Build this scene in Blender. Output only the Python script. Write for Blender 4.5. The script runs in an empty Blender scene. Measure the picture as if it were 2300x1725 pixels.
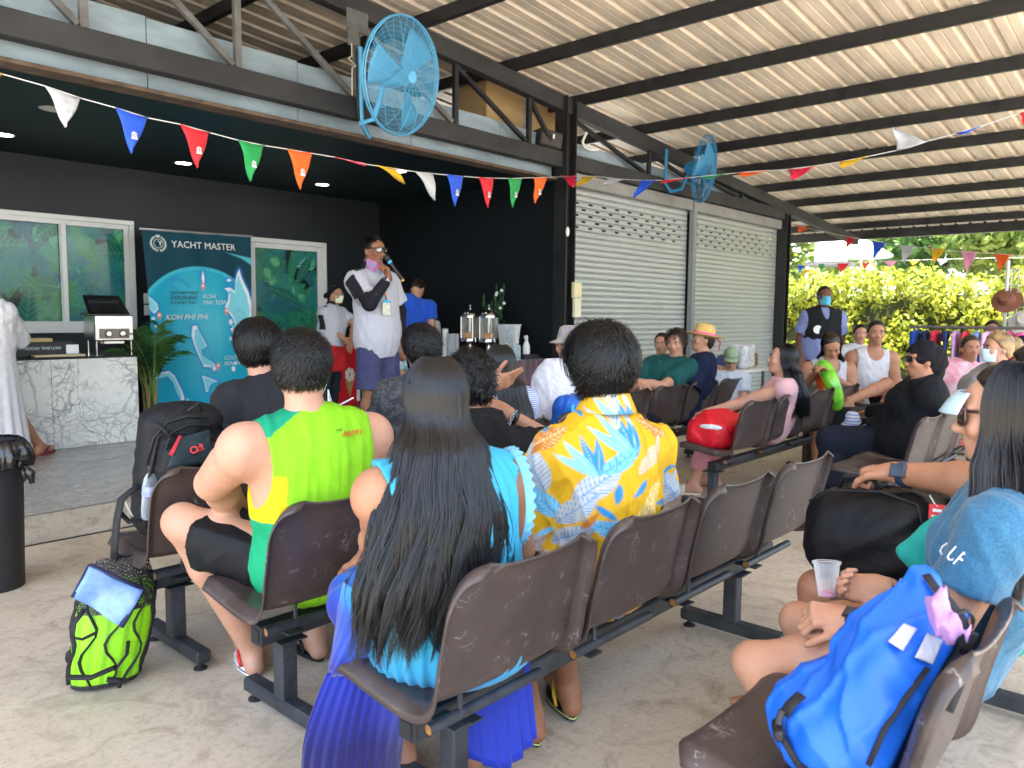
import bpy, math, random
import numpy as np
from mathutils import Matrix, Vector
C = bpy.context.scene.collection
sc = bpy.context.scene
rnd = random.Random(7)
nr = np.random.RandomState(11)

# ---------------------------------------------------------------- camera, sky, sun, exposure
F_PX, YAW, PITCH, ROLL, CAM_H = 1745., .7326, .0886, .0086, 1.38
def cam_axes():
    def w(v):
        x, y, z = v
        r = np.array([x*math.sin(YAW)-y*math.cos(YAW), -z, x*math.cos(YAW)+y*math.sin(YAW)])
        cp, sp = math.cos(PITCH), math.sin(PITCH)
        r = np.array([r[0], r[1]*cp-r[2]*sp, r[1]*sp+r[2]*cp])
        cr, sr = math.cos(ROLL), math.sin(ROLL)
        return np.array([r[0]*cr-r[1]*sr, r[0]*sr+r[1]*cr, r[2]])
    return np.array([w((1,0,0)), w((0,1,0)), w((0,0,1))])
AX = cam_axes()            # rows: world axes seen from the camera
cam_d = bpy.data.cameras.new('camera'); cam = bpy.data.objects.new('camera', cam_d); C.objects.link(cam)
cam_d.sensor_width = 36; cam_d.lens = 36*F_PX/2300; cam_d.clip_start = .05; cam_d.clip_end = 900
rt, dn, fw = AX[:,0], AX[:,1], AX[:,2]
cam.matrix_world = Matrix(((rt[0],-dn[0],-fw[0],0),(rt[1],-dn[1],-fw[1],0),(rt[2],-dn[2],-fw[2],CAM_H),(0,0,0,1)))
cam_d.dof.use_dof = True; cam_d.dof.focus_distance = 3.3; cam_d.dof.aperture_fstop = 4.5
sc.camera = cam
W = bpy.data.worlds.new('World'); sc.world = W; W.use_nodes = True
nt = W.node_tree; bg = nt.nodes['Background']; sky = nt.nodes.new('ShaderNodeTexSky')
SUN_EL, SUN_AZ = math.radians(68), math.radians(222)      # azimuth of the sun, measured from +X to +Y
sky.sky_type = 'NISHITA'; sky.sun_disc = False; sky.sun_elevation = SUN_EL
sky.sun_rotation = math.radians(90) - SUN_AZ; sky.air_density = 1.2; sky.dust_density = 2.5; sky.ozone_density = 1.0
nt.links.new(sky.outputs[0], bg.inputs[0]); bg.inputs[1].default_value = .15
sd = bpy.data.lights.new('sun', 'SUN'); sun = bpy.data.objects.new('sun', sd); C.objects.link(sun)
sd.energy = 5; sd.angle = math.radians(.6); sd.color = (1, .95, .87)
sv = Vector((math.cos(SUN_EL)*math.cos(SUN_AZ), math.cos(SUN_EL)*math.sin(SUN_AZ), math.sin(SUN_EL)))
sun.rotation_euler = sv.to_track_quat('Z', 'Y').to_euler()
vs = sc.view_settings; vs.view_transform = 'Standard'; vs.look = 'None'; vs.gamma = 1; vs.use_curve_mapping = False
vs.exposure = 2.66
sc.cycles.max_bounces = 10; sc.cycles.diffuse_bounces = 5; sc.cycles.transparent_max_bounces = 12
sc.cycles.use_denoising = True; sc.cycles.sample_clamp_indirect = 6

# a photographed direction -> a place in the world on a known plane
def _ray(px, py): return AX @ np.array([px-1150, py-862.5, F_PX])
CO = np.array([0, 0, CAM_H])
def ay(px, py, y): d = _ray(px, py); return CO + d*(y/d[1])
def ax_(px, py, x): d = _ray(px, py); return CO + d*(x/d[0])
def az(px, py, z): d = _ray(px, py); return CO + d*((z-CAM_H)/d[2])
def ad(px, py, dep): return CO + _ray(px, py)*(dep/F_PX)

# ---------------------------------------------------------------- objects
BASE = {}
def tag(o, label=None, cat=None, group=None, kind=None):
    if label: o['label'] = label
    if cat: o['category'] = cat
    if group: o['group'] = group
    if kind: o['kind'] = kind
    return o
def thing(name, label, cat, loc=(0,0,0), group=None, kind=None):
    o = bpy.data.objects.new(name, None); C.objects.link(o); o.location = loc
    o.empty_display_size = .05
    BASE[o.name] = np.array(loc, float)
    return tag(o, label, cat, group, kind)
def base_of(o):
    while o is not None:
        if o.name in BASE: return BASE[o.name]
        o = o.parent
    return np.zeros(3)
def link(name, me, mat, parent=None, kind=None):
    o = bpy.data.objects.new(name, me); C.objects.link(o)
    if mat is not None and not me.materials: me.materials.append(mat)
    if parent is not None: o.parent = parent
    if kind: o['kind'] = kind
    return o
def np_mesh(name, V, Fq, smooth=True, col=None):
    V = np.asarray(V, np.float32); Fq = np.asarray(Fq, np.int32)
    me = bpy.data.meshes.new(name); n, k = Fq.shape
    me.vertices.add(len(V)); me.vertices.foreach_set('co', V.ravel())
    me.loops.add(n*k); me.loops.foreach_set('vertex_index', Fq.ravel())
    me.polygons.add(n); me.polygons.foreach_set('loop_start', np.arange(n, dtype=np.int32)*k)
    me.polygons.foreach_set('loop_total', np.full(n, k, np.int32))
    me.update(calc_edges=True)
    if smooth: me.polygons.foreach_set('use_smooth', np.ones(n, bool))
    if col is not None: vcol(me, col)
    return me
def vcol(me, col):
    a = me.color_attributes.new('Col', 'FLOAT_COLOR', 'POINT')
    c = np.ones((len(col), 4), np.float32); c[:, :3] = col
    a.data.foreach_set('color', c.ravel())
def unit(v): v = np.asarray(v, float); return v/(np.linalg.norm(v)+1e-12)
def frame(d, up=(0,0,1)):
    d = unit(d); up = np.asarray(up, float)
    if abs(d@up) > .98: up = np.array([0,1,0.])
    a = unit(np.cross(d, up)); b = np.cross(a, d)
    return d, a, b
def rotz(a): c, s = math.cos(a), math.sin(a); return np.array([[c,-s,0],[s,c,0],[0,0,1]])
def rotx(a): c, s = math.cos(a), math.sin(a); return np.array([[1,0,0],[0,c,-s],[0,s,c]])
def roty(a): c, s = math.cos(a), math.sin(a); return np.array([[c,0,s],[0,1,0],[-s,0,c]])

class MB:
    """collects shapes in world coordinates, becomes ONE mesh"""
    def __init__(s): s.v = []; s.f = []; s.c = []
    def add(s, V, Fs, col=None):
        k = len(s.v); V = [tuple(map(float, p)) for p in V]; s.v += V
        s.f += [tuple(i+k for i in f) for f in Fs]
        s.c += [col or (1,1,1)]*len(V) if not isinstance(col, list) else col
        return s
    def box(s, lo, hi, bev=0, col=None):
        lo, hi = np.array(lo, float), np.array(hi, float)
        return s.obox((lo+hi)/2, (hi-lo), np.eye(3), bev, col)
    def obox(s, c, size, R=np.eye(3), bev=0, col=None):
        c = np.asarray(c, float); h = np.asarray(size, float)/2
        bev = min(bev, min(h)*.9)
        if bev <= 0:
            V = [c + R@(h*np.array(q)) for q in ((-1,-1,-1),(1,-1,-1),(1,1,-1),(-1,1,-1),(-1,-1,1),(1,-1,1),(1,1,1),(-1,1,1))]
            return s.add(V, [(3,2,1,0),(4,5,6,7),(0,1,5,4),(1,2,6,5),(2,3,7,6),(3,0,4,7)], col)
        V = []; ix = {}
        for sx in (-1,1):
            for sy in (-1,1):
                for sz in (-1,1):
                    for a in range(3):
                        q = np.array([sx,sy,sz])*h
                        for b in range(3):
                            if b != a: q[b] -= bev*(sx,sy,sz)[b]
                        ix[sx,sy,sz,a] = len(V); V.append(c + R@q)
        Fs = []
        for a in range(3):
            b, d = (a+1)%3, (a+2)%3
            for sa in (-1,1):
                lp = []
                for (p,q) in ((-1,-1),(1,-1),(1,1),(-1,1)):
                    k = [0,0,0]; k[a]=sa; k[b]=p; k[d]=q; lp.append(ix[(*k, a)])
                Fs.append(tuple(lp if sa > 0 else lp[::-1]))
            for p in (-1,1):
                for q in (-1,1):           # edge along axis a, between faces b (sign p) and d (sign q)
                    k0 = [0,0,0]; k0[a]=-1; k0[b]=p; k0[d]=q
                    k1 = list(k0); k1[a] = 1
                    l = [ix[(*k0,b)], ix[(*k1,b)], ix[(*k1,d)], ix[(*k0,d)]]
                    Fs.append(tuple(l[::-1] if p*q > 0 else l))
        for sx in (-1,1):
            for sy in (-1,1):
                for sz in (-1,1):
                    l = [ix[sx,sy,sz,0], ix[sx,sy,sz,1], ix[sx,sy,sz,2]]
                    Fs.append(tuple(l if sx*sy*sz > 0 else l[::-1]))
        return s.add(V, Fs, col)
    def bar(s, a, b, w, h, up=(0,0,1), bev=0, col=None):
        a, b = np.array(a, float), np.array(b, float)
        d, p, q = frame(b-a, up)
        return s.obox((a+b)/2, (np.linalg.norm(b-a), w, h), np.array([d, p, q]).T, bev, col)
    def tube(s, pts, r, n=8, caps=True, col=None, closed=False, flat=1.0, up=None):
        pts = [np.array(p, float) for p in pts]; m = len(pts)
        rr = r if hasattr(r, '__len__') else [r]*m
        V = []; prev = None
        for i, p in enumerate(pts):
            if closed: d = pts[(i+1)%m]-pts[i-1]
            else: d = pts[min(i+1, m-1)]-pts[max(i-1, 0)]
            d = unit(d)
            if prev is None: _, a, b = frame(d, (0,0,1) if up is None else up)
            else:
                a = unit(prev - d*(prev@d)); b = np.cross(a, d)
            prev = a
            for j in range(n):
                t = 2*math.pi*j/n
                V.append(p + rr[i]*(a*math.cos(t) + b*math.sin(t)*flat))
        Fs = []
        for i in range(m if closed else m-1):
            for j in range(n):
                i2 = (i+1) % m
                Fs.append((i*n+j, i*n+(j+1)%n, i2*n+(j+1)%n, i2*n+j))
        if caps and not closed:
            Fs.append(tuple(range(n))[::-1]); Fs.append(tuple((m-1)*n+j for j in range(n)))
        return s.add(V, Fs, col)
    def lathe(s, prof, c=(0,0,0), n=24, R=np.eye(3), col=None):
        c = np.asarray(c, float); V = []; m = len(prof)
        for r, z in prof:
            for j in range(n):
                t = 2*math.pi*j/n; V.append(c + R@np.array([r*math.cos(t), r*math.sin(t), z]))
        Fs = [(i*n+j, i*n+(j+1)%n, (i+1)*n+(j+1)%n, (i+1)*n+j) for i in range(m-1) for j in range(n)]
        return s.add(V, Fs, col)
    def disc(s, c, r, R=np.eye(3), n=24, col=None):
        c = np.asarray(c, float)
        return s.add([c + R@np.array([r*math.cos(2*math.pi*j/n), r*math.sin(2*math.pi*j/n), 0]) for j in range(n)], [tuple(range(n))], col)
    def ball(s, c, r, n=12, m=8, R=np.eye(3), col=None):
        r = np.ones(3)*r if not hasattr(r, '__len__') else np.asarray(r, float)
        c = np.asarray(c, float); V = [c + R@(r*np.array([0,0,-1.]))]
        for i in range(1, m):
            ph = -math.pi/2 + math.pi*i/m
            for j in range(n):
                t = 2*math.pi*j/n
                V.append(c + R@(r*np.array([math.cos(ph)*math.cos(t), math.cos(ph)*math.sin(t), math.sin(ph)])))
        V.append(c + R@(r*np.array([0,0,1.])))
        Fs = [(0, 1+(j+1)%n, 1+j) for j in range(n)]
        for i in range(m-2):
            for j in range(n):
                a = 1+i*n; Fs.append((a+j, a+(j+1)%n, a+n+(j+1)%n, a+n+j))
        e = len(V)-1; a = 1+(m-2)*n
        Fs += [(e, a+j, a+(j+1)%n) for j in range(n)]
        return s.add(V, Fs, col)
    def grid(s, fn, nu, nv, col=None, closed_u=False):
        V = [fn(i/(nu if closed_u else nu-1), j/(nv-1)) for j in range(nv) for i in range(nu)]
        Fs = [(j*nu+i, j*nu+(i+1)%nu, (j+1)*nu+(i+1)%nu, (j+1)*nu+i) for j in range(nv-1) for i in range(nu if closed_u else nu-1)]
        return s.add(V, Fs, col)
    def mesh(s, name, base=(0,0,0), smooth=False, vc=False):
        me = bpy.data.meshes.new(name); b = np.asarray(base, float)
        V = np.array(s.v)-b
        me.from_pydata(V.tolist(), [], s.f); me.update()
        if smooth:
            me.polygons.foreach_set('use_smooth', np.ones(len(s.f), bool))
            if smooth != 'all':
                try: me.set_sharp_from_angle(angle=math.radians(40))
                except Exception: pass
        if vc: vcol(me, np.array(s.c))
        return me
    def build(s, name, mat, parent=None, smooth=False, vc=False, kind=None):
        return link(name, s.mesh(name, base_of(parent) if parent is not None else (0,0,0), smooth, vc), mat, parent, kind)
def solid(o, t, off=-1):
    m = o.modifiers.new('thickness', 'SOLIDIFY'); m.thickness = t; m.offset = off; return o
def subsurf(o, n=1):
    m = o.modifiers.new('smooth', 'SUBSURF'); m.levels = n; m.render_levels = n; return o
def copy_tree(o, parent=None):
    c = o.copy(); C.objects.link(c)
    if parent is not None: c.parent = parent
    elif o.name in BASE: BASE[c.name] = BASE[o.name].copy()
    for ch in list(o.children): copy_tree(ch, c)
    return c
def move(o, loc): o.location = loc; BASE[o.name] = np.array(loc, float); return o

# ---------------------------------------------------------------- materials
MATS = {}
def srgb(r, g, b):
    f = lambda c: (c/255/12.92 if c/255 <= .04045 else ((c/255+.055)/1.055)**2.4)
    return (f(r), f(g), f(b))
def mat(name, col=(.5,.5,.5), rough=.6, metal=0, var=.12, scale=8., detail=4, bump=0, bscale=60., spec=.5, coat=0, vc=False,
        stretch=(1,1,1), world=False, sheen=0, col2=None, alpha=1, trans=0, emit=None, estr=0, ior=1.45, sss=0, rvar=0, scratch=0, double=None):
    if name in MATS: return MATS[name]
    m = bpy.data.materials.new(name); m.use_nodes = True; MATS[name] = m
    N = m.node_tree.nodes; L = m.node_tree.links; P = N['Principled BSDF']
    P.inputs['Roughness'].default_value = rough; P.inputs['Metallic'].default_value = metal
    P.inputs['Specular IOR Level'].default_value = spec; P.inputs['Coat Weight'].default_value = coat
    P.inputs['Coat Roughness'].default_value = .08
    P.inputs['Alpha'].default_value = alpha; P.inputs['Transmission Weight'].default_value = trans; P.inputs['IOR'].default_value = ior
    if sheen: P.inputs['Sheen Weight'].default_value = sheen
    if sss:
        P.inputs['Subsurface Weight'].default_value = sss; P.inputs['Subsurface Radius'].default_value = (1, .35, .2); P.inputs['Subsurface Scale'].default_value = .012
    if emit: P.inputs['Emission Color'].default_value = (*emit, 1); P.inputs['Emission Strength'].default_value = estr
    tc = N.new('ShaderNodeTexCoord'); mp = N.new('ShaderNodeMapping'); mp.inputs['Scale'].default_value = stretch
    if world: tc = N.new('ShaderNodeNewGeometry'); tcO = tc.outputs['Position']
    else: tcO = tc.outputs['Object']
    L.new(tcO, mp.inputs[0])
    no = N.new('ShaderNodeTexNoise'); no.inputs['Scale'].default_value = scale; no.inputs['Detail'].default_value = detail
    no.inputs['Roughness'].default_value = .62
    L.new(mp.outputs[0], no.inputs['Vector'])
    rmp = N.new('ShaderNodeMapRange'); rmp.inputs[1].default_value = .28; rmp.inputs[2].default_value = .72
    L.new(no.outputs['Fac'], rmp.inputs[0])
    mix = N.new('ShaderNodeMix'); mix.data_type = 'RGBA'
    L.new(rmp.outputs[0], mix.inputs[0])
    if vc:
        at = N.new('ShaderNodeAttribute'); at.attribute_name = 'Col'
        hs = N.new('ShaderNodeHueSaturation'); hs.inputs['Value'].default_value = 1-var
        L.new(at.outputs['Color'], hs.inputs['Color']); L.new(hs.outputs[0], mix.inputs[6]); L.new(at.outputs['Color'], mix.inputs[7])
    else:
        c = np.array(col); a = c*(1-var) if col2 is None else np.array(col2); b = c*(1+var) if col2 is None else c
        mix.inputs[6].default_value = (*a, 1); mix.inputs[7].default_value = (*np.clip(b, 0, 1), 1)
    out = mix.outputs[2]
    if scratch:      # scuffs: thin pale lines and wear
        wv = N.new('ShaderNodeTexNoise'); wv.inputs['Scale'].default_value = 9; wv.inputs['Detail'].default_value = 6; wv.inputs['Distortion'].default_value = 2.5
        L.new(tcO, wv.inputs['Vector'])
        r2 = N.new('ShaderNodeValToRGB'); e = r2.color_ramp.elements
        e[0].position = .485; e[0].color = (0,0,0,1); e[1].position = .5; e[1].color = (1,1,1,1); k = e.new(.515); k.color = (0,0,0,1)
        L.new(wv.outputs['Fac'], r2.inputs[0])
        n3 = N.new('ShaderNodeTexNoise'); n3.inputs['Scale'].default_value = 14; L.new(tcO, n3.inputs['Vector'])
        r3 = N.new('ShaderNodeMapRange'); r3.inputs[1].default_value = .55; r3.inputs[2].default_value = .72; r3.inputs[4].default_value = scratch
        L.new(n3.outputs['Fac'], r3.inputs[0])
        mu = N.new('ShaderNodeMath'); mu.operation = 'MULTIPLY'; L.new(r2.outputs[0], mu.inputs[0]); L.new(r3.outputs[0], mu.inputs[1])
        mx = N.new('ShaderNodeMix'); mx.data_type = 'RGBA'; mx.inputs[7].default_value = (.55,.5,.48,1)
        L.new(mu.outputs[0], mx.inputs[0]); L.new(out, mx.inputs[6]); out = mx.outputs[2]
    L.new(out, P.inputs['Base Color'])
    if rvar:
        rr = N.new('ShaderNodeMapRange'); rr.inputs[1].default_value = .3; rr.inputs[2].default_value = .7
        rr.inputs[3].default_value = rough-rvar; rr.inputs[4].default_value = rough+rvar
        L.new(no.outputs['Fac'], rr.inputs[0]); L.new(rr.outputs[0], P.inputs['Roughness'])
    if bump:
        n2 = N.new('ShaderNodeTexNoise'); n2.inputs['Scale'].default_value = bscale; n2.inputs['Detail'].default_value = 5
        L.new(mp.outputs[0], n2.inputs['Vector'])
        bp = N.new('ShaderNodeBump'); bp.inputs['Strength'].default_value = bump; bp.inputs['Distance'].default_value = .01
        L.new(n2.outputs['Fac'], bp.inputs['Height']); L.new(bp.outputs[0], P.inputs['Normal'])
    return m
def cloth(name, col, **k):
    d = dict(rough=.88, var=.1, scale=25, bump=.35, bscale=35, sheen=.1 if max(col) > .2 else 0, spec=.2); d.update(k)
    if max(col) < .06: col = tuple(c_*.8 for c_ in col)
    return mat(name, col, **d)
def glass(name, col=(.9,.95,.95), rough=.02, ior=1.3, mixf=.25):
    """thin clear plastic or glass: mostly clear, a gloss on top"""
    if name in MATS: return MATS[name]
    m = bpy.data.materials.new(name); m.use_nodes = True; MATS[name] = m; N = m.node_tree.nodes; L = m.node_tree.links
    P = N['Principled BSDF']; P.inputs['Base Color'].default_value = (*col, 1); P.inputs['Roughness'].default_value = rough
    P.inputs['Transmission Weight'].default_value = 0; P.inputs['Specular IOR Level'].default_value = .9
    T = N.new('ShaderNodeBsdfTransparent'); T.inputs[0].default_value = (*col, 1)
    lw = N.new('ShaderNodeLayerWeight'); lw.inputs[0].default_value = .35
    ad_ = N.new('ShaderNodeMath'); ad_.operation = 'ADD'; ad_.inputs[1].default_value = mixf; ad_.use_clamp = True
    L.new(lw.outputs['Facing'], ad_.inputs[0])
    mx = N.new('ShaderNodeMixShader'); L.new(ad_.outputs[0], mx.inputs[0]); L.new(T.outputs[0], mx.inputs[1]); L.new(P.outputs[0], mx.inputs[2])
    L.new(mx.outputs[0], N['Material Output'].inputs[0]); return m

# ---------------------------------------------------------------- a small painter for printed surfaces (fills a colour table, becomes vertex colours)
class Canvas:
    def __init__(s, w, h, col, ppu=1.0):       # size in units, ppu samples per unit
        s.nx, s.ny = int(w*ppu)+1, int(h*ppu)+1; s.w, s.h = w, h
        s.a = np.tile(np.array(col, np.float32), (s.ny, s.nx, 1))
        s.X, s.Y = np.meshgrid(np.linspace(0, w, s.nx), np.linspace(0, h, s.ny)); s.p = w/(s.nx-1)
    def blend(s, m, col): m = np.clip(m, 0, 1)[..., None]; s.a = s.a*(1-m) + np.array(col, np.float32)*m
    def region(s, x0, x1, y0, y1):
        i0 = max(int(x0/s.p), 0); i1 = min(int(x1/s.p)+2, s.nx); j0 = max(int(y0/s.p), 0); j1 = min(int(y1/s.p)+2, s.ny)
        return slice(j0, max(j1, j0)), slice(i0, max(i1, i0))
    def leaf(s, x, y, ang, L, Wd, col, vein=None, veins=0, fern=0, vw=.12):
        r = s.region(x-L, x+L, y-L, y+L); X = s.X[r]-x; Y = s.Y[r]-y
        if X.size == 0: return
        c, q = math.cos(ang), math.sin(ang); u = (X*c+Y*q)/L; v = (-X*q+Y*c)
        prof = np.where((u > 0) & (u < 1), Wd*np.sin(np.pi*np.clip(u, 0, 1)**.8), -1)
        d = (prof-np.abs(v))/s.p
        m = np.clip(d+.5, 0, 1)*((u > 0) & (u < 1))
        if fern:
            ph = (u*fern - np.abs(v)/Wd*fern*.22) % 1
            m = m*np.clip((.62-ph)*8, 0, 1) + np.clip(1-np.abs(v)/(Wd*.06), 0, 1)*((u > 0) & (u < 1))
        A = s.a[r]; m = np.clip(m, 0, 1)[..., None]; A[:] = A*(1-m) + np.array(col, np.float32)*m
        if vein is not None:
            mv = np.clip(1-np.abs(v)/(Wd*vw), 0, 1)
            if veins:
                ph = np.abs(((u*veins - np.abs(v)/Wd*veins*.16) % 1)-.5)
                mv = np.maximum(mv, np.clip((.16-ph)*10, 0, 1)*.9)
            mv = mv[..., None]*m; A[:] = A*(1-mv) + np.array(vein, np.float32)*mv
    def poly(s, pts, col, soft=1.0, glow=None, gcol=None):
        pts = np.array(pts, float); ins = np.zeros(s.X.shape, bool); dmin = np.full(s.X.shape, 1e9)
        for i in range(len(pts)):
            a, b = pts[i-1], pts[i]
            cnd = (a[1] > s.Y) != (b[1] > s.Y)
            with np.errstate(divide='ignore', invalid='ignore'):
                xx = (b[0]-a[0])*(s.Y-a[1])/(b[1]-a[1]+1e-12)+a[0]
            ins ^= cnd & (s.X < xx)
            ab = b-a; t = np.clip(((s.X-a[0])*ab[0]+(s.Y-a[1])*ab[1])/(ab@ab+1e-12), 0, 1)
            dmin = np.minimum(dmin, np.hypot(s.X-a[0]-t*ab[0], s.Y-a[1]-t*ab[1]))
        sd_ = np.where(ins, -dmin, dmin)
        if glow: s.blend(np.clip(1-sd_/glow, 0, 1)*.85, gcol)
        s.blend(.5-sd_/s.p*soft, col)
    def ell(s, x, y, rx, ry, col, ring=None):
        d = np.hypot((s.X-x)/rx, (s.Y-y)/ry)-1; k = min(rx, ry)/s.p
        m = .5-d*k
        if ring: m = np.minimum(m, .5+(d+ring)*k)
        s.blend(m, col)
    def sample(s, x, y):
        i = np.clip(np.asarray(x)/s.p, 0, s.nx-1.001); j = np.clip(np.asarray(y)/s.p, 0, s.ny-1.001)
        i0, j0 = i.astype(int), j.astype(int); fi, fj = (i-i0)[..., None], (j-j0)[..., None]; a = s.a
        return (a[j0,i0]*(1-fi)+a[j0,i0+1]*fi)*(1-fj) + (a[j0+1,i0]*(1-fi)+a[j0+1,i0+1]*fi)*fj
    def sheet(s, name, fn, mat_, parent=None):
        """printed sheet: fn(u,v)->(N,3) world points, one vertex a sample"""
        U, V_ = np.meshgrid(np.linspace(0,1,s.nx), np.linspace(0,1,s.ny))
        P = fn(U.ravel(), V_.ravel())
        i = np.arange(s.nx*s.ny).reshape(s.ny, s.nx)
        q = np.stack([i[:-1,:-1], i[:-1,1:], i[1:,1:], i[1:,:-1]], -1).reshape(-1, 4)
        b = base_of(parent) if parent is not None else np.zeros(3)
        return link(name, np_mesh(name, P-b, q, True, s.a.reshape(-1, 3)), mat_, parent)
def text(name, body, size, loc, R, mat_, parent, align='LEFT', shear=0, ext=.0006, sx=1):
    cu = bpy.data.curves.new(name, 'FONT'); cu.body = body; cu.size = size; cu.align_x = align; cu.shear = shear; cu.extrude = ext; cu.resolution_u = 2
    o = bpy.data.objects.new(name, cu); C.objects.link(o)
    me = bpy.data.meshes.new_from_object(o); bpy.data.objects.remove(o); bpy.data.curves.remove(cu); me.materials.clear()
    o = link(name, me, mat_)
    R = np.asarray(R); b = base_of(parent); l = np.asarray(loc, float)-b
    Mx = Matrix(((R[0,0]*sx,R[0,1],R[0,2],l[0]),(R[1,0]*sx,R[1,1],R[1,2],l[1]),(R[2,0]*sx,R[2,1],R[2,2],l[2]),(0,0,0,1)))
    o.parent = parent; o.matrix_local = Mx; return o
FACE_CAM = np.array([[1,0,0],[0,0,-1],[0,1,0]]).astype(float)   # text lying in the x-z plane, read from -Y
# ================================================================ the setting
YT, PZ, YB = 5.6, .19, 8.9          # front plane of the building, stage height, back wall of the recess
def concrete(name, pale, mid, dark, rough, s=1.0, streak=(1,1,1), crack=True):
    m = bpy.data.materials.new(name); m.use_nodes = True; MATS[name] = m; N = m.node_tree.nodes; L = m.node_tree.links; P = N['Principled BSDF']
    tc = N.new('ShaderNodeTexCoord'); mp = N.new('ShaderNodeMapping'); mp.inputs['Scale'].default_value = streak; L.new(tc.outputs['Object'], mp.inputs[0])
    def noise(sc_, det, ro=.6, dist=0):
        n = N.new('ShaderNodeTexNoise'); n.inputs['Scale'].default_value = sc_*s; n.inputs['Detail'].default_value = det; n.inputs['Roughness'].default_value = ro; n.inputs['Distortion'].default_value = dist
        L.new(mp.outputs[0], n.inputs['Vector']); return n.outputs['Fac']
    def ramp(x, a, b, lo=0, hi=1):
        r = N.new('ShaderNodeMapRange'); r.inputs[1].default_value = a; r.inputs[2].default_value = b; r.inputs[3].default_value = lo; r.inputs[4].default_value = hi; L.new(x, r.inputs[0]); return r.outputs[0]
    def mix(f, a, b):
        x = N.new('ShaderNodeMix'); x.data_type = 'RGBA'; L.new(f, x.inputs[0])
        for i, v in ((6, a), (7, b)):
            if isinstance(v, tuple): x.inputs[i].default_value = (*v, 1)
            else: L.new(v, x.inputs[i])
        return x.outputs[2]
    big = noise(.9, 6, .65, .6); med = noise(5, 8, .7, 1.2); fine = noise(38, 6, .75); speck = noise(90, 3, .5)
    c = mix(ramp(big, .35, .65), mid, pale)
    c = mix(ramp(med, .50, .68, 0, .85), c, dark)
    c = mix(ramp(fine, .50, .66, 0, .65), c, tuple(x*.62 for x in mid))
    c = mix(ramp(speck, .66, .74, 0, .6), c, tuple(x*.4 for x in dark))
    bg_ = noise(1.7, 5, .7, 1.5); c = mix(ramp(bg_, .6, .75, 0, .55), c, (dark[0]*1.1, dark[1]*.92, dark[2]*.72))
    if crack:
        v = N.new('ShaderNodeTexVoronoi'); v.feature = 'DISTANCE_TO_EDGE'; v.inputs['Scale'].default_value = .45*s
        w = N.new('ShaderNodeTexNoise'); w.inputs['Scale'].default_value = 2.5; w.inputs['Detail'].default_value = 6; L.new(tc.outputs['Object'], w.inputs['Vector'])
        va = N.new('ShaderNodeMix'); va.data_type = 'VECTOR'; va.inputs[0].default_value = .25; L.new(tc.outputs['Object'], va.inputs[4]); L.new(w.outputs['Color'], va.inputs[5])
        L.new(va.outputs[1], v.inputs['Vector'])
        c = mix(ramp(v.outputs['Distance'], .0, .006, .55, 0), c, tuple(x*.35 for x in dark))
    L.new(c, P.inputs['Base Color']); L.new(ramp(med, .3, .7, rough-.1, rough+.14), P.inputs['Roughness'])
    bp = N.new('ShaderNodeBump'); bp.inputs['Strength'].default_value = .25; bp.inputs['Distance'].default_value = .006; L.new(fine, bp.inputs['Height']); L.new(bp.outputs[0], P.inputs['Normal'])
    return m
m_floor = concrete('floor concrete', (.54,.475,.375), (.46,.40,.31), (.29,.24,.175), .5, crack=False)
m_stage = concrete('polished concrete', (.36,.345,.315), (.28,.27,.25), (.17,.163,.15), .24, 1.3, (1,2.2,1), False)
m_riser = concrete('stained riser', (.50,.46,.38), (.38,.34,.28), (.26,.22,.17), .6, 1.8, (1,1,1.8), False)
m_ground = concrete('sunlit yard', (.42,.40,.36), (.36,.34,.30), (.27,.25,.22), .85, .5)
MB().add([(-300,-300,-.012),(300,-300,-.012),(300,300,-.012),(-300,300,-.012)], [(0,1,2,3)]).build('ground', m_ground, kind='structure')
MB().box((-2.6,-6,-.1),(17.2,9.2,0)).build('floor', m_floor, kind='structure')
st = MB().box((-2.4,5.1,.0),(7.04,YB,PZ-.012)); st.build('stage_riser', m_riser, kind='structure')
MB().box((-2.4,5.094,PZ-.008),(7.04,YB,PZ), .003).build('stage_floor', m_stage, kind='structure')
MB().box((-2.4,5.086,.001),(7.04,5.098,.007)).build('floor_joint', mat('joint', (.03,.028,.025), .9), kind='structure')

m_dark = mat('charcoal paint', (.0095,.0128,.0175), .5, var=.25, scale=.5, spec=.4, bump=.05, bscale=30)
m_navy = mat('blue black paint', (.004,.0065,.0095), .5, var=.2, scale=.8, spec=.35)
m_ceil = mat('ceiling paint', (.006,.015,.018), .5, var=.45, scale=.7, spec=.4)
MB().box((-2.6,YB,0),(7.3,YB+.15,4.3)).build('back_wall', m_dark, kind='structure')
MB().box((7.05,YT+.06,0),(7.22,YB,3.45)).build('side_wall', m_navy, kind='structure')
MB().box((-2.6,YT-.3,0),(-2.45,YB,4.4)).build('end_wall', m_dark, kind='structure')
MB().box((-2.4,YT+.2,2.93),(7.05,YB,2.99)).build('ceiling', m_ceil, kind='structure')
MB().box((7.25,YT+.35,0),(13.1,YT+.45,3.3)).build('dark_backing', m_navy, kind='structure')  # dark sheet standing in for the unlit store seen through the slat holes

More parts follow.
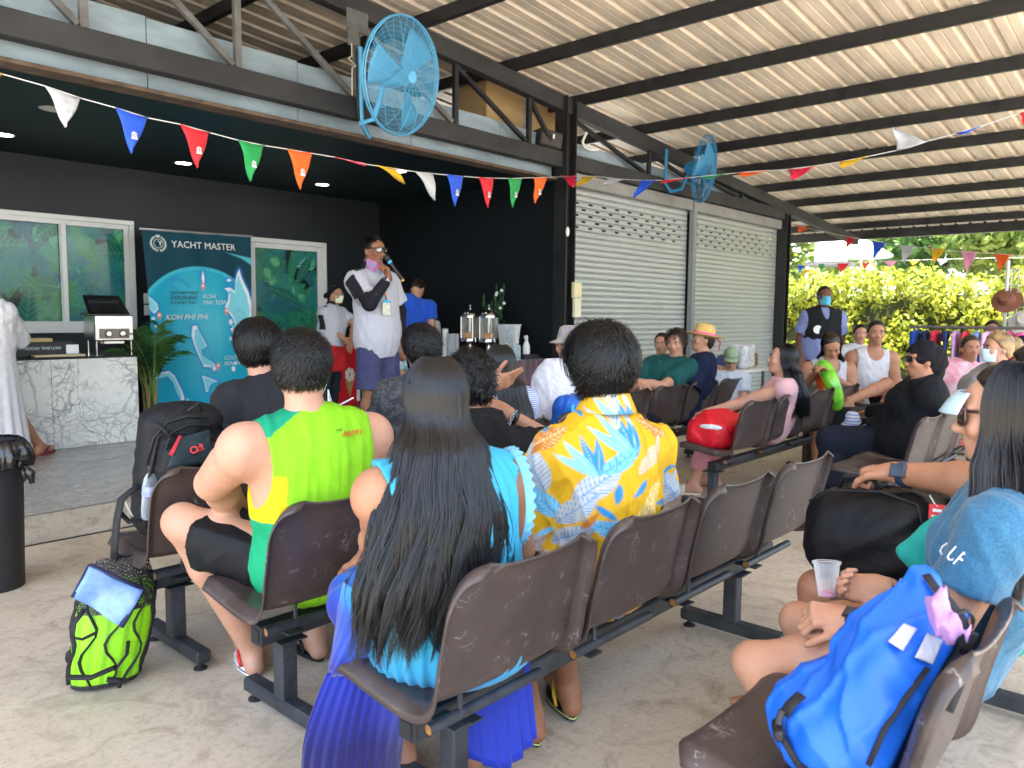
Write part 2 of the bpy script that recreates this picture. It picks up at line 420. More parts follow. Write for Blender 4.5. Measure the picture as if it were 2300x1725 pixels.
# blue grey board behind the truss
m_board = mat('blue grey board', (.225,.285,.325), .75, var=.3, scale=3, bump=.1, bscale=20, stretch=(.6,1,2))
m_rust = mat('rusty channel', (.09,.06,.042), .8, var=.5, scale=9)
fa = thing('fascia', 'blue grey fascia boarding behind the black roof truss', 'fascia', (0,YT+.2,2.93))
for i, x in enumerate(np.arange(-2.4, 7.0, 1.22)):
    MB().box((x+.003,YT+.13+.002*(i%2),2.935),(min(x+1.217,7.02),YT+.15,3.49-.012*i), .002).build('board', m_board, fa)
for i, x in enumerate(np.arange(7.24, 13.0, 1.22)):
    MB().box((x+.003,YT+.13+.002*(i%2),2.99),(min(x+1.217,13.05),YT+.15,3.40-.015*i), .002).build('board', m_board, fa)
MB().box((-2.4,YT+.02,2.905),(7.0,YT+.19,2.933)).build('channel', m_rust, fa)

# ---- truss
m_steel = mat('black painted steel', (.012,.012,.0135), .42, var=.5, scale=6, spec=.5, rvar=.12)
m_dusty = mat('dusty black steel', (.034,.033,.034), .62, var=.55, scale=3.5, detail=8, col2=(.010,.010,.0115), stretch=(.5,1,1), bump=.08)
m_greyst = mat('worn grey steel', (.105,.102,.098), .6, var=.4, scale=7)
def zr(x): return 3.90-.08*(x-6.19)      # underside of the purlins
tr = thing('roof_truss', 'long black steel truss over the stage opening with zigzag braces', 'truss', (0,YT,3.03))
MB().bar((-2.4,YT,3.125),(6.99,YT,3.125),.11,.17, bev=.006).build('bottom_chord', m_dusty, tr)
MB().bar((7.17,YT,3.125),(13.08,YT,3.125),.11,.17, bev=.006).build('bottom_chord', m_dusty, tr)
MB().bar((-2.4,YT,zr(-2.4)-.09),(16.8,YT,zr(16.8)-.09),.11,.17, bev=.006).build('top_chord', m_dusty, tr)
vx = [-1.25,-.15,.95,2.02,3.10,4.2,5.37,6.46]
def zb(x): return zr(x)-.18
for x in vx+[8.85,10.3,11.53]:
    MB().bar((x,YT,3.21),(x,YT,zb(x)),.05,.05, up=(0,1,0), bev=.004).build('post', m_greyst if x < 5 else m_steel, tr)
prs = list(zip(vx[:-1], vx[1:]))+[(6.46,6.95),(7.22,8.8),(8.9,10.25),(10.35,11.5)]
for a, b in prs:
    MB().bar((a+.03,YT+.012,zb(a)-.02),(b-.03,YT+.012,3.235),.045,.045, up=(0,1,0), bev=.004).build('brace', m_greyst if a < 5 else m_steel, tr)
# second truss far inside, seen through the first
t2 = thing('roof_truss', 'dark truss bay further back under the roof, seen through the front truss', 'truss', (0,YB-.4,3.2))
MB().bar((-2.4,YB-.4,zr(-2.4)-.09),(7,YB-.4,zr(7)-.09),.1,.16).build('top_chord', m_steel, t2)
for x in (1.0,2.9,4.3,5.9): MB().bar((x,YB-.4,3.0),(x+.1,YB-.4,zb(x)),.05,.05, up=(0,1,0)).build('post', m_greyst, t2)

# ---- roof: corrugated sheets on purlins
m_sheet = mat('weathered roof sheet', (.80,.69,.55), .45, metal=.1, var=.25, scale=2.2, detail=8, col2=(.47,.415,.35), stretch=(.5,1.6,1), rvar=.1, bump=.08, bscale=8)
roof = thing('roof', None, None, (0,0,0), kind='structure')
PX = [-1.25,0.0,1.25,2.5,3.72,4.95,6.19,7.41,8.7,9.9,11.1,12.35,13.6,14.85,16.0]
for x in PX: MB().bar((x,-1.75,zr(x)+.065),(x,9.3,zr(x)+.065),.055,.128, bev=.006).build('purlin', m_steel, roof)
ze = zr(16.95)
MB().box((16.9,-1.8,ze-.04),(17.02,7.2,ze+.17), .005).build('eave_beam', m_steel, roof)
def sheet_mesh(x0, x1, y0, n, dz):
    mb = MB(); prof = []
    P_ = .245
    for k in range(n):
        y = y0+k*P_
        prof += [(y,0),(y+.075,.0),(y+.082,.003),(y+.092,.003),(y+.10,0),(y+.175,0),(y+.187,.030),(y+.228,.030)]
    prof.append((y0+n*P_, 0))
    for (ya, za), (yb, zb_) in zip(prof[:-1], prof[1:]):
        mb.add([(x0,ya,zr(x0)+.135+dz+za),(x1,ya,zr(x1)+.135+dz+za),(x1,yb,zr(x1)+.135+dz+zb_),(x0,yb,zr(x0)+.135+dz+zb_)], [(0,3,2,1)])
    return mb
for k in range(15):
    y0 = -1.8+k*.735
    for j, (x0, x1) in enumerate(((-1.9,3.9),(3.72,11.35),(11.05,17.25))):
        sheet_mesh(x0+.015*((k*7)%5-2), x1, y0, 3, .007*(j%2)+.0015*(k%2)).build('roof_sheet', m_sheet, roof)
# opaque skin over the sheets so that no light leaks through the laps
for (x0, x1) in ((-1.9,17.25),):
    MB().add([(x0,-1.8,zr(x0)+.20),(x1,-1.8,zr(x1)+.20),(x1,9.2,zr(x1)+.20),(x0,9.2,zr(x0)+.20)], [(0,1,2,3)]).build('roof_skin', m_sheet, roof)

# ---- columns
def column(name, label, x0, x1, y0, y1, z1, z0=0):
    t = thing('steel_column', label, 'column', ((x0+x1)/2,(y0+y1)/2,z0))
    mb = MB(); f = .018
    mb.box((x0,y0,z0),(x0+f,y1,z1)).box((x1-f,y0,z0),(x1,y1,z1)).box((x0+f,(y0+y1)/2-.01,z0),(x1-f,(y0+y1)/2+.01,z1))
    mb.build('shaft', m_steel, t); return t
cl = column('c', 'black I-section column between the stage recess and the roller shutters', 6.99, 7.17, YT-.11, YT+.07, zr(7.1)-.01)
MB().ball((7.0,YT-.125,2.32),(.025,.02,.055)).build('sensor', mat('white plastic', (.75,.75,.72), .4), cl, True)
sw = thing('switch_box', 'cream switch box screwed to the black column beside the shutter', 'switch box', (7.2,YT-.12,1.4))
MB().box((7.10,YT-.16,1.58),(7.24,YT-.112,1.76), .006).build('cover', mat('cream plastic', (.68,.60,.36), .45), sw)
MB().box((7.12,YT-.155,1.36),(7.24,YT-.113,1.575), .006).build('trunking', mat('pale cream plastic', (.72,.68,.50), .45), sw)
column('c', 'black steel column at the far end of the roller shutters', 13.1, 13.27, YT-.09, YT+.09, zr(13.2)-.2)
md = thing('shutter_post', 'thin grey steel post between the two roller shutters', 'post', (10.06,YT,0))
MB().box((10.03,YT-.03,0),(10.12,YT+.05,3.02), .004).build('channel', mat('grey steel', (.2,.22,.22), .5), md)

# ---- roller shutters: every slat is a part
m_shut = mat('galvanised slat', (.47,.50,.515), .38, metal=.55, var=.12, scale=3, rvar=.08, stretch=(.3,1,3))
def slat_mb(x0, x1, z, holes):
    prof = [(0,0),(-.007,.008),(-.012,.022),(-.012,.045),(-.007,.058),(.001,.066),(.004,.07)]
    mb = MB()
    for i in range(len(prof)-1):
        (ya, za), (yb, zb_) = prof[i], prof[i+1]
        cuts = [(x0, x1)]
        if holes is not None and i == 2:
            cuts = []; x = x0+.14+holes*.14; p = x0
            while x+.09 < x1-.1: cuts.append((p, x)); p = x+.085; x += .28
            cuts.append((p, x1))
        for (a, b) in cuts:
            mb.add([(a,YT+.09+ya,z+za),(b,YT+.09+ya,z+za),(b,YT+.09+yb,z+zb_),(a,YT+.09+yb,z+zb_)], [(0,1,2,3)])
    return mb
m_housing = mat('shutter housing', (.22,.22,.21), .5, var=.2, scale=4)
def shutter(x0, x1, label):
    t = thing('roller_shutter', label, 'roller shutter', ((x0+x1)/2,YT+.1,0), 'steel roller shutters beside the stage')
    protos = {}
    for k in range(41):
        z = .07*k+.01
        hk = (k % 2) if 34 <= k <= 38 else None
        if hk not in protos:
            protos[hk] = slat_mb(x0, x1, 0, hk).build('slat', m_shut, t, True)
            o = protos[hk]
        else:
            o = protos[hk].copy(); C.objects.link(o)
        o.location = (0,0,z)
    MB().box((x0-.02,YT-.0,2.88),(x1+.02,YT+.2,3.03), .008).build('housing', m_housing, t)
    return t
shutter(7.24, 10.02, 'grey roller shutter next to the black column, closed to the floor')
shutter(10.13, 13.08, 'grey roller shutter at the far end beside the hedge, closed')

# ---- white framed window and door with a leaf print behind the glass
m_frame = mat('white window frame', (.60,.61,.60), .35, var=.05, scale=3)
m_film = mat('leaf print under glass', vc=True, rough=.25, var=.2, scale=14, spec=.3, coat=.45)
def jungle(w, h, seed, dens):
    r = random.Random(seed); cv = Canvas(w, h, (.006,.02,.02), 95)
    for _ in range(int(w*h*dens)):
        x, y = r.uniform(-.1, w+.1), r.uniform(-.1, h+.1); a = r.uniform(0, 6.28); k = r.random()
        if k < .35: cv.leaf(x, y, a, r.uniform(.3,.6), r.uniform(.07,.13), r.choice([(.015,.15,.075),(.012,.10,.09),(.035,.19,.08)]), (.05,.27,.13), 9)
        elif k < .75: cv.leaf(x, y, a, r.uniform(.35,.7), r.uniform(.10,.17), r.choice([(.015,.18,.19),(.025,.21,.10),(.02,.13,.18),(.035,.26,.17)]), None, 0, 22)
        elif k < .88: cv.leaf(x, y, a, r.uniform(.12,.2), r.uniform(.05,.07), (.08,.36,.15), (.18,.5,.3), 6)
        else: cv.leaf(x, y, a, r.uniform(.08,.2), r.uniform(.008,.014), (.18,.42,.38))
    return cv
def plane_xz(x0, x1, z0, z1, y): return lambda u, v: np.stack([x0+(x1-x0)*u, np.full_like(u, y), z0+(z1-z0)*v], -1)
wi = thing('window', 'white framed sliding window with leaf film beside the marble counter', 'window', (2.3,YB,1.15))
wx1, wz0, wz1 = 3.63, 1.155, 2.365
cv = jungle(3.0, 1.2, 5, 75); fo = cv.sheet('film', plane_xz(.7, wx1-.03, wz0+.02, wz1-.02, YB-.012), m_film, wi)
mb = MB()
for a, b in (((.6,wz1-.05),(wx1,wz1)), ((.6,wz0),(wx1,wz0+.05)), ((wx1-.055,wz0+.05),(wx1,wz1-.05))):
    mb.box((a[0],YB-.06,a[1]),(b[0],YB-.001,b[1]), .004)
mb.build('frame', m_frame, wi)
def sash(x0, x1, y):
    mb = MB(); z0, z1, t = wz0+.05, wz1-.05, .05
    mb.box((x0,y,z0),(x0+t,y+.018,z1), .003).box((x1-t,y,z0),(x1,y+.018,z1), .003).box((x0+t,y,z1-t),(x1-t,y+.018,z1), .003).box((x0+t,y,z0),(x1-t,y+.018,z0+t+.02), .003)
    s_ = mb.build('sash', m_frame, wi)
xm = ay(140,600,YB)[0]
sash(xm-.03, wx1-.056, YB-.04); sash(.9, xm+.03, YB-.058)
dr = thing('door', 'white framed glass door with leaf film behind the banner', 'door', (5.6,YB,PZ))
dx0, dx1, dz1 = 4.95, ay(728,560,YB)[0], 2.31
cv = jungle(1.25, 2.1, 9, 75); cv.sheet('film', plane_xz(dx0+.04, dx1-.08, PZ+.02, dz1-.07, YB-.012), m_film, dr)
mb = MB(); mb.box((dx0,YB-.06,dz1-.06),(dx1,YB-.001,dz1), .004).box((dx1-.07,YB-.06,PZ),(dx1,YB-.001,dz1-.06), .004).box((dx0,YB-.06,PZ),(dx0+.07,YB-.001,dz1-.06), .004)
mb.build('frame', m_frame, dr)
mb = MB(); a, b = dx0+.07, dx1-.071
mb.box((a,YB-.045,PZ+.01),(a+.06,YB-.02,dz1-.062),.003).box((b-.06,YB-.045,PZ+.01),(b,YB-.02,dz1-.062),.003).box((a+.06,YB-.045,dz1-.125),(b-.06,YB-.02,dz1-.062),.003)
mb.build('leaf_frame', m_frame, dr)

# ---- downlights, socket
m_lamp = mat('lit lamp', (.9,.9,.9), emit=(1,.98,.94), estr=6); m_off = mat('dull lamp', (.55,.52,.48), .4); m_ring = mat('satin ring', (.6,.6,.6), .3, metal=.6)
for px, py, lit, lb in ((8,302,1,'lit recessed downlight at the far left of the dark ceiling'),(118,244,0,'unlit recessed downlight behind the white pennant'),(412,366,1,'lit recessed downlight beside the red pennant tip'),(724,414,1,'lit recessed downlight above the speaker'),(897,384,1,'lit recessed downlight behind the yellow pennant')):
    p = az(px, py, 2.93); t = thing('downlight', lb, 'ceiling light', p, 'recessed ceiling lights over the stage')
    MB().lathe([(.072,-.001),(.085,-.008),(.095,-.002)], p, 24).build('ring', m_ring, t, True)
    MB().disc(p+(0,0,-.004), .072, np.diag([1,-1,-1.])).build('diffuser', m_lamp if lit else m_off, t)
p = ay(335,684,YB)
sk = thing('wall_socket', 'white double wall socket between window and banner', 'socket', (p[0],YB,p[2]))
for dz in (-.062, .066): MB().box((p[0]-.06,YB-.012,p[2]+dz-.058),(p[0]+.09,YB-.0005,p[2]+dz+.058), .004).build('plate', m_frame, sk)
MB().ball((p[0]+.02,YB-.03,p[2]-.05),(.022,.022,.02)).tube([(p[0]+.03,YB-.03,p[2]-.05),(p[0]+.06,YB-.03,p[2]-.12),(p[0]+.06,YB-.03,p[2]-.7)],.006,6).build('plug', mat('black rubber', (.015,.015,.016), .6), sk, True)
# ================================================================ beam seating
m_shell = mat('brown seat plastic', (.056,.041,.037), .34, var=.22, scale=7, spec=.5, rvar=.07, scratch=.6, bump=.05, bscale=120, world=True)
m_cap = mat('rusty pipe end', (.28,.13,.035), .7, var=.4, scale=60)
m_beam = mat('slate painted steel', (.030,.035,.042), .45, var=.5, scale=8, rvar=.1, scratch=.2)
m_rub = MATS['black rubber']
def shell_mesh():
    # side profile (y forward, z up); the sitter faces +Y
    ctrl = np.array([(.26,.425),(.235,.438),(.17,.438),(.06,.424),(-.05,.414),(-.12,.418),(-.158,.438),(-.178,.475),(-.195,.55),(-.212,.63),(-.228,.70),(-.242,.748),(-.255,.772),(-.272,.785)])
    ctrl[:,1] += np.where(ctrl[:,1] < .48, .04, .04-.02*(ctrl[:,1]-.48)/.3)
    t = np.linspace(0, len(ctrl)-1, 40); i = np.clip(t.astype(int), 0, len(ctrl)-2); f = (t-i)[:, None]
    def cr(p0,p1,p2,p3,f): return .5*((2*p1)+(-p0+p2)*f+(2*p0-5*p1+4*p2-p3)*f*f+(-p0+3*p1-3*p2+p3)*f**3)
    g = lambda k: ctrl[np.clip(k, 0, len(ctrl)-1)]
    pr = cr(g(i-1), g(i), g(i+1), g(i+2), f)
    tan = np.gradient(pr, axis=0); tan /= np.linalg.norm(tan, axis=1)[:, None]; nor = np.stack([-tan[:,1], tan[:,0]], 1)  # away from the sitter
    L = np.concatenate([[0], np.cumsum(np.linalg.norm(np.diff(pr, axis=0), axis=1))]); Lt = L[-1]; s = L/Lt
    nu = 33; V = []
    for k in range(40):
        z = pr[k,1]
        hw = .258
        if k < 14: hw = .258-.014*(1-k/14)
        dtop = Lt-L[k]; dfr = L[k]; R = .12
        if dtop < R: hw -= .085*(1-math.sqrt(max(0, 1-(1-dtop/R)**2)))
        if dfr < .06: hw -= .035*(1-math.sqrt(max(0, 1-(1-dfr/.06)**2)))
        isb = min(max((k-14)/10, 0), 1)
        for j in range(nu):
            u = -1+2*j/(nu-1); au = abs(u)
            x = hw*math.sin(u*math.pi/2*.82)/math.sin(math.pi/2*.82)
            off = 0
            off -= (.030*isb + .012*(1-isb))*(au**2.4)          # dish: sides come towards the sitter
            if au > .86: 
                e = (au-.86)/.14; off += .040*(e**1.2)*(1 if k > 0 else 1)     # rolled rim folds away from the sitter
                x = math.copysign(abs(x)+.012*e, x)
            V.append((x, pr[k,0]+nor[k,0]*-off*-1, z+nor[k,1]*off))
    V = np.array(V); i = np.arange(40*nu).reshape(40, nu)
    q = np.stack([i[:-1,:-1], i[:-1,1:], i[1:,1:], i[1:,:-1]], -1).reshape(-1, 4)
    return np_mesh('seat', V, q)
SEAT_ME = shell_mesh()
def bench(label, x0, yb, n, lx, group='beam seats in rows facing the stage', pitch=.572, caps=True):
    """x0: centre of the first seat; yb: the beam; lx: the legs"""
    t = thing('beam_seat', label, 'bench', (x0, yb, 0), group)
    for k in range(n):
        o = link('seat', SEAT_ME, m_shell, t); o.location = (k*pitch, -.02+.004*((k*7)%3-1), 0); o.rotation_euler.z = .012*((k*5)%3-1)
        if k == 0 and not o.modifiers: pass
        solid(o, .006, 0)
        cx = x0+k*pitch
        p = MB().tube([(cx-.21,yb-.115,.38),(cx+.21,yb-.115,.38)], .0155, 10, caps=False)
        p.box((cx-.13,yb-.125,.345),(cx-.07,yb-.03,.35)); p.tube([(cx-.10,yb-.115,.38),(cx-.10,yb-.115,.45)],.007,6)
        pp = p.build('pipe', m_beam, t, True)
        MB().tube([(cx-.205,yb-.115,.38),(cx-.2,yb-.115,.38)], .0145, 10).build('pipe_end', m_cap, pp, True)
    xa, xb = x0-.17, x0+(n-1)*pitch+.26
    MB().box((xa,yb-.032,.295),(xb,yb+.032,.36), .006).build('beam', m_beam, t)
    MB().box((xa-.006,yb-.034,.293),(xa+.002,yb+.034,.362), .006).box((xa-.009,yb-.018,.309),(xa-.005,yb+.018,.346)).build('end_cap', m_rub, t)
    for x in lx:
        l = MB().box((x-.03,yb-.03,.075),(x+.03,yb+.03,.294), .005).box((x-.03,yb-.235,.03),(x+.03,yb+.235,.082), .008).box((x-.05,yb-.06,.289),(x+.05,yb+.06,.2945)).build('leg', m_beam, t)
        for s_ in (-.2, .2):
            MB().lathe([(0,0),(.026,0),(.026,.006),(.012,.014),(.008,.035)], (x,yb+s_,0), 14).build('foot_pad', m_rub, l, True)
    return t
YA, YBR, YC, YD = 3.04, 2.265, 1.46, .55
bench('brown beam seat with the black backpack, front row of the left block', 1.44, YA, 5, (1.36,3.4))
bench('brown beam seat of the man in the lime tank top, second row', 1.45, YBR, 4, (1.38,3.05))
bench('brown beam seat with the woman in blue and two empty chairs', 1.41, YC, 4, (1.40,3.05))
bench('brown beam seat holding the blue dry bag, nearest row', 1.63, YD, 4, (1.5,3.1))
bench('brown beam seat behind the woman in the straw hat', 5.07, 3.57, 4, (5.0,6.8))
bench('brown beam seat holding the red bag', 5.13, 2.56, 4, (4.98,6.85))
bench('brown beam seat of the woman in the black headscarf', 5.05, 1.47, 4, (4.62,6.7))
bench('brown beam seat at the far right behind the headscarf woman', 7.6, 1.47, 4, (7.5,9.2))
# ================================================================ people: smooth bodies grown from joints (distance field -> one closed surface)
def cone(a, b, ra, rb, k=.03, cuts=None):
    a, b = np.asarray(a, float), np.asarray(b, float); r = max(ra, rb)
    return ('c', a, b, ra, rb, k, cuts, np.minimum(a, b)-r, np.maximum(a, b)+r)
def ell(c, r, R=None, k=.03, cuts=None):
    c = np.asarray(c, float); r = np.asarray(r, float); m = r.max() if R is not None else r
    return ('e', c, r, R, None, k, cuts, c-m, c+m)
def boxp(c, h, R=None, rad=.02, k=.02, cuts=None):
    c = np.asarray(c, float); h = np.asarray(h, float); m = (np.linalg.norm(h) if R is not None else h)+rad
    return ('b', c, h, R, rad, k, cuts, c-m, c+m)
def pval(p, X, Y, Z):
    t = p[0]
    if t == 'c':
        a, b, ra, rb = p[1:5]; d = b-a; dd = d@d+1e-12
        x, y, z = X-a[0], Y-a[1], Z-a[2]
        h = np.clip((x*d[0]+y*d[1]+z*d[2])/dd, 0, 1)
        v = np.sqrt((x-h*d[0])**2+(y-h*d[1])**2+(z-h*d[2])**2)-(ra+(rb-ra)*h)
    else:
        c, r, R = p[1:4]; x, y, z = X-c[0], Y-c[1], Z-c[2]
        if R is not None:
            x, y, z = x*R[0,0]+y*R[1,0]+z*R[2,0], x*R[0,1]+y*R[1,1]+z*R[2,1], x*R[0,2]+y*R[1,2]+z*R[2,2]
        if t == 'e':
            k0 = np.sqrt((x/r[0])**2+(y/r[1])**2+(z/r[2])**2); k1 = np.sqrt((x/r[0]**2)**2+(y/r[1]**2)**2+(z/r[2]**2)**2)
            v = k0*(k0-1)/(k1+1e-9)
        else:
            rad = p[4]; q = [np.abs(x)-r[0]+rad, np.abs(y)-r[1]+rad, np.abs(z)-r[2]+rad]
            v = np.sqrt(np.maximum(q[0],0)**2+np.maximum(q[1],0)**2+np.maximum(q[2],0)**2)+np.minimum(np.maximum(np.maximum(q[0],q[1]),q[2]),0)-rad
    if p[6]:
        for (o, n) in p[6]:
            n = unit(n); v = np.maximum(v, (X-o[0])*n[0]+(Y-o[1])*n[1]+(Z-o[2])*n[2])
    return v
def grow(prims, h, inflate=0, cuts=(), subs=(), disp=None, clip=None):
    lo = np.min([p[7] for p in prims], 0)-inflate-3*h; hi = np.max([p[8] for p in prims], 0)+inflate+3*h
    if clip is not None: lo = np.maximum(lo, clip[0]); hi = np.minimum(hi, clip[1])
    n = np.ceil((hi-lo)/h).astype(int)+1
    ax = [(lo[i]+h*np.arange(n[i])).astype(np.float32) for i in range(3)]
    F = np.full(n, .25, np.float32)
    for p in prims:
        k = p[5]; m = inflate+k+2.5*h
        sl = [slice(max(int((p[7][i]-m-lo[i])/h), 0), min(int((p[8][i]+m-lo[i])/h)+2, n[i])) for i in range(3)]
        X, Y, Z = ax[0][sl[0]][:,None,None], ax[1][sl[1]][None,:,None], ax[2][sl[2]][None,None,:]
        v = pval(p, X, Y, Z)-inflate; A = F[tuple(sl)]
        if A.size == 0: continue
        q = np.clip(.5+.5*(v-A)/k, 0, 1)
        F[tuple(sl)] = np.where(q >= 1, A, np.where(q <= 0, v, v*(1-q)+A*q-k*q*(1-q)))
    X, Y, Z = ax[0][:,None,None], ax[1][None,:,None], ax[2][None,None,:]
    if disp is not None: F = F+disp(X, Y, Z).astype(np.float32)
    for (o, nn) in cuts:
        nn = unit(nn); F = np.maximum(F, (X-o[0])*nn[0]+(Y-o[1])*nn[1]+(Z-o[2])*nn[2])
    for p in subs:
        F = np.maximum(F, -pval(p, X, Y, Z))
    F[0]=F[-1]=np.maximum(F[0],.01); F[:,0]=np.maximum(F[:,0],.01); F[:,-1]=np.maximum(F[:,-1],.01); F[:,:,0]=np.maximum(F[:,:,0],.01); F[:,:,-1]=np.maximum(F[:,:,-1],.01)
    return nets(F, lo, h)
def nets(F, lo, h):
    s = F < 0
    cs = [(i,j,k) for i in (0,1) for j in (0,1) for k in (0,1)]
    n = np.array(F.shape)-1
    vw = lambda A, c: A[c[0]:c[0]+n[0], c[1]:c[1]+n[1], c[2]:c[2]+n[2]]
    cnt = sum(vw(s, c).astype(np.int8) for c in cs)
    mixd = (cnt > 0) & (cnt < 8)
    cell = np.argwhere(mixd); m = len(cell)
    if m == 0: return np.zeros((0,3)), np.zeros((0,4), int)
    idx = np.full(n, -1, np.int32); idx[mixd] = np.arange(m)
    val = {c: vw(F, c)[mixd] for c in cs}
    acc = np.zeros((m,3), np.float64); w = np.zeros(m)
    for a in cs:
        for d in range(3):
            if a[d]: continue
            b = list(a); b[d] = 1; b = tuple(b)
            fa, fb = val[a], val[b]; cr = (fa < 0) != (fb < 0)
            t = np.where(cr, fa/np.where(cr, fa-fb, 1), 0)
            for e in range(3): acc[:,e] += np.where(cr, a[e]+(t if e == d else 0), 0)
            w += cr
    V = lo+h*(cell+acc/w[:,None]); Q = []
    for d in range(3):
        e, f = (d+1)%3, (d+2)%3
        sl0 = [slice(None)]*3; sl1 = [slice(None)]*3; sl0[d] = slice(0,-1); sl1[d] = slice(1,None)
        for q in (e, f): sl0[q] = slice(1,-1); sl1[q] = slice(1,-1)
        s0, s1 = s[tuple(sl0)], s[tuple(sl1)]
        for flip, cond in ((False, s0 & ~s1), (True, ~s0 & s1)):
            P = np.argwhere(cond)
            if not len(P): continue
            off = np.zeros(3, int); off[e] = 1; off[f] = 1; P = P+off
            def cellid(de, df):
                q = P.copy(); q[:,e] += de; q[:,f] += df
                return idx[q[:,0], q[:,1], q[:,2]]
            qd = np.stack([cellid(-1,-1), cellid(0,-1), cellid(0,0), cellid(-1,0)], 1)
            Q.append(qd[:, ::-1] if flip else qd)
    Q = np.concatenate(Q); Q = Q[(Q >= 0).all(1)]
    return V, Q
def wob(amp, sc_, seed):
    r = np.random.RandomState(seed); K = r.normal(0, sc_, (5,3)); ph = r.uniform(0, 6.28, 5)
    def f(X, Y, Z):
        v = 0
        for i in range(5): v = v+np.sin(K[i,0]*X+K[i,1]*Y+K[i,2]*Z+ph[i])
        return amp*v/2.2
    return f
def folds(amp, sc_, seed):
    """creased cloth: sharp ridges with soft valleys, running mostly downwards and across"""
    r = np.random.RandomState(seed); K = r.normal(0, sc_, (4,3))*np.array([1,1,.55]); ph = r.uniform(0, 6.28, 4)
    def f(X, Y, Z):
        v = 0
        for i in range(4):
            q = K[i,0]*X+K[i,1]*Y+K[i,2]*Z+ph[i]; v = v+np.abs(np.sin(q+.8*np.sin(1.7*q+ph[i]*2)))-.5
        return amp*v*.9
    return f
def smooth_noise(P, sc_, seed):
    r = np.random.RandomState(seed); K = r.normal(0, sc_, (6,3)); ph = r.uniform(0, 6.28, 6)
    return np.sin(P@K.T+ph).sum(1)/3

SK = {}
def skin(name, col):
    if name not in SK:
        SK[name] = mat('skin '+name, col, .5, var=.10, scale=11, detail=8, bump=.12, bscale=130, spec=.4, col2=(col[0]*.90, col[1]*.80, col[2]*.76), sss=.12)
    return SK[name]
m_hairblk = None
def hairmat(name, col, rough=.38):
    if 'hair '+name in MATS: return MATS['hair '+name]
    m = mat('hair '+name, col, rough, vc=True, var=.55, scale=30, spec=.42, stretch=(6,6,.6)); return m

# ---- skeletons (x to the right, y ahead, z up; metres, a person of 1.70 m)
SIT = dict(pelvis=(0,0,.535), waist=(0,-.035,.70), chest=(0,-.04,.90), neck=(0,-.025,1.055), head=(0,.005,1.215),
    sh_l=(-.172,-.03,.985), sh_r=(.172,-.03,.985), el_l=(-.24,.03,.755), el_r=(.24,.03,.755), wr_l=(-.13,.25,.64), wr_r=(.13,.25,.64),
    hip_l=(-.095,.03,.525), hip_r=(.095,.03,.525), kn_l=(-.12,.44,.515), kn_r=(.12,.44,.515), an_l=(-.11,.42,.09), an_r=(.11,.42,.09), to_l=(-.13,.58,.03), to_r=(.13,.58,.03))
STAND = dict(pelvis=(0,0,.93), waist=(0,.005,1.07), chest=(0,.0,1.26), neck=(0,-.02,1.425), head=(0,.015,1.59),
    sh_l=(-.172,-.01,1.345), sh_r=(.172,-.01,1.345), el_l=(-.235,-.03,1.09), el_r=(.235,-.03,1.09), wr_l=(-.22,.06,.86), wr_r=(.22,.06,.86),
    hip_l=(-.09,0,.91), hip_r=(.09,0,.91), kn_l=(-.10,.015,.49), kn_r=(.10,.015,.49), an_l=(-.105,-.03,.085), an_r=(.105,-.03,.085), to_l=(-.14,.12,.03), to_r=(.14,.12,.03))
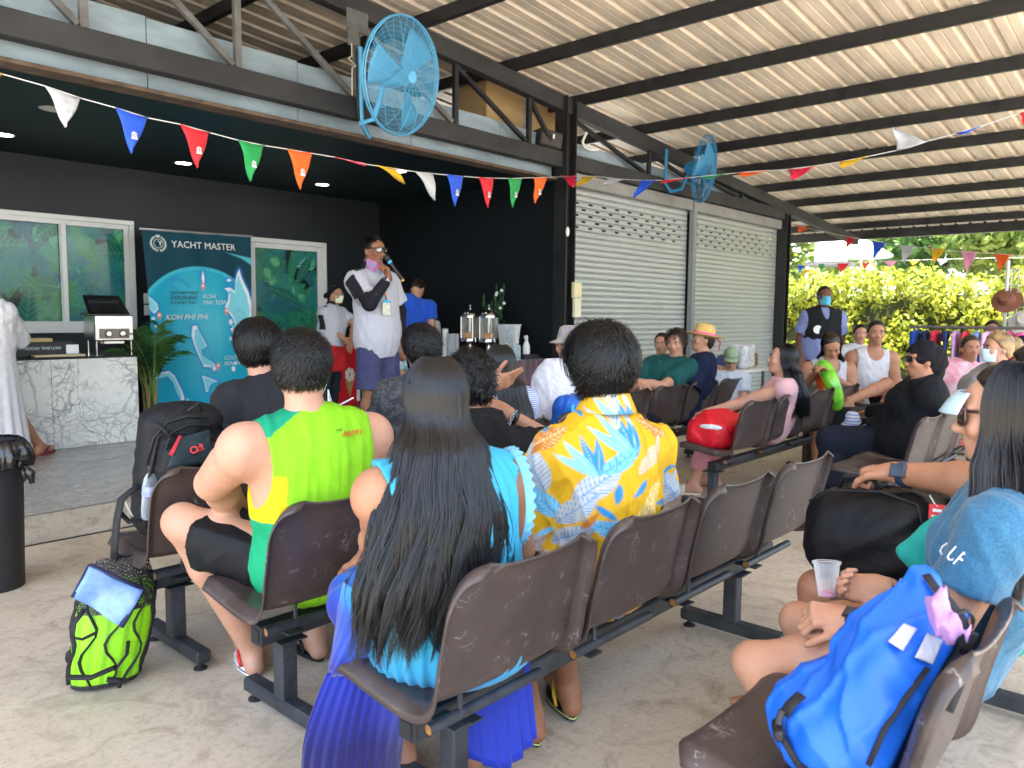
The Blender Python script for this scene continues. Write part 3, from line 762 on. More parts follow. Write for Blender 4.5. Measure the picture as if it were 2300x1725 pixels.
class Person:
    def __init__(s, label, loc, yaw=0, pose='sit', scale=1.0, bulk=1.0, skin_='tan', h=.011, arm=1.0, face=(0,0,0), group=None, fem=False, headsc=1.0, headw=None, W=None, **J):
        """face: turn (to the left +), nod (down +), tilt of the head in degrees"""
        s.t = thing('person', label, 'person', loc, group); s.loc = np.array(loc, float); s.R = rotz(math.radians(yaw)); s.sc = scale; s.bulk = bulk; s.h = h; s.arm = arm; s.fem = fem; s.pose = pose; s.hs = headsc*.93
        d = dict(SIT if pose == 'sit' else STAND); d.update(J)
        s.J = {k: s.loc+s.R@(np.array(v, float)*scale) for k, v in d.items()}
        if headw is not None:
            dl = np.array(headw)-s.J['head']
            for k_, f_ in dict(head=1, neck=.95, chest=.62, waist=.22, sh_l=.8, sh_r=.8, el_l=.55, el_r=.55, wr_l=.3, wr_r=.3).items():
                if k_ not in J: s.J[k_] = s.J[k_]+dl*f_
        if W: s.J.update({k_: np.array(v_, float) for k_, v_ in W.items()})
        s.skin = SK[skin_]; a, n, ti = [math.radians(v) for v in face]
        s.HR = s.R@rotz(a)@rotx(-n)@roty(ti)       # head axes: columns right, ahead, up
        s.fingers = {}
    def w(s, v): return s.loc+s.R@(np.array(v, float)*s.sc)
    def hp(s, v): return s.J['head']+s.HR@(np.array(v, float)*s.sc*s.hs)     # a point on the head
    def torso(s, inf=0, k=.05):
        J, b, R, c = s.J, s.bulk, s.R, s.sc; f = .93 if s.fem else 1
        up = unit(J['chest']-J['waist']); rt_ = s.R@np.array([1,0,0]); fw_ = np.cross(up, rt_); T = np.array([rt_, fw_, up]).T
        up2 = unit(J['waist']-J['pelvis']); T2 = np.array([rt_, np.cross(up2, rt_), up2]).T
        P = [ell(J['chest'], (.165*b*c*f, .112*b*c, .175*c), T, k), ell(J['waist'], (.142*b*c*f, .108*b*c, .16*c), T2, k*1.6),
             ell(J['pelvis'], (.172*b*c, .125*b*c, .125*c), None if False else T2, k*1.6)]
        P.append(ell(J['chest']*.45+J['waist']*.55, (.148*b*c*f, .11*b*c, .15*c), T, k*1.5))
        for q in 'lr':
            sh = J['sh_'+q]
            P.append(cone(J['neck']+(0,0,-.035*c), sh, .052*c*b**.5, .058*c*b**.5, k))
            P.append(cone(J['chest']+(sh-J['chest'])*.45, sh-(0,0,.02*c), .085*c*b**.5, .06*c*b**.5, k))
        if s.fem:
            for q in (-1, 1): P.append(ell(J['chest']+T@np.array([q*.072*c, .085*c*b, -.035*c]), (.062*c*b,.058*c*b,.062*c), T, k))
        return P
    def armp(s, q, k=.02, hand=True):
        J, c, a = s.J, s.sc, s.arm; sh, el, wr = J['sh_'+q], J['el_'+q], J['wr_'+q]
        P = [cone(sh, el, .054*c*a, .043*c*a, .04), cone(sh*.55+el*.45, sh*.2+el*.8, .050*c*a, .043*c*a, k)]
        m = el*.72+wr*.28
        P += [cone(el, m, .040*c*a, .043*c*a, k), cone(m, wr, .042*c*a, .0275*c*a**.6, k)]
        if hand: P += s.hand(q)
        return P
    def hand(s, q):
        J, c = s.J, s.sc; wr, el = J['wr_'+q], J['el_'+q]
        o = s.fingers.get(q, {})
        d = unit(s.R@np.array(o['dir'], float)) if 'dir' in o else unit(wr-el)
        pn = np.array(o.get('palm', (0,0,-1)), float); pn = s.R@pn; pn = unit(pn-d*(pn@d))       # palm faces this way
        th = np.cross(d, pn)*(1 if q == 'l' else -1)*o.get('flip', 1)                              # the thumb's side
        curl = o.get('curl', [35,40,45,50]); sp = o.get('spread', .0); L = [.044,.049,.046,.036]; tcurl = o.get('thumb', 35)
        P = [boxp(wr+d*.048*c+0*pn, (.040*c,.047*c,.0135*c), np.array([th, d, pn]).T, .013*c, .012)]
        P.append(cone(wr-d*.01*c, wr+d*.03*c, .027*c, .025*c, .02))
        for i in range(4):
            u = (1.5-i)/1.5
            b = wr+d*(.088-.006*abs(u-.3))*c+th*u*.029*c
            dd = unit(d+th*u*sp); a = math.radians(curl[i]); p = b; r = .0092*c; dirn = dd
            ang = 0
            for j, ln in enumerate((1,.62,.46)):
                ang += a*(.75, 1.0, .75)[j]
                dirn = dd*math.cos(ang)+pn*math.sin(ang)
                e = p+dirn*L[i]*ln*c
                P.append(cone(p, e, r, r*.92, .006)); p = e; r *= .92
        b = wr+d*.025*c+th*.03*c+pn*.006*c; ta = math.radians(tcurl)
        t1 = unit(d*math.cos(.7)+th*math.sin(.7)); p = b+t1*.042*c; P.append(cone(b, p, .0145*c, .0115*c, .014))
        t2 = unit(t1*math.cos(ta)+(d*.75+pn*.65)*math.sin(ta)); e = p+t2*.032*c; P.append(cone(p, e, .011*c, .010*c, .006))
        t3 = unit(t2*math.cos(ta*.7)+(pn*.8+d*.3-th*.2)*math.sin(ta*.7)); P.append(cone(e, e+t3*.024*c, .0100*c, .0088*c, .005))
        return P
    def head(s):
        c = s.sc*s.hs; H = s.HR; J = s.J; hp = s.hp
        P = [ell(hp((0,-.012,.025)), (.0755*c,.096*c,.092*c), H, .02), ell(hp((0,.024,-.045)), (.057*c,.066*c,.073*c), H, .03), ell(hp((0,.062,-.098)), (.026*c,.022*c,.018*c), H, .03),
             ell(hp((0,.05,.03)), (.060*c,.042*c,.05*c), H, .03)]
        P.append(cone(hp((0,.088,.0)), hp((0,.108,-.032)), .008*c, .0135*c, .012)); P.append(ell(hp((0,.097,-.036)), (.0185*c,.013*c,.010*c), H, .01))
        P.append(ell(hp((0,.082,-.066)), (.024*c,.014*c,.011*c), H, .012))
        for q in (-1,1):
            P.append(ell(hp((q*.031,.083,.021)), (.026*c,.012*c,.008*c), H, .014))       # brow
            P.append(ell(hp((q*.042,.066,-.028)), (.024*c,.022*c,.024*c), H, .02))       # cheek
            P.append(ell(hp((q*.079,-.008,-.015)), (.011*c,.020*c,.032*c), H@rotz(q*.35), .008)); 
        P.append(cone(J['neck']-(0,0,.04*c), hp((0,-.022,-.065)), .062*c*s.bulk**.4, .057*c*s.bulk**.3, .035))
        return P
    def leg(s, q, k=.03, foot=True):
        J, b, c = s.J, s.bulk, s.sc; hi, kn, an, to = J['hip_'+q], J['kn_'+q], J['an_'+q], J['to_'+q]
        P = [cone(hi, hi*.4+kn*.6, .092*c*b, .072*c*b, .05), cone(hi*.4+kn*.6, kn, .072*c*b, .056*c*b**.7, k)]
        back = unit(np.cross(np.cross(kn-hi+1e-4*s.R@np.array([0,1,0]), an-kn), an-kn)); 
        if back@(hi-kn) < 0 and abs(back@unit(hi-kn)) > .2: back = -back
        m = kn*.68+an*.32+back*.012*c
        P += [cone(kn, m, .052*c*b**.7, .055*c*b**.7, k), cone(m, an, .054*c*b**.7, .034*c*b**.4, k)]
        if foot:
            d = unit(to-an); hl = an-unit((to-an)*np.array([1,1,0]))*.035*c-(0,0,.048*c)
            P += [cone(an, hl, .034*c, .030*c, .02), cone(an-(0,0,.015*c), an*.45+to*.55, .034*c, .030*c, .02), cone(hl, to, .028*c, .026*c, .025), cone(to, to+unit((to-an)*np.array([1,1,0]))*.045*c, .024*c, .014*c, .02)]
        return P
    def body(s, legs=True, feet=True, hands='lr', h=None, arms='lr', clip=None):
        P = s.torso()+s.head()
        for q in arms: P += s.armp(q, hand=q in hands)
        if legs:
            for q in 'lr': P += s.leg(q, foot=feet)
        V, Q = grow(P, h or s.h, clip=clip)
        s.b = link('body', np_mesh('body', V-s.loc, Q), s.skin, s.t); return s
    def wear(s, name, prims, m, inf=.012, cuts=(), subs=(), disp=None, h=None, colf=None, clip=None):
        V, Q = grow(prims, h or s.h, inf, cuts, subs, disp, clip); s.lastV = (V-s.loc)@s.R
        col = colf(s, V) if colf else None
        return link(name, np_mesh(name, V-s.loc, Q, True, col), m, s.t)
    def shirt(s, m, name='shirt', sleeve=.55, hem=None, inf=.021, neck=.0, loose=.012, colf=None, h=None, subs=(), seed=1, fold=.0035, low=.10):
        """sleeve: share of the upper arm (1 = elbow, 2 = wrist, 0 = none)"""
        J, c = s.J, s.sc; P = s.torso(k=.06)
        nz = J['neck']+(J['head']-J['neck'])*(.34+neck)
        P = [p for p in P]+[ell(J['pelvis']+unit(J['waist']-J['pelvis'])*.03*c, ((.178 if s.pose == 'stand' else .166)*s.bulk*c,(.142 if s.pose == 'stand' else .128)*s.bulk*c,(.30 if s.pose == 'stand' else .14)*c), s.R, .06)]
        for q in 'lr':
            sh, el, wr = J['sh_'+q], J['el_'+q], J['wr_'+q]; a = s.arm
            if sleeve > 0:
                f = min(sleeve, 1); e = sh+(el-sh)*f
                P.append(cone(sh, e, (.056*a+.004)*c, (.050*a+loose)*c, .03, None if sleeve > 1 else [(e-unit(el-sh)*.0, el-sh)]))
                if sleeve > 1:
                    e2 = el+(wr-el)*(sleeve-1); P.append(cone(el, e2, (.045*a+loose*.5)*c, (.034*a+loose*.5)*c, .02, [(e2, wr-el)]))
        up = unit(J['chest']-J['waist'])
        hz = J['pelvis']-unit(J['waist']-J['pelvis'])*low*c if hem is None else s.w(hem)
        cuts = [(hz, -unit(J['waist']-J['pelvis']))]
        cn = [(nz, J['head']-J['neck']+s.R@np.array([0,.03,0]))]
        d = folds(fold, 16/c, seed); d2 = folds(fold*.5, 38/c, seed+50)
        return s.wear(name, P, m, inf, cuts+cn, subs, lambda X,Y,Z: d(X,Y,Z*.6)+d2(X,Y,Z*.7), h, colf)
    def pants(s, m, name='shorts', length=.75, inf=.005, loose=.01, colf=None, top=None, seed=4, fold=.0035, h=None):
        """length: share of the thigh (1 = knee, 2 = ankle)"""
        J, b, c = s.J, s.bulk, s.sc; P = [p for p in s.torso()[2:3]]; top = (-.07 if s.pose == 'stand' else .09) if top is None else top
        for q in 'lr':
            hi, kn, an = J['hip_'+q], J['kn_'+q], J['an_'+q]; f = min(length, 1); e = hi+(kn-hi)*f
            P.append(cone(hi, e, .094*c*b, (.094-.034*f+loose)*c*b, .04, None if length > 1 else [(e, kn-hi)]))
            if length > 1:
                e2 = kn+(an-kn)*(length-1); mid = kn*.65+an*.35
                P += [cone(kn, mid, (.055+loose*.6)*c*b**.7, (.056+loose*.7)*c*b**.7, .03, None if length > 1.35 else [(e2, an-kn)])]
                if length > 1.35: P += [cone(mid, e2, (.056+loose*.7)*c*b**.7, (.040+loose)*c*b**.5, .03, [(e2, an-kn)])]
        d = folds(fold, 18/c, seed)
        return s.wear(name, P, m, inf, [(J['pelvis']+unit(J['waist']-J['pelvis'])*top*c, J['waist']-J['pelvis'])], (), d, h, colf)
    def back(s, x, z, gap=.004, side=-1):
        """a point on the outside of the garment made last, at local x and z (side -1 the back, 1 the front)"""
        L = s.lastV; m = (np.abs(L[:,0]-x) < .014) & (np.abs(L[:,2]-z) < .014)
        y = (L[m,1].min() if side < 0 else L[m,1].max()) if m.any() else -.15
        return s.loc+s.R@np.array([x, y+side*gap, z])
    def back_axes(s, x, z, w=.05, side=-1):
        a, b, c_, d = s.back(x-w,z,side=side), s.back(x+w,z,side=side), s.back(x,z-w*.5,side=side), s.back(x,z+w*.5,side=side)
        u = unit(b-a)*(-side); v = unit(d-c_); n = unit(np.cross(u, v)); v = np.cross(n, u); return np.array([u, v, n]).T
    # ---- features
    def features(s, eyes=True, mouth=True, brows=True, dark=(.02,.012,.01), lip=(.36,.12,.10), h=None):
        c = s.sc*s.hs; H = s.HR
        if eyes:
            for q in (-1,1):
                mb = MB(); mb.ball(s.hp((q*.031,.0845,.003)), (.0145*c,.010*c,.0070*c), 10, 6, H, col=(.62,.58,.54)); mb.ball(s.hp((q*.031,.0920,.003)), (.0068*c,.004*c,.0066*c), 8, 6, H, col=(.015,.01,.008))
                mb.build('eye', MATS['painted small'], s.t, 'all', True)
        if brows:
            for q in (-1,1):
                MB().tube([s.hp((q*.014,.0985,.020)), s.hp((q*.032,.0975,.027)), s.hp((q*.050,.086,.022))], [.0034*c,.0046*c,.002*c], 6, col=dark).build('eyebrow', MATS['painted small'], s.t, 'all', True)
        if mouth:
            mb = MB(); mb.tube([s.hp((-.024,.085,-.067)), s.hp((-.010,.0975,-.0645)), s.hp((.010,.0975,-.0645)), s.hp((.024,.085,-.067))], [.002*c,.0045*c,.0045*c,.002*c], 6, col=lip)
            mb.tube([s.hp((-.022,.085,-.069)), s.hp((-.008,.097,-.0735)), s.hp((.008,.097,-.0735)), s.hp((.022,.085,-.069))], [.002*c,.0052*c,.0052*c,.002*c], 6, col=lip)
            mb.build('lips', MATS['painted small'], s.t, 'all', True)
    def mask(s, col, name='face_mask', strap=True):
        c = s.sc*s.hs
        def f(u, v):
            a = -1.25+2.5*u; z = -.018-.092*v; r = .080-.012*v*v+.030*math.exp(-(a/.45)**2)*(1-.4*v)+.006
            return s.hp((math.sin(a)*r*.82, .016+math.cos(a)*r*.98, z+.012*math.cos(a)*(1-v)))
        o = MB().grid(f, 17, 9).build(name, cloth('mask %d' % int(col[0]*999), col, bump=.15), s.t, 'all'); solid(o, .0025, 0)
        if strap:
            for q in (-1,1):
                MB().tube([f(0 if q < 0 else 1, .1), s.hp((q*.088,-.005,.012)), s.hp((q*.088,-.028,-.008)), s.hp((q*.084,-.014,-.045)), f(0 if q < 0 else 1, .9)], .0016*c, 5).build('mask_strap', cloth('mask %d' % int(col[0]*999), col), s.t, 'all')
    def glasses(s, fr=(.01,.01,.012), lens=(.01,.01,.015), rw=.030, rh=.021, z=.006, thick=.0022, clear=False, mirror=False):
        c = s.sc*s.hs; ml = glass('clear lens', (.95,.95,.95), mixf=.08) if clear else (mat('dark lens', (.012,.013,.018), .05, var=0, spec=1, coat=1))
        mf = mat('spectacle frame %d' % (fr[0]*1000), fr, .3, var=.3, scale=40, coat=.5); mb = MB()
        for q in (-1,1):
            ring = []
            for i in range(20):
                t = 2*math.pi*i/20; x = abs(math.cos(t))**.75*math.copysign(1, math.cos(t))*rw; zz = abs(math.sin(t))**.75*math.copysign(1, math.sin(t))*rh
                X = q*.034+x; ring.append(s.hp((X, .104-.55*max(abs(X)-.02, 0)**1.0*.55, z+zz)))
            mb.tube(ring, thick*c, 6, closed=True)
            l = MB(); l.add(ring, [tuple(range(20))]); l.build('lens', ml, s.t)
            mb.tube([s.hp((q*.064,.086,z+.010)), s.hp((q*.080,.05,z+.010)), s.hp((q*.083,-.015,z+.006)), s.hp((q*.080,-.035,z-.012))], thick*c, 6, flat=1.5)
        mb.tube([s.hp((-.008,.104,z+.004)), s.hp((0,.108,z+.007)), s.hp((.008,.104,z+.004))], thick*c, 6)
        mb.build('glasses_frame', mf, s.t, 'all')
    # ---- hair
    def cap(s, m, col, t=.012, front=.055, nape=-.085, h=None, extra=(), name='hair', side=.0, disp=None, subs=()):
        """hair as a shell round the skull; front: how far ahead the hairline lies, nape: its lower edge"""
        c = s.sc*s.hs; H = s.HR; hp = s.hp
        P = [ell(hp((0,-.014,.027)), ((.0765+t)*c,(.098+t)*c,(.093+t*1.15)*c), H, .02), ell(hp((0,-.045,-.035)), ((.062+t*.8)*c,(.058+t*.8)*c,(.07)*c), H, .03)]+list(extra)
        ahead = H@np.array([0,1,0.]); up = H@np.array([0,0,1.])
        fp = hp((0,front,.07)); cuts = [(fp, ahead*1.0-up*.75), (hp((0,0,nape)), -up)]
        face = [ell(hp((0,.085,-.03)), (.068*c,.085*c,.085*c), H, .01)]
        if not side: face += [ell(hp((q*.085,.02,-.05)), (.03*c,.040*c,.055*c), H, .01) for q in (-1,1)]
        V, Q = grow(P, h or s.h*.8, 0, cuts, face+list(subs), disp)
        s.capV = V
        cc = np.tile(np.array(col), (len(V),1))*(1+.5*smooth_noise(V, 60, 3))[:,None].clip(.3,1.6)
        return link(name, np_mesh(name, V-s.loc, Q, True, cc), m, s.t)
    def strands(s, m, col, n=900, step=.012, seg=6, w=.0016, lift=.01, crown=(0.015,-.06,.11), messy=.25, seed=1, sel=None, name='hair_strands', grav=0, sheen=.5, lift2=0):
        """short hair lying over the skull, running away from the crown"""
        r = np.random.RandomState(seed); c = s.sc*s.hs; cen = s.hp((0,-.012,.022)); cr = unit(s.hp(crown)-cen)
        V = s.capV; d = V-cen
        pick = r.choice(len(V), n, replace=n > len(V)); P = V[pick].copy()
        N = d[pick]/np.linalg.norm(d[pick], axis=1)[:,None]
        T = N*0; out = []
        fly = r.normal(0,.35,n)+np.where(r.rand(n) < .035, r.uniform(.4,1.3,n), 0); jit = r.normal(0, messy, (n,3)); wv = r.uniform(.6, 1.35, n)
        pts = [P-N*.004*c]; cur = P; rad = np.linalg.norm(d[pick], axis=1)
        for k in range(seg):
            N = (cur-cen); N /= np.linalg.norm(N, axis=1)[:,None]
            T = N-cr; T += jit; T[:,2] -= grav*(k+1)/seg
            T -= N*(T*N).sum(1)[:,None]; T /= np.linalg.norm(T, axis=1)[:,None]+1e-9
            cur = cur+T*(step*c*wv)[:,None]+N*((lift*c*(.6 if k < 2 else (-.1 if lift2 == 0 else lift2)))*(1+fly))[:,None]
            pts.append(cur)
        return s.ribbons(np.array(pts), cen, m, col, w, r, name, sheen)
    def ribbons(s, pts, cen, m, col, w, r, name, sheen=.5, taper=True):
        K, n, _ = pts.shape                 # (steps, strands, 3)
        tan = np.gradient(pts, axis=0); out = pts-cen; out /= np.linalg.norm(out, axis=2)[..., None]+1e-9
        side = np.cross(tan, out); side /= np.linalg.norm(side, axis=2)[..., None]+1e-9
        tl = (1-np.linspace(0,1,K)**3*.85) if taper else np.ones(K)
        ww = w*s.sc*tl[:,None,None]*r.uniform(.6,1.4,(1,n,1))
        mid = pts+out*ww*.55
        V = np.stack([pts-side*ww, mid, pts+side*ww], 2)     # (K,n,3,3): a low roof-shaped ribbon
        V = V.transpose(1,0,2,3).reshape(-1,3)
        i = np.arange(n*K*3).reshape(n,K,3)
        q = np.concatenate([np.stack([i[:,:-1,a], i[:,:-1,a+1], i[:,1:,a+1], i[:,1:,a]], -1).reshape(-1,4) for a in (0,1)])
        sh = (1+sheen*r.normal(0,.6,(n,1,1))).clip(.35,3)
        cc = (np.ones((n,K,3))*sh)[..., None]*np.array(col)
        return link(name, np_mesh(name, V-s.loc, q, True, cc.reshape(-1,3)), m, s.t)
mat('painted small', vc=True, rough=.35, var=.05)
for n_, c_ in (('fair',(.53,.30,.205)),('tan',(.41,.205,.12)),('light',(.50,.275,.18)),('brown',(.27,.125,.068)),('dark',(.15,.065,.036)),('olive',(.36,.18,.105)),('pink',(.52,.28,.21))): skin(n_, c_)
# ================================================================ the people
HB = hairmat('black', (.012,.012,.013)); BLK = (.0062,.0062,.0075)
AUD = 'seated audience listening to the briefing'
def drape(name, fn, nu, nv, m, s, colf=None, th=.003):
    U, V_ = np.meshgrid(np.linspace(0,1,nu), np.linspace(0,1,nv)); P = fn(U.ravel(), V_.ravel())
    i = np.arange(nu*nv).reshape(nv, nu); q = np.stack([i[:-1,:-1], i[:-1,1:], i[1:,1:], i[1:,:-1]], -1).reshape(-1,4)
    col = colf(P) if colf else None
    o = link(name, np_mesh(name, P-base_of(s), q, True, col), m, s); return solid(o, th, 0)
def hit(V, px, py, off=.004, rad=.012):
    """where the sight line through a photographed point meets a finished mesh (so prints and straps lie on it)"""
    d = unit(_ray(px, py)); q = np.asarray(V)-CO; t = q@d; m = np.linalg.norm(q-t[:,None]*d, axis=1) < rad
    if not m.any(): m = np.linalg.norm(q-t[:,None]*d, axis=1) < rad*4
    tt = t[m].min() if m.any() else 2.; return CO+d*(tt-off)
def lerp(a, b, t): return a+(b-a)*t
def pathpt(pts, t):
    pts = np.array(pts, float); x = t*(len(pts)-1); i = np.clip(x.astype(int), 0, len(pts)-2); f = (x-i)[:,None]
    g = lambda k: pts[np.clip(k, 0, len(pts)-1)]
    p0,p1,p2,p3 = g(i-1), g(i), g(i+1), g(i+2)
    return .5*((2*p1)+(-p0+p2)*f+(2*p0-5*p1+4*p2-p3)*f*f+(-p0+3*p1-3*p2+p3)*f**3)
def sandal(pr, q, sole, strap, col2=None, th=.016, thong=True, label=None):
    J = pr.J; an, to = J['an_'+q], J['to_'+q]; d = unit((to-an)*np.array([1,1,0])); sd_ = np.array([-d[1], d[0], 0]); o = an*np.array([1,1,0])-d*.06; z0 = max(to[2]-.03, .002)
    mb = MB(); N = 18; L = .275
    out = [];
    for i in range(N):
        t = 2*math.pi*i/N; y = (math.cos(t)*.5+.5)*L; w_ = (.036+.014*math.sin(math.pi*min(y/L*1.0,1)**1.4)) ; out.append(o+d*y+sd_*math.sin(t)*w_*(1 if abs(math.sin(t)) < .99 else 1))
    for z in (0, th): pass
    mb.add([p+(0,0,z0) for p in out]+[p+(0,0,z0+th) for p in out], [tuple(range(N))[::-1], tuple(range(N,2*N))]+[(i,(i+1)%N,N+(i+1)%N,N+i) for i in range(N)])
    s_ = mb.build('sandal', sole, pr.t)
    if col2 is not None:
        e = MB(); e.add([p+(0,0,z0+th*.35)+unit(p-o-d*L/2)*.0015 for p in out]+[p+(0,0,z0+th*.6)+unit(p-o-d*L/2)*.0015 for p in out], [(i,(i+1)%N,N+(i+1)%N,N+i) for i in range(N)]); e.build('sole_stripe', col2, s_)
    if thong:
        f = o+d*.20+(0,0,z0+th+.012); b = MB()
        for sg in (-1,1): b.tube([f, o+d*.155+sd_*sg*.026+(0,0,z0+th+.052), o+d*.10+sd_*sg*.043+(0,0,z0+th+.035), o+d*.075+sd_*sg*.040+(0,0,z0+th)], [.005,.007,.007,.006], 6, flat=.5)
        b.build('strap', strap, s_, 'all')
    else:
        b = MB()
        b.grid(lambda u, v: o+d*(.12+.10*v)+sd_*math.cos(math.pi*u)*(.050)+(0,0,z0+th*.6+math.sin(math.pi*u)*(.075-.028*v)), 13, 4); solid(b.build('strap', strap, s_, 'all'), .004, 0)
    return s_

# ---------------------------------------------------------------- man in the lime tank top
m_tank = mat('running vest cloth', vc=True, rough=.7, var=.05, scale=30, bump=.18, bscale=45, spec=.3)
p = Person('man in a lime green and yellow tank top and black shorts, back to us', (1.50,2.25,0), -12, 'sit', bulk=1.24, arm=1.32, skin_='fair', h=.0075, headw=ay(680,828,2.20), face=(-26,4,0), group=AUD, headsc=1.02,
    W=dict(el_l=ay(478,1085,2.42), wr_l=(1.50,2.72,.60), kn_l=ay(408,1172,2.70), an_l=az(566,1462,.085), to_l=az(525,1420,.03), kn_r=(1.80,2.72,.50), an_r=(1.72,2.60,.09), to_r=(1.75,2.76,.03), wr_r=(1.66,2.62,.62)))
for q in 'lr': p.J['sh_'+q] = p.J['sh_'+q]+np.array([(-.045 if q == 'l' else .045), 0, -.01])
p.body()
def tankcol(s, V):
    L = (V-s.loc)@s.R; x, y, z = L.T; c = np.tile(np.array((.215,.53,.012)), (len(V),1))
    sx = np.abs(x)
    side = (sx > .165-.10*np.clip((.86-z)/.2, -1, 1)*0) & (z < .90)
    lim = .172+.0*z
    c[(sx > lim) & (z < .88) & (z > .725)] = (.62,.50,.008)
    c[(sx > lim-.004) & (z <= .725)] = (.008,.32,.145)
    dd = sx*.8+(z-1.03)*1.0
    c[(sx > .06) & (z+.62*sx > 1.135) & (y < .1)] = (.005,.26,.135)
    return c
J = p.J; arm_h = []
for q in 'lr':
    sg = -1 if q == 'l' else 1
    sh = J['sh_'+q]; out = p.R@np.array([sg,0,0])
    arm_h += [ell(sh+out*.075+np.array([0,0,-.06]), (.150,.19,.215), p.R, .01)]
p.shirt(m_tank, 'tank_top', sleeve=0, colf=tankcol, h=.006, subs=arm_h, inf=.012, fold=.0035, low=.16)
Tx = p.back_axes(0,.93); text('lettering', 'ARMY', .027, p.back(.0,.99,.003), p.back_axes(.03,.985), mat('red print', (.55,.03,.015), .6), p.t, shear=.15, sx=1.1)
text('lettering', 'OUR', .010, p.back(-.018,1.01,.003), Tx, mat('black print', (.02,.02,.02), .6), p.t)
p.pants(mat('black sports cloth', (.0065,.007,.0085), .62, var=.3, scale=18, bump=.6, bscale=16, spec=.25), length=.72, loose=.03, fold=.007)
p.cap(HB, BLK, t=.011, nape=-.045, front=.05); p.strands(HB, BLK, n=3600, step=.011, seg=5, w=.0010, lift=.007, messy=.45, seed=2)
p.cap(hairmat('stubble',(.1,.08,.07),.7), (.13,.082,.058), t=.0045, nape=-.088, front=.02, name='stubble'); p.mask((.62,.70,.74))
sandal(p, 'l', mat('white rubber', (.72,.72,.70), .5), mat('red strap', (.55,.02,.02), .5), mat('navy stripe', (.02,.03,.09), .5), .022)
sandal(p, 'r', mat('black foam', (.013,.013,.014), .7), mat('black foam', (0,0,0)))
ph = thing('phone', 'silver phone in the hands of the man in lime', 'phone', (1.60,2.70,.64)); MB().obox((1.53,2.69,.645),(.16,.075,.009), rotz(-.3), .003).build('case', mat('silver case', (.5,.5,.52), .3, metal=.7), ph)

# ---------------------------------------------------------------- woman in the blue pleated dress
m_pleat = mat('pleated chiffon', vc=True, rough=.6, var=.06, scale=40, spec=.3, sheen=.2)
wl = (1.41,1.47,0)
p = Person('woman with waist length black hair in a turquoise and royal blue dress', wl, -22, 'sit', skin_='tan', h=.0075, fem=True, bulk=1.0, arm=.94, headw=ay(978,905,1.50), face=(-10,4,0), group=AUD, headsc=.96,
    W=dict(an_l=az(905,1690,.09), to_l=az(860,1640,.03)+(.0,.06,0), an_r=az(1058,1655,.085), to_r=az(1068,1640,.03)+(.02,.12,0), kn_l=(1.42,1.90,.50), kn_r=(1.60,1.88,.50), el_l=(1.36,1.74,.76), wr_l=(1.46,1.92,.62)))
p.body()
AQ = np.array((.026,.31,.47)); AZ = np.array((.012,.19,.52)); RB = np.array((.007,.025,.33)); DB = np.array((.008,.0065,.095))
def grad(t):
    t = np.clip(t, 0, 1)[:,None]
    return np.where(t < .45, AQ+(AZ-AQ)*(t/.45), np.where(t < .75, AZ+(RB-AZ)*((t-.45)/.3), RB+(DB-RB)*((t-.75)/.25)))
def dresscol(s, V):
    L = (V-s.loc)@s.R; x, y, z = L.T
    return grad(np.clip((.60-z)/.30, 0, 1)*.5+np.clip((y+.02)/.24, 0, 1)*.6)
J = p.J; sub = []
for q in 'lr':
    sg = -1 if q == 'l' else 1
    sub.append(ell(J['sh_'+q]+p.R@np.array([sg*.06,0,-.05]), (.085,.16,.155), p.R, .01))
def pleat(X, Y, Z):
    a = np.arctan2((X-wl[0]), -(Y-wl[1]-.08)); return .0045*np.sin(a*46)
pl = list(p.torso(k=.06))+[cone(J['hip_l'], J['kn_l'], .105,.085,.06), cone(J['hip_r'], J['kn_r'], .105,.085,.06), ell(p.w((0,-.03,.53)), (.215,.16,.11), p.R, .05), ell(p.w((0,-.0,.62)), (.185,.135,.16), p.R, .06)]
p.wear('dress', pl, m_pleat, .016, [(p.w((0,0,1.075)), np.array([0,0,1.]))], sub, pleat, .0055, dresscol)
# the wide skirt spread over the seat and hanging off its left side
def pl_(x): return 2*np.abs((x/6.2832) % 1-.5)-.5
Ttop = [(1.44,1.33,.66),(1.33,1.32,.67),(1.23,1.38,.67),(1.19,1.52,.67),(1.21,1.68,.66),(1.33,1.82,.62)]
Tbot = [az(985,1472,.455), az(905,1490,.44), az(825,1502,.43), az(745,1518,.425), np.array((1.22,1.76,.44)), np.array((1.34,1.86,.47))]
def skirtA(u, v):
    a = pathpt(Ttop, u); b = pathpt(Tbot, u); P = a+(b-a)*v[:,None]; P[:,2] += .045*np.sin(np.pi*v**.8)*(1-.3*u); P[:,0] -= .03*np.sin(np.pi*v)*u; P[:,1] -= .03*np.sin(np.pi*v); n_ = unit(np.array([-.7,-.7,.3])); P += n_[None]*(pl_(u*95)*.007*(.35+v))[:,None]; return P
drape('skirt', skirtA, 240, 20, m_pleat, p.t, lambda P: grad(np.clip((P[:,1]-1.40)/.16, 0, 1)*.70*np.clip((.70-P[:,2])/.10,0,1)+.15*np.clip((.5-P[:,2])/.06,0,1)))
top = [az(735,1512,.435), az(790,1512,.43), az(850,1520,.42), az(915,1590,.395)]
bot = [az(690,1810,.02), az(760,1835,.015), az(830,1800,.03), az(895,1745,.07)]
def skirtB(u, v):
    a = pathpt(top, u); b = pathpt(bot, u); P = a+(b-a)*v[:,None]; s_ = pl_(u*62+v*5)*.010*(.4+v); P[:,0] -= s_*.8; P[:,1] -= s_*.6; P[:,0] -= .045*np.sin(v*3.1)*(1-u); return P
drape('skirt', skirtB, 170, 24, m_pleat, p.t, lambda P: grad(.78+.22*np.clip((.42-P[:,2])/.2,0,1)))
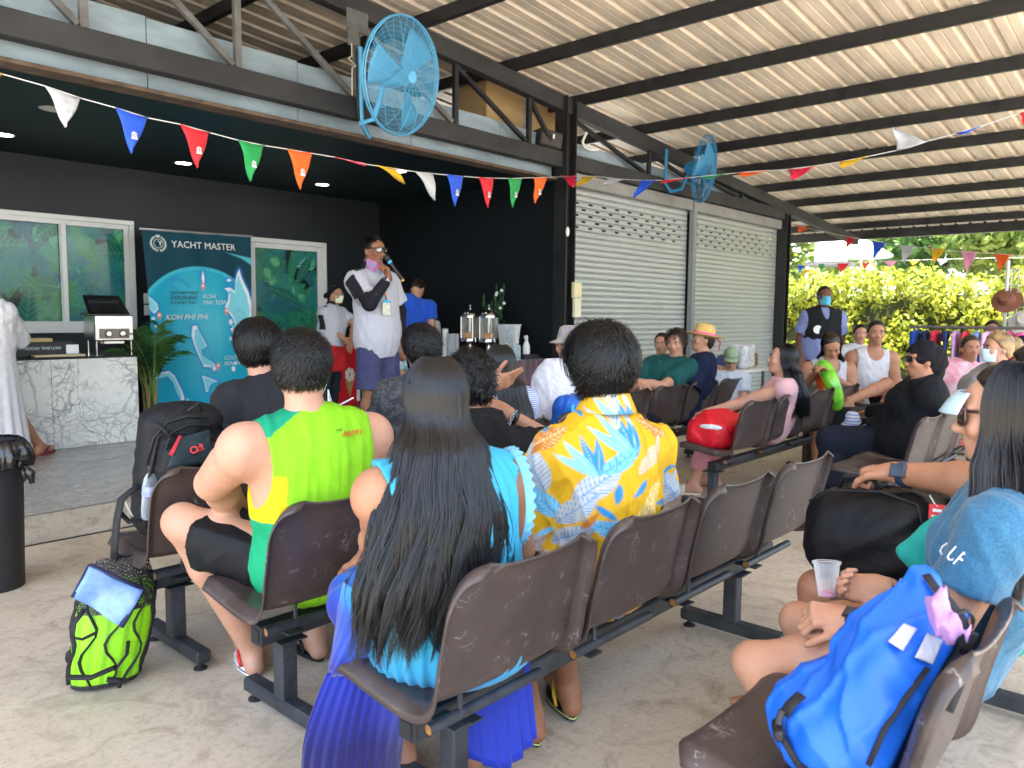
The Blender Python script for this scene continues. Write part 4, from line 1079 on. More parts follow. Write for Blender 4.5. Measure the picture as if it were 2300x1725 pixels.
def skirtD(u, v):
    a = pathpt([(1.50,1.60,.37),(1.60,1.50,.395),(1.67,1.43,.40)], u); b = pathpt([(1.46,1.50,.15),(1.56,1.42,.09),(1.65,1.38,.16)], u)
    P = a+(b-a)*v[:,None]; s_ = pl_(u*40)*.012*(.3+v); P[:,1] += s_; P[:,0] -= s_*.7; return P
drape('skirt', skirtD, 90, 14, m_pleat, p.t, lambda P: grad(np.full(len(P), .76)))
# ruffle round the right armhole
c0 = J['sh_r']+p.R@np.array([-.005,0,-.05])
def ruff(u, v):
    a = -1.9+3.9*u; P = np.array(c0)[None]+(np.stack([.012+.020*v+.005*np.sin(u*120)*v, -.150*np.cos(a)*.80-.012*v, .135*np.sin(a)+.010*v], -1))@p.R.T
    return P
drape('ruffle', ruff, 110, 6, m_pleat, p.t, lambda P: np.tile(np.array((.16,.46,.66)), (len(P),1)), .0015)
# hair
def longhair(pr, m, col, n, length, prof, w=.0024, seed=3, wave=.02, front=.05, sheen=.6, amax=2.0, fwd=.085, shift=0):
    """prof: (drop below the head centre, distance behind it, half width) down the back"""
    c = pr.sc*pr.hs; r = np.random.RandomState(seed); hp = pr.hp; H = pr.HR
    bk = pr.R@np.array([0,1,0.]); sd_ = pr.R@np.array([1,0,0.]); hd = np.array(pr.J['head']); base = hd*np.array([1,1,0])
    pz = np.array([-q[0] for q in prof])[::-1]; py = np.array([q[1] for q in prof])[::-1]; pw = np.array([q[2] for q in prof])[::-1]
    ex = []
    zs = np.linspace(-.05, -length*.86, 9)
    for f_ in (-.70,-.25,.25,.70):
        ch = [hd+sd_*(f_*np.interp(z, pz, pw)+shift*min(1,-z/length)**1.3)+bk*(-np.interp(z, pz, py)+.062+.12*f_*f_)+np.array([0,0,z]) for z in zs]
        rd_ = [(.034+.014*min(i,3)/3 if abs(f_) < .5 else .026+.016*min(i,3)/3)*(1-.5*i/8) for i in range(9)]
        for i in range(0 if abs(f_) < .5 else 1, len(ch)-1): ex.append(cone(ch[i], ch[i+1], rd_[i], rd_[i+1], .05))
    d = wob(.006, 40, seed)
    V, Q = grow([ell(hp((0,-.014,.027)), (.087*c,.110*c,.106*c), H, .02)]+ex, pr.h, 0, [(hp((0,front,.07)), H[:,1]*1.0-H[:,2]*.75)], [ell(hp((0,.105,-.05)), (.066*c,.085*c,.105*c), H, .01)], lambda X,Y,Z: d(X*3,Y*3,Z*.25))
    pr.capV = V
    link('hair', np_mesh('hair', V-pr.loc, Q, True, np.tile(np.array(col), (len(V),1))), m, pr.t)
    cen = hp((0,-.012,.025)); a = r.uniform(-1, 1, n)*amax; zr_ = .112*c*np.sin(r.uniform(-.2, 1.5, n))+cen[2]
    NC = 46; cid = np.clip(((a/amax*.5+.5)*NC+r.normal(0,.8,n)).astype(int), 0, NC-1); ca = np.linspace(-amax, amax, NC)[cid]+r.normal(0,.03,NC)[cid]
    lay = r.randint(0,3,n)
    cl = (1-.20*r.rand(NC*3)**1.2)[cid*3+lay]; L = length*cl*(1-.07*r.rand(n)); ph = r.uniform(0,6.28,NC*3)[cid*3+lay]+r.normal(0,.35,n); fr = r.uniform(9,17,NC*3)[cid*3+lay]; am = wave*r.uniform(.35,1.3,NC*3)[cid*3+lay]; dep = .004+.012*lay+r.uniform(0,.006,n)
    fly = r.normal(0,1,n)*(r.rand(n) < .06)*.02
    K = 28; pts = []
    zt = hd[2]-L
    for k in range(K):
        t = k/(K-1); z = zr_+(zt-zr_)*t
        rz = np.sqrt(np.maximum(1-((z-cen[2])/(.120*c))**2, .02))
        loc = np.stack([np.sin(a)*.096*c*rz, -np.cos(a)*.119*c*rz, (z-cen[2])], -1)
        Ps = cen+loc@np.stack([H[:,0]*np.array([1,1,0]), H[:,1]*np.array([1,1,0]), np.array([0,0,1.])], 1).T
        dz = z-hd[2]; hw_ = np.interp(dz, pz, pw); yo = np.interp(dz, pz, py)
        aa = a+(ca-a)*np.clip((t-.25)/.75, 0, 1)**.8*.85
        wv = am*np.sin(fr*dz+ph)*np.clip((t-.2)/.5, 0, 1)+fly*t
        Pb = base+sd_*(np.sin(np.clip(aa,-1.57,1.57))*hw_+wv)[:,None]+bk*(-yo-dep+fwd*(1-np.cos(np.clip(aa,-2.2,2.2)))+wv*.3)[:,None]+sd_*(shift*np.clip(-dz/length,0,1)**1.3)[:,None]; Pb[:,2] = z
        hz = np.clip((hd[2]+.01*c-z)/(.13*c), 0, 1); hz = hz*hz*(3-2*hz)
        P = Ps*(1-hz)[:,None]+Pb*hz[:,None]; P[:,2] = z; pts.append(P)
    pts = np.array(pts); cenl = np.empty_like(pts); cenl[...] = base+bk*.10; cenl[...,2] = pts[...,2]
    return pr.ribbons(pts, cenl, m, col, w, r, 'hair_strands', sheen)
longhair(p, HB, BLK, 3600, .62, [(0,.115,.095),(.15,.15,.115),(.26,.19,.14),(.42,.205,.165),(.60,.18,.155),(.8,.15,.13)], w=.0016, wave=.042, seed=5, sheen=.8, shift=-.075)
sandal(p, 'r', mat('ivory rubber', (.62,.56,.45), .5), mat('ivory rubber', (0,0,0)), None, .014); sandal(p, 'l', mat('ivory rubber', (0,0,0)), mat('ivory rubber', (0,0,0)), None, .014)

# ---------------------------------------------------------------- man in the yellow leaf shirt
def leafshirt():
    r = random.Random(21); cv = Canvas(1.3, .9, (.66,.37,.014), 330)
    Wt, Bl, Lb, Or, Ye = (.50,.50,.49), (.035,.24,.50), (.20,.50,.68), (.50,.17,.03), (.78,.62,.30)
    spots = []
    for _ in range(2500):
        x, y = r.uniform(0,1.3), r.uniform(0,.9)
        if all((x-a)**2+(y-b)**2 > .082**2 for a, b in spots): spots.append((x,y))
    for i, (x, y) in enumerate(spots):
        a = r.uniform(.5, 2.7); k = i % 7; L = r.uniform(.125,.19)
        x0, y0 = x-math.cos(a)*L/2, y-math.sin(a)*L/2
        if k in (0,1): cv.leaf(x0, y0, a, L, L*.20, Wt, Bl if k else Lb, 13, vw=.09)
        elif k == 2: cv.leaf(x0, y0, a, L, L*.19, Lb, Bl, 14, vw=.10)
        elif k == 3: cv.leaf(x0, y0, a, L*.9, L*.20, Wt, Or, 12, vw=.10)
        elif k == 4:
            for j in (-.5,-.2,.1,.4): cv.leaf(x0, y0, a+j, L*(.95-.3*abs(j)), L*.075, Bl if j < .1 else Lb, Wt, 0, vw=.12)
        elif k == 5: cv.leaf(x0, y0, a, L*1.1, L*.15, Ye if i % 2 else Wt, None, 0, 11)
        else: cv.leaf(x0, y0, a, L*.72, L*.21, Or, Ye, 10, vw=.1)
    for _ in range(60):
        cv.leaf(r.uniform(0,1.3), r.uniform(0,.9), r.uniform(0,6.28), r.uniform(.04,.08), .009, r.choice([Wt,Lb,Bl,Or]))
    return cv
YSH = leafshirt()
m_leaf = mat('printed viscose', vc=True, rough=.75, var=.05, scale=30, bump=.25, bscale=22, spec=.25)
p = Person('bearded man with thick black hair in a yellow shirt of blue and white leaves', (2.04,1.46,0), -22, 'sit', skin_='brown', h=.0075, bulk=1.04, arm=1.05, headw=ay(1350,828,1.47), face=(-14,-2,0), group=AUD, headsc=1.0,
    W=dict(el_l=ay(1205,1235,1.62), wr_l=(1.93,1.88,.66), wr_r=(2.16,1.86,.66), an_l=az(1195,1600,.09), to_l=az(1170,1560,.03)+(0,.10,0), an_r=az(1278,1545,.10), to_r=az(1285,1550,.04)+(.04,.13,0), kn_l=(2.02,1.9,.50), kn_r=(2.30,1.86,.50)))
for q in 'lr': p.J['sh_'+q] = p.J['sh_'+q]+p.R@np.array([(-.008 if q == 'l' else .008), 0, -.035])
p.body()
def leafcol(s, V):
    L = (V-s.loc)@s.R; a = np.arctan2(L[:,0], -L[:,1]+.14); return YSH.sample((a*.21+.65) % 1.29, np.clip(L[:,2]-.38, 0, .88))
ns = p.J['neck']
sh_ = p.shirt(m_leaf, 'leaf_shirt', sleeve=.80, colf=leafcol, h=.0042, inf=.020, fold=.006, low=.20, loose=.03)
def collar(u, v):
    a = -2.3+4.6*u; P = np.stack([np.sin(a)*(.072+.022*v), -np.cos(a)*(.076+.030*v)-.005, .078-.052*v+.010*np.cos(a)*(1-v)], -1)
    return ns+P@p.R.T
drape('collar', collar, 60, 8, m_leaf, p.t, lambda P: leafcol(p, P+np.array([0,0,-.05])), .003)
p.pants(cloth('khaki cloth', (.11,.095,.07)), length=.95, loose=.025)
p.cap(HB, BLK, t=.022, nape=-.105, front=.055, disp=wob(.005, 60, 9), extra=[ell(p.hp((0,.02,.10)), (.075,.07,.045), p.HR, .04)]); p.strands(HB, BLK, n=5200, step=.014, seg=9, w=.0012, lift=.010, messy=.55, seed=7, crown=(.02,-.03,.12), sheen=.8)
p.cap(HB, (.012,.011,.011), t=.005, nape=-.14, front=.02, name='beard', extra=[ell(p.hp((0,.03,-.085)), (.062,.066,.05), p.HR, .03)], subs=[ell(p.hp((0,-.05,-.10)), (.07,.05,.06), p.HR, .01)])
m_nav = mat('navy sandal foam', (.012,.02,.035), .6); m_yst = mat('yellow strap', (.72,.42,.02), .5)
sandal(p, 'l', m_nav, m_yst, mat('lime stripe', (.55,.62,.2), .5), .02); sandal(p, 'r', m_nav, m_yst, mat('lime stripe', (0,0,0)), .02)

# ---------------------------------------------------------------- curly man with both hands at his head
p = Person('curly haired man in a black tee with one elbow raised and hands at his face', (2.12,2.25,0), -12, 'sit', skin_='tan', h=.0075, bulk=1.05, headw=ay(1055,862,2.22), face=(-14,8,0), group=AUD,
    W=dict(neck=ay(1062,952,2.17), chest=ay(1075,1060,2.18), sh_l=ay(990,985,2.24), sh_r=ay(1112,1003,2.12), el_r=ay(1258,1004,2.12), wr_r=ay(1140,928,2.22), el_l=ay(1010,950,2.5), wr_l=ay(1098,866,2.44)))
p.fingers['r'] = dict(dir=(-.75,.25,.40), palm=(-.3,.75,-.2), curl=[25,45,60,70], thumb=8, flip=-1); p.fingers['l'] = dict(dir=(.85,-.3,.25), palm=(.1,.9,.3), curl=[8,14,24,30], thumb=5)
p.body(); p.shirt(cloth('black jersey', (.014,.014,.016), bump=.4), sleeve=.86, loose=.022, fold=.006); p.pants(cloth('black shorts', (.016,.016,.018)), length=.9)
p.cap(HB, BLK, t=.020, nape=-.075, disp=wob(.008, 90, 4)); p.strands(HB, BLK, n=2600, step=.008, seg=6, w=.0016, lift=.006, messy=1.6, seed=11, lift2=.3)
w_ = p.J['wr_r']; e_ = p.J['el_r']; dd = unit(w_-e_); c_ = w_-dd*.03
bd = MB().tube([c_-dd*.012, c_+dd*.018], .036, 20, caps=False).build('wristband', mat('black silicone', (.012,.012,.013), .45), p.t, True)
_, a_, b_ = frame(dd); 
tw = unit(np.array([-c_[0], -c_[1], 0])); R_ = np.array([-dd, np.cross(tw, -dd), tw]).T
text('lettering', 'YACHT', .022, c_+tw*.0375+dd*.012, np.array([dd*0-unit(np.cross(dd, tw)), dd*-1, tw]).T if False else np.array([unit(np.cross(dd,tw))*-1, -dd, tw]).T, mat('white print', (.75,.75,.75), .6), bd, 'CENTER')
# the raised left hand beyond his head
# ---------------------------------------------------------------- leopard shirt, front row
m_leo = bpy.data.materials.new('leopard print'); m_leo.use_nodes = True
def _leo(m):
    N = m.node_tree.nodes; L = m.node_tree.links; P = N['Principled BSDF']; tc = N.new('ShaderNodeTexCoord'); v = N.new('ShaderNodeTexVoronoi'); v.inputs['Scale'].default_value = 34; v.feature = 'F1'
    n = N.new('ShaderNodeTexNoise'); n.inputs['Scale'].default_value = 30; mx = N.new('ShaderNodeMix'); mx.data_type = 'VECTOR'; mx.inputs[0].default_value = .05
    L.new(tc.outputs['Object'], mx.inputs[4]); L.new(n.outputs['Color'], mx.inputs[5]); L.new(mx.outputs[1], v.inputs['Vector'])
    r = N.new('ShaderNodeValToRGB'); e = r.color_ramp.elements; e[0].position = .25; e[0].color = (.03,.03,.034,1); e[1].position = .38; e[1].color = (.085,.085,.095,1); k = e.new(.55); k.color = (.026,.026,.03,1)
    L.new(v.outputs['Distance'], r.inputs[0]); L.new(r.outputs[0], P.inputs['Base Color']); P.inputs['Roughness'].default_value = .8
_leo(m_leo)
p = Person('masked man in a dark grey leopard print shirt in the front row', (2.64,3.02,0), -16, 'sit', skin_='fair', h=.009, bulk=1.16, arm=1.1, headw=ay(945,785,2.98), face=(2,4,0), group=AUD, headsc=1.0)
p.body(legs=False); p.shirt(m_leo, sleeve=.85, loose=.02); p.pants(MATS['black shorts'], length=.9)
p.cap(HB, BLK, t=.018, nape=-.075, disp=wob(.003, 60, 5)); p.strands(HB, BLK, n=2200, step=.011, seg=6, w=.0014, lift=.006, messy=.6, seed=13)
p.mask((.02,.02,.022)); p.glasses(clear=True)
# ---------------------------------------------------------------- black tee, front row
p = Person('man with a black bowl haircut in a black tee with white arrow print', (2.0,3.06,0), -14, 'sit', skin_='fair', h=.009, bulk=1.0, headw=ay(580,780,3.28), face=(-24,6,0), group=AUD, headsc=.96)
p.body(); cloth('charcoal jersey', (.026,.026,.03), bump=.3); p.pants(MATS['black shorts'], length=.9); p.mask((.02,.02,.022))
p.cap(HB, BLK, t=.024, nape=-.06, disp=wob(.002, 50, 5)); p.strands(HB, BLK, n=3000, step=.016, seg=7, w=.0012, lift=.006, messy=.25, seed=17, grav=.3)
p.shirt(MATS['charcoal jersey'], sleeve=.9, loose=.02); wp = mat('white print', (.75,.75,.75), .6)
text('lettering', '20', .045, p.back(.0,.93), p.back_axes(0,.93), wp, p.t)
mb = MB()
for x_ in (.05, .12):
    mb.tube([p.back(x_+dx, .985+dz, .002) for dx, dz in ((-.016,-.03),(0,.035),(.016,-.03),(0,-.005))], .0035, 5, closed=True)
mb.tube([p.back(.12,.93), p.back(.16,1.0)], .004, 5)
mb.build('arrow_print', wp, p.t)
# ---------------------------------------------------------------- girl with straight hair, front row
p = Person('girl with long straight black hair in a blue and white striped top', (3.2,3.03,0), -10, 'sit', skin_='tan', h=.009, fem=True, scale=.96, headw=ay(1122,822,2.98), face=(-14,0,0), group=AUD)
p.body(legs=False); m_str = bpy.data.materials.new('blue stripes'); m_str.use_nodes = True
def _str(m, a, b, sc_):
    N = m.node_tree.nodes; L = m.node_tree.links; P = N['Principled BSDF']; tc = N.new('ShaderNodeTexCoord'); w = N.new('ShaderNodeTexWave'); w.inputs['Scale'].default_value = sc_; w.bands_direction = 'Z'; w.inputs['Distortion'].default_value = 1
    mx = N.new('ShaderNodeMix'); mx.data_type = 'RGBA'; mx.inputs[6].default_value = (*a,1); mx.inputs[7].default_value = (*b,1); L.new(tc.outputs['Object'], w.inputs['Vector']); L.new(w.outputs['Fac'], mx.inputs[0]); L.new(mx.outputs[2], P.inputs['Base Color']); P.inputs['Roughness'].default_value = .8
_str(m_str, (.10,.16,.42), (.62,.66,.74), 28)
p.shirt(m_str, sleeve=.5); p.pants(cloth('denim', (.05,.08,.14)), length=1.8)
longhair(p, HB, BLK, 1300, .50, [(0,.11,.09),(.15,.14,.11),(.26,.19,.12),(.5,.20,.11)], w=.0022, wave=.004, seed=8)
# ---------------------------------------------------------------- hat man
p = Person('man in a patterned bucket hat and white speckled short sleeved shirt', (3.80,3.12,0), -14, 'sit', skin_='pink', h=.0095, headw=ay(1280,775,3.15), face=(8,0,0), group=AUD, W=dict(el_l=ay(1232,930,3.12)))
p.body(legs=False); p.shirt(mat('speckled white cotton', (.70,.70,.74), .8, var=.16, scale=70, detail=1, bump=.3, bscale=25, col2=(.50,.51,.60)), sleeve=.85, loose=.03, fold=.006); p.pants(cloth('denim', (0,0,0)), length=.9)
p.features(); p.glasses(clear=True)
p.cap(hairmat('grey', (.25,.23,.21)), (.22,.20,.18), t=.008, nape=-.07)
def bucket(pr, m, name='bucket_hat', brim=.05, droop=.02, crown=.105, band=None, z0=.035):
    c = pr.sc*pr.hs; mb = MB(); R_ = pr.HR
    pf = [(.0,crown),(.05,crown),(.078,crown-.014),(.088,crown-.05),(.097,.018),(.100,.004),(.100+brim*.5,.004-droop*.45),(.100+brim,.004-droop),(.100+brim-.003,-.001-droop),(.099,-.006)]
    mb.lathe([(r_*c, z_*c) for r_, z_ in pf], pr.hp((0,-.010,z0)), 28, R_@np.diag([.92,1.12,1]))
    o = mb.build(name, m, pr.t, 'all'); return o
bucket(p, mat('camouflage cotton', (.52,.42,.27), .85, col2=(.20,.22,.36), var=.2, scale=26, detail=2))
# ---------------------------------------------------------------- woman in the blue tee, nearest row
m_tee = mat('heather blue jersey', (.034,.15,.26), .85, var=.55, scale=170, detail=2, bump=.25, bscale=20, sheen=.2, col2=(.016,.085,.165))
p = Person('woman with long black hair, sunglasses and a heather blue tee holding a clear cup', (2.14,.53,0), 4, 'sit', skin_='light', h=.0062, fem=True, bulk=.92, arm=1.02, headw=ax_(2262,935,2.12), face=(8,2,0), group=AUD, headsc=1.02,
    W=dict(chest=(2.14,.335,.86), waist=(2.14,.375,.70), pelvis=(2.14,.47,.545), sh_l=ax_(2240,1188,1.955), el_l=ax_(2105,1440,1.91), wr_l=ax_(1905,1392,1.99), wr_r=ax_(1985,1322,2.18), el_r=ax_(2190,1400,2.33), sh_r=(2.30,.36,.94), hip_l=(2.03,.53,.535), hip_r=(2.23,.53,.535),
      kn_l=ax_(1692,1488,1.95), kn_r=ax_(1795,1395,2.24), an_l=(1.96,.70,.09), to_l=(1.98,.84,.03), an_r=(2.28,.74,.09), to_r=(2.30,.86,.03)))
p.fingers['l'] = dict(dir=(-.55,.9,.12), palm=(.45,.2,-.85), curl=[88,92,95,95], thumb=55)
p.fingers['r'] = dict(dir=(-.55,.85,-.02), palm=(-.62,-.45,.62), curl=[42,48,55,62], thumb=14)
p.body(h=.0052)
p.shirt(m_tee, 'tee', sleeve=.50, loose=.018, inf=.014, fold=.0045, h=.006, low=.12); tee = p.lastV
p.pants(cloth('black denim', (.02,.022,.026)), length=.32, loose=.02)
longhair(p, hairmat('dark brown', (.03,.022,.02)), (.012,.009,.009), 3200, .41, [(0,.115,.10),(.15,.13,.115),(.26,.13,.15),(.45,.14,.17)], w=.0017, wave=.012, seed=15, sheen=.8, amax=2.2, fwd=.118)
p.glasses((.05,.022,.015), rw=.034, rh=.029, thick=.0030); p.features(eyes=False)
vz = MB()
vz.grid(lambda u, v: p.hp((math.sin(-.8+1.6*u)*(.088+.02*v), .012+math.cos(-.8+1.6*u)*(.098+.038*v), .060-.040*v-.012*v*v)), 17, 5)
solid(vz.build('visor', mat('pale blue visor', (.50,.68,.76), .25, coat=.4, alpha=.85), p.t, 'all'), .003, 0)
# print on the sleeve
TW = tee@p.R.T+p.loc; tc_ = unit(np.array([0,0,CAM_H])-ax_(2130,1280,1.9)); u0, u1 = hit(TW,2115,1290), hit(TW,2140,1235); yy = unit(u1-u0-tc_*((u1-u0)@tc_)); xx = np.cross(yy, tc_)
RR = np.array([unit(xx*.9-yy*.45), unit(yy*.9+xx*.45), tc_]).T
xx = unit(rt*.80+dn*.60); yy = unit(rt*.45-dn*.85); yy = unit(yy-xx*(yy@xx)); RR = np.array([xx, yy, np.cross(xx, yy)]).T
for ch, px, py in (('O',2103,1238),('U',2121,1251),('F',2138,1264)): text('lettering', ch, .050, hit(TW,px,py,.016), RR, mat('white print', (0,0,0)), p.t, sx=.62, shear=.15)
# bracelets
d_ = unit(p.J['wr_r']-p.J['el_r']); w_ = p.J['wr_r']-d_*.015
bd = MB().tube([w_-d_*.022, w_+d_*.012], .034, 20, caps=False).build('wristband', MATS['black silicone'], p.t, True)
tw = unit(np.array([0,0,CAM_H])-w_); tw = unit(tw-d_*(tw@d_)); ux = np.cross(d_, tw)
text('lettering', 'HT MASTER', .019, w_+tw*.0355-d_*.012+ux*-.045, np.array([ux, d_, tw]).T, MATS['white print'], bd, sx=.9)
s0 = w_-d_*.055; _, a_, b_ = frame(d_)
sc_m = MB(); 
def scr(u, v):
    a = 2*math.pi*u; b = 2*math.pi*v; R_ = .036+.004*math.sin(a*9); rr = .017+.004*math.sin(a*9+1.5)+.003*math.sin(a*5+b*2)
    return s0+(a_*math.cos(a)+b_*math.sin(a))*(R_+rr*math.cos(b)*.8)+d_*rr*math.sin(b)
sc_m.grid(scr, 54, 13, closed_u=True)
m_scr = mat('black and white print', (.75,.74,.72), .8, col2=(.015,.015,.015), scale=75, detail=1)
sc_m.build('scrunchie', m_scr, p.t, 'all')
def watch(pr, q, strap, facec, sz=(.026,.030), dial=(.02,.03,.04), back=.028, name='watch', up=None):
    d = unit(pr.J['wr_'+q]-pr.J['el_'+q]); c_ = pr.J['wr_'+q]-d*back; r_ = .031*pr.sc*pr.arm**.5
    mb = MB().tube([c_-d*.011, c_+d*.011], r_+.002, 20, caps=False); o = solid(mb.build(name, strap, pr.t, True), .003, 0)
    u = unit(np.array([0,0,CAM_H])-c_)+np.array([0,0,.7]) if up is None else np.array(up, float); u = unit(u-d*(u@d)); v = np.cross(u, d)
    MB().obox(c_+u*(r_+.004), (sz[0]*1.25,sz[1]*1.3,.009), np.array([v,d,u]).T, .003).build('watch_case', facec, o)
    MB().obox(c_+u*(r_+.0088), (sz[0]*.9,sz[1]*.85,.001), np.array([v,d,u]).T).build('watch_dial', mat('watch glass', dial, .1, coat=.6), o)
watch(p, 'l', mat('black rubber', (0,0,0)), mat('black case', (.02,.022,.03), .3))
# ---------------------------------------------------------------- man with the smart watch beside her
p = Person('man with a smart watch resting his arm on a black duffel bag', (2.62,.46,0), 6, 'sit', skin_='tan', h=.009, bulk=1.1, arm=1.2, headw=(2.66,.36,1.19), group=AUD,
    W=dict(sh_l=(2.46,.33,.97), el_l=ax_(2225,1085,2.44), wr_l=ax_(2010,1062,2.50), kn_l=(2.50,.90,.50), kn_r=(2.76,.92,.50), an_l=(2.54,.98,.09), to_l=(2.50,1.13,.03)))
p.fingers['l'] = dict(palm=(.1,.1,-1), curl=[95,98,100,100], thumb=75)
p.body(h=.007); p.shirt(cloth('teal polyester', (.02,.30,.25)), sleeve=.5, loose=.02); p.pants(cloth('khaki cloth', (0,0,0)), length=.85)
p.cap(HB, BLK, t=.018, nape=-.08); watch(p, 'l', mat('dark blue silicone', (.02,.045,.10), .5), mat('dark alloy', (.10,.10,.11), .25, metal=.8), (.034,.038), (.008,.008,.01), up=(-.9,-.35,.35))

# ---------------------------------------------------------------- the man with the microphone
m_polo = cloth('white polo cotton', (.68,.68,.74), bump=.3, bscale=22, vc=True); m_blk = cloth('black trim cotton', (.018,.018,.024)); m_navy_s = cloth('navy cotton', (.052,.056,.125), var=.15)
def polocol(s, V):
    c = np.tile(np.array((.47,.47,.53)), (len(V),1)); J = s.J
    for q, sg in (('l',-1),('r',1)):
        out = s.R@np.array([sg,0,0])
        for a_, b_, dr in ((J['neck'], J['sh_'+q], np.array([0,0,1.])), (J['sh_'+q], J['el_'+q], unit(out+np.array([0,0,.25])))):
            d = b_-a_; t = np.clip((V-a_)@d/(d@d), 0, 1); rv = V-a_-t[:,None]*d; rv /= np.linalg.norm(rv,axis=1)[:,None]+1e-9
            lim = (rv@dr > .80) & (t > .25 if a_ is J['neck'] else t > .0) & (t < 1) & (((V-s.loc)@s.R)[:,0]*sg > .09)
            c[lim] = (.016,.014,.02)
    return c
p = Person('man in sunglasses and a white polo speaking into a microphone on the stage', (4.30,5.47,PZ), 184, 'stand', scale=1.075, skin_='brown', h=.009, bulk=1.02, arm=1.12, headw=ay(840,563,5.45), face=(2,2,0),
    W=dict(el_r=ay(830,682,5.28), wr_r=ay(872,625,5.25), el_l=ay(897,700,5.50)))
p.fingers['r'] = dict(dir=(.25,.15,.9), palm=(.9,-.4,0), curl=[70,75,80,85], thumb=20, flip=1)
p.body(h=.008); p.shirt(m_polo, 'polo_shirt', sleeve=.62, loose=.018, fold=.004, low=.17, colf=polocol, inf=.026); p.pants(m_navy_s, length=.98, loose=.045, top=.06)
for q in 'lr':
    J = p.J; a = J['sh_'+q]*.42+J['el_'+q]*.58
    p.wear('arm_sleeve', [cone(a, J['el_'+q], .062,.058,.02,[(a, J['sh_'+q]-a)]), cone(J['el_'+q], J['wr_'+q]+(J['el_'+q]-J['wr_'+q])*.12, .058,.040,.02,[(J['wr_'+q]+(J['el_'+q]-J['wr_'+q])*.12, J['wr_'+q]-J['el_'+q])])], m_blk, .004)
ns = p.J['neck']
drape('collar', lambda u, v: ns+np.stack([np.sin(-2.6+5.2*u)*(.070+.02*v), -np.cos(-2.6+5.2*u)*(.074+.024*v), .085-.06*v], -1)@p.R.T, 40, 6, m_blk, p.t, None, .004)
m_scarf = mat('printed neck scarf', (.62,.03,.25), .8, col2=(.06,.38,.52), scale=30, detail=1)
p.wear('neck_scarf', [cone(p.hp((0,-.01,-.115)), ns+p.R@np.array([0,.03,.03]), .070,.080,.02), ell(ns+p.R@np.array([0,.085,-.01]), (.06,.03,.06), p.R, .03)], m_scarf, .006, disp=wob(.008, 60, 3))
p.cap(HB, BLK, t=.007, nape=-.05, front=.05); p.strands(HB, BLK, n=900, step=.008, seg=4, w=.0014, lift=.004, messy=.5)
p.glasses((.01,.01,.012), rw=.031, rh=.021, thick=.0035); p.features(eyes=False, lip=(.20,.08,.06)); watch(p, 'r', mat('steel strap', (.5,.5,.5), .25, metal=.9), mat('steel strap', (0,0,0)))
mt = thing('microphone', 'black cordless microphone with blue ring held by the speaker', 'microphone', ay(884,597,5.2))
a_, b_ = ay(868,578,5.24), ay(899,622,5.17); d_ = unit(b_-a_); Rm = np.array([frame(d_)[1], frame(d_)[2], d_]).T
MB().lathe([(0,0),(.018,.004),(.026,.02),(.026,.035),(.019,.052),(.017,.056)], a_-d_*.02, 16, Rm).build('grille', mat('mic grille', (.03,.03,.032), .5, metal=.5), mt, True)
MB().lathe([(.0175,.056),(.021,.06),(.021,.076),(.0165,.08)], a_-d_*.02, 16, Rm).build('ring', mat('sky blue plastic', (.05,.40,.68), .4), mt, True)
MB().lathe([(.0165,.08),(.015,.15),(.0165,.24),(.014,.245)], a_-d_*.02, 16, Rm).build('handle', mat('black plastic', (.014,.014,.015), .35), mt, True)
MB().lathe([(.0155,.245),(.0155,.262),(0,.264)], a_-d_*.02, 16, Rm).build('end_cap', mat('brass ring', (.55,.33,.10), .35, metal=.6), mt, True)
lb = thing('name_badge', 'plastic badge pouch on an orange lanyard at the chest of the speaker', 'badge', ay(868,690,5.28))
q_ = ay(868,692,5.27); MB().obox(q_, (.085,.004,.125), p.R, .002).build('pouch', mat('badge card', (.62,.62,.50), .3, var=.3, scale=40, coat=.5), lb); MB().obox(q_+(0,-.001,.055), (.085,.006,.022), p.R, .002).build('clip_strip', MATS['sky blue plastic'], lb)
MB().tube([q_+(0,-.002,.065), q_+(-.01,0,.11), ay(862,655,5.25)], .005, 6).build('cord', MATS['black plastic'], lb); MB().obox(ay(862,660,5.25), (.055,.012,.02), p.R, .004).build('hook', mat('orange plastic', (.70,.14,.01), .5), lb)
# ---------------------------------------------------------------- staff woman
p = Person('staff woman in a white polo and red apron wearing a face mask and glasses', (5.36,7.72,PZ), 198, 'stand', scale=.90, skin_='tan', h=.010, fem=True, headw=ay(753,662,7.7), face=(8,4,0),
    W=dict(wr_l=ay(787,768,7.5), wr_r=ay(777,764,7.49), el_r=ay(736,735,7.68), el_l=ay(796,730,7.6)))
p.body(); p.shirt(m_polo, 'polo_shirt', sleeve=.62, loose=.02, low=.02, colf=polocol); p.pants(cloth('black trousers', (.02,.026,.035)), 'trousers', length=1.95, loose=.015)
J = p.J; p.wear('apron', [p.torso()[2], cone(J['hip_l'], J['kn_l'], .10,.10,.06), cone(J['hip_r'], J['kn_r'], .10,.10,.06)], cloth('red apron cotton', (.52,.012,.015), fold=0) if False else cloth('red apron cotton', (.52,.012,.015)), .018, [(p.w((0,0,1.04)), np.array([0,0,1.])), (p.w((0,0,.57)), np.array([0,0,-1.]))], disp=wob(.006, 22, 3))
drape('collar', lambda u, v: J['neck']+np.stack([np.sin(-2.6+5.2*u)*(.062+.02*v), -np.cos(-2.6+5.2*u)*(.066+.024*v), .07-.055*v], -1)@p.R.T, 40, 6, m_blk, p.t, None, .004)
p.cap(HB, BLK, t=.010, nape=-.06, front=.04, extra=[ell(p.hp((0,-.13,-.03)), (.045,.04,.045), p.HR, .02)]); p.features(mouth=False); p.mask((.66,.70,.52)); p.glasses(clear=True)
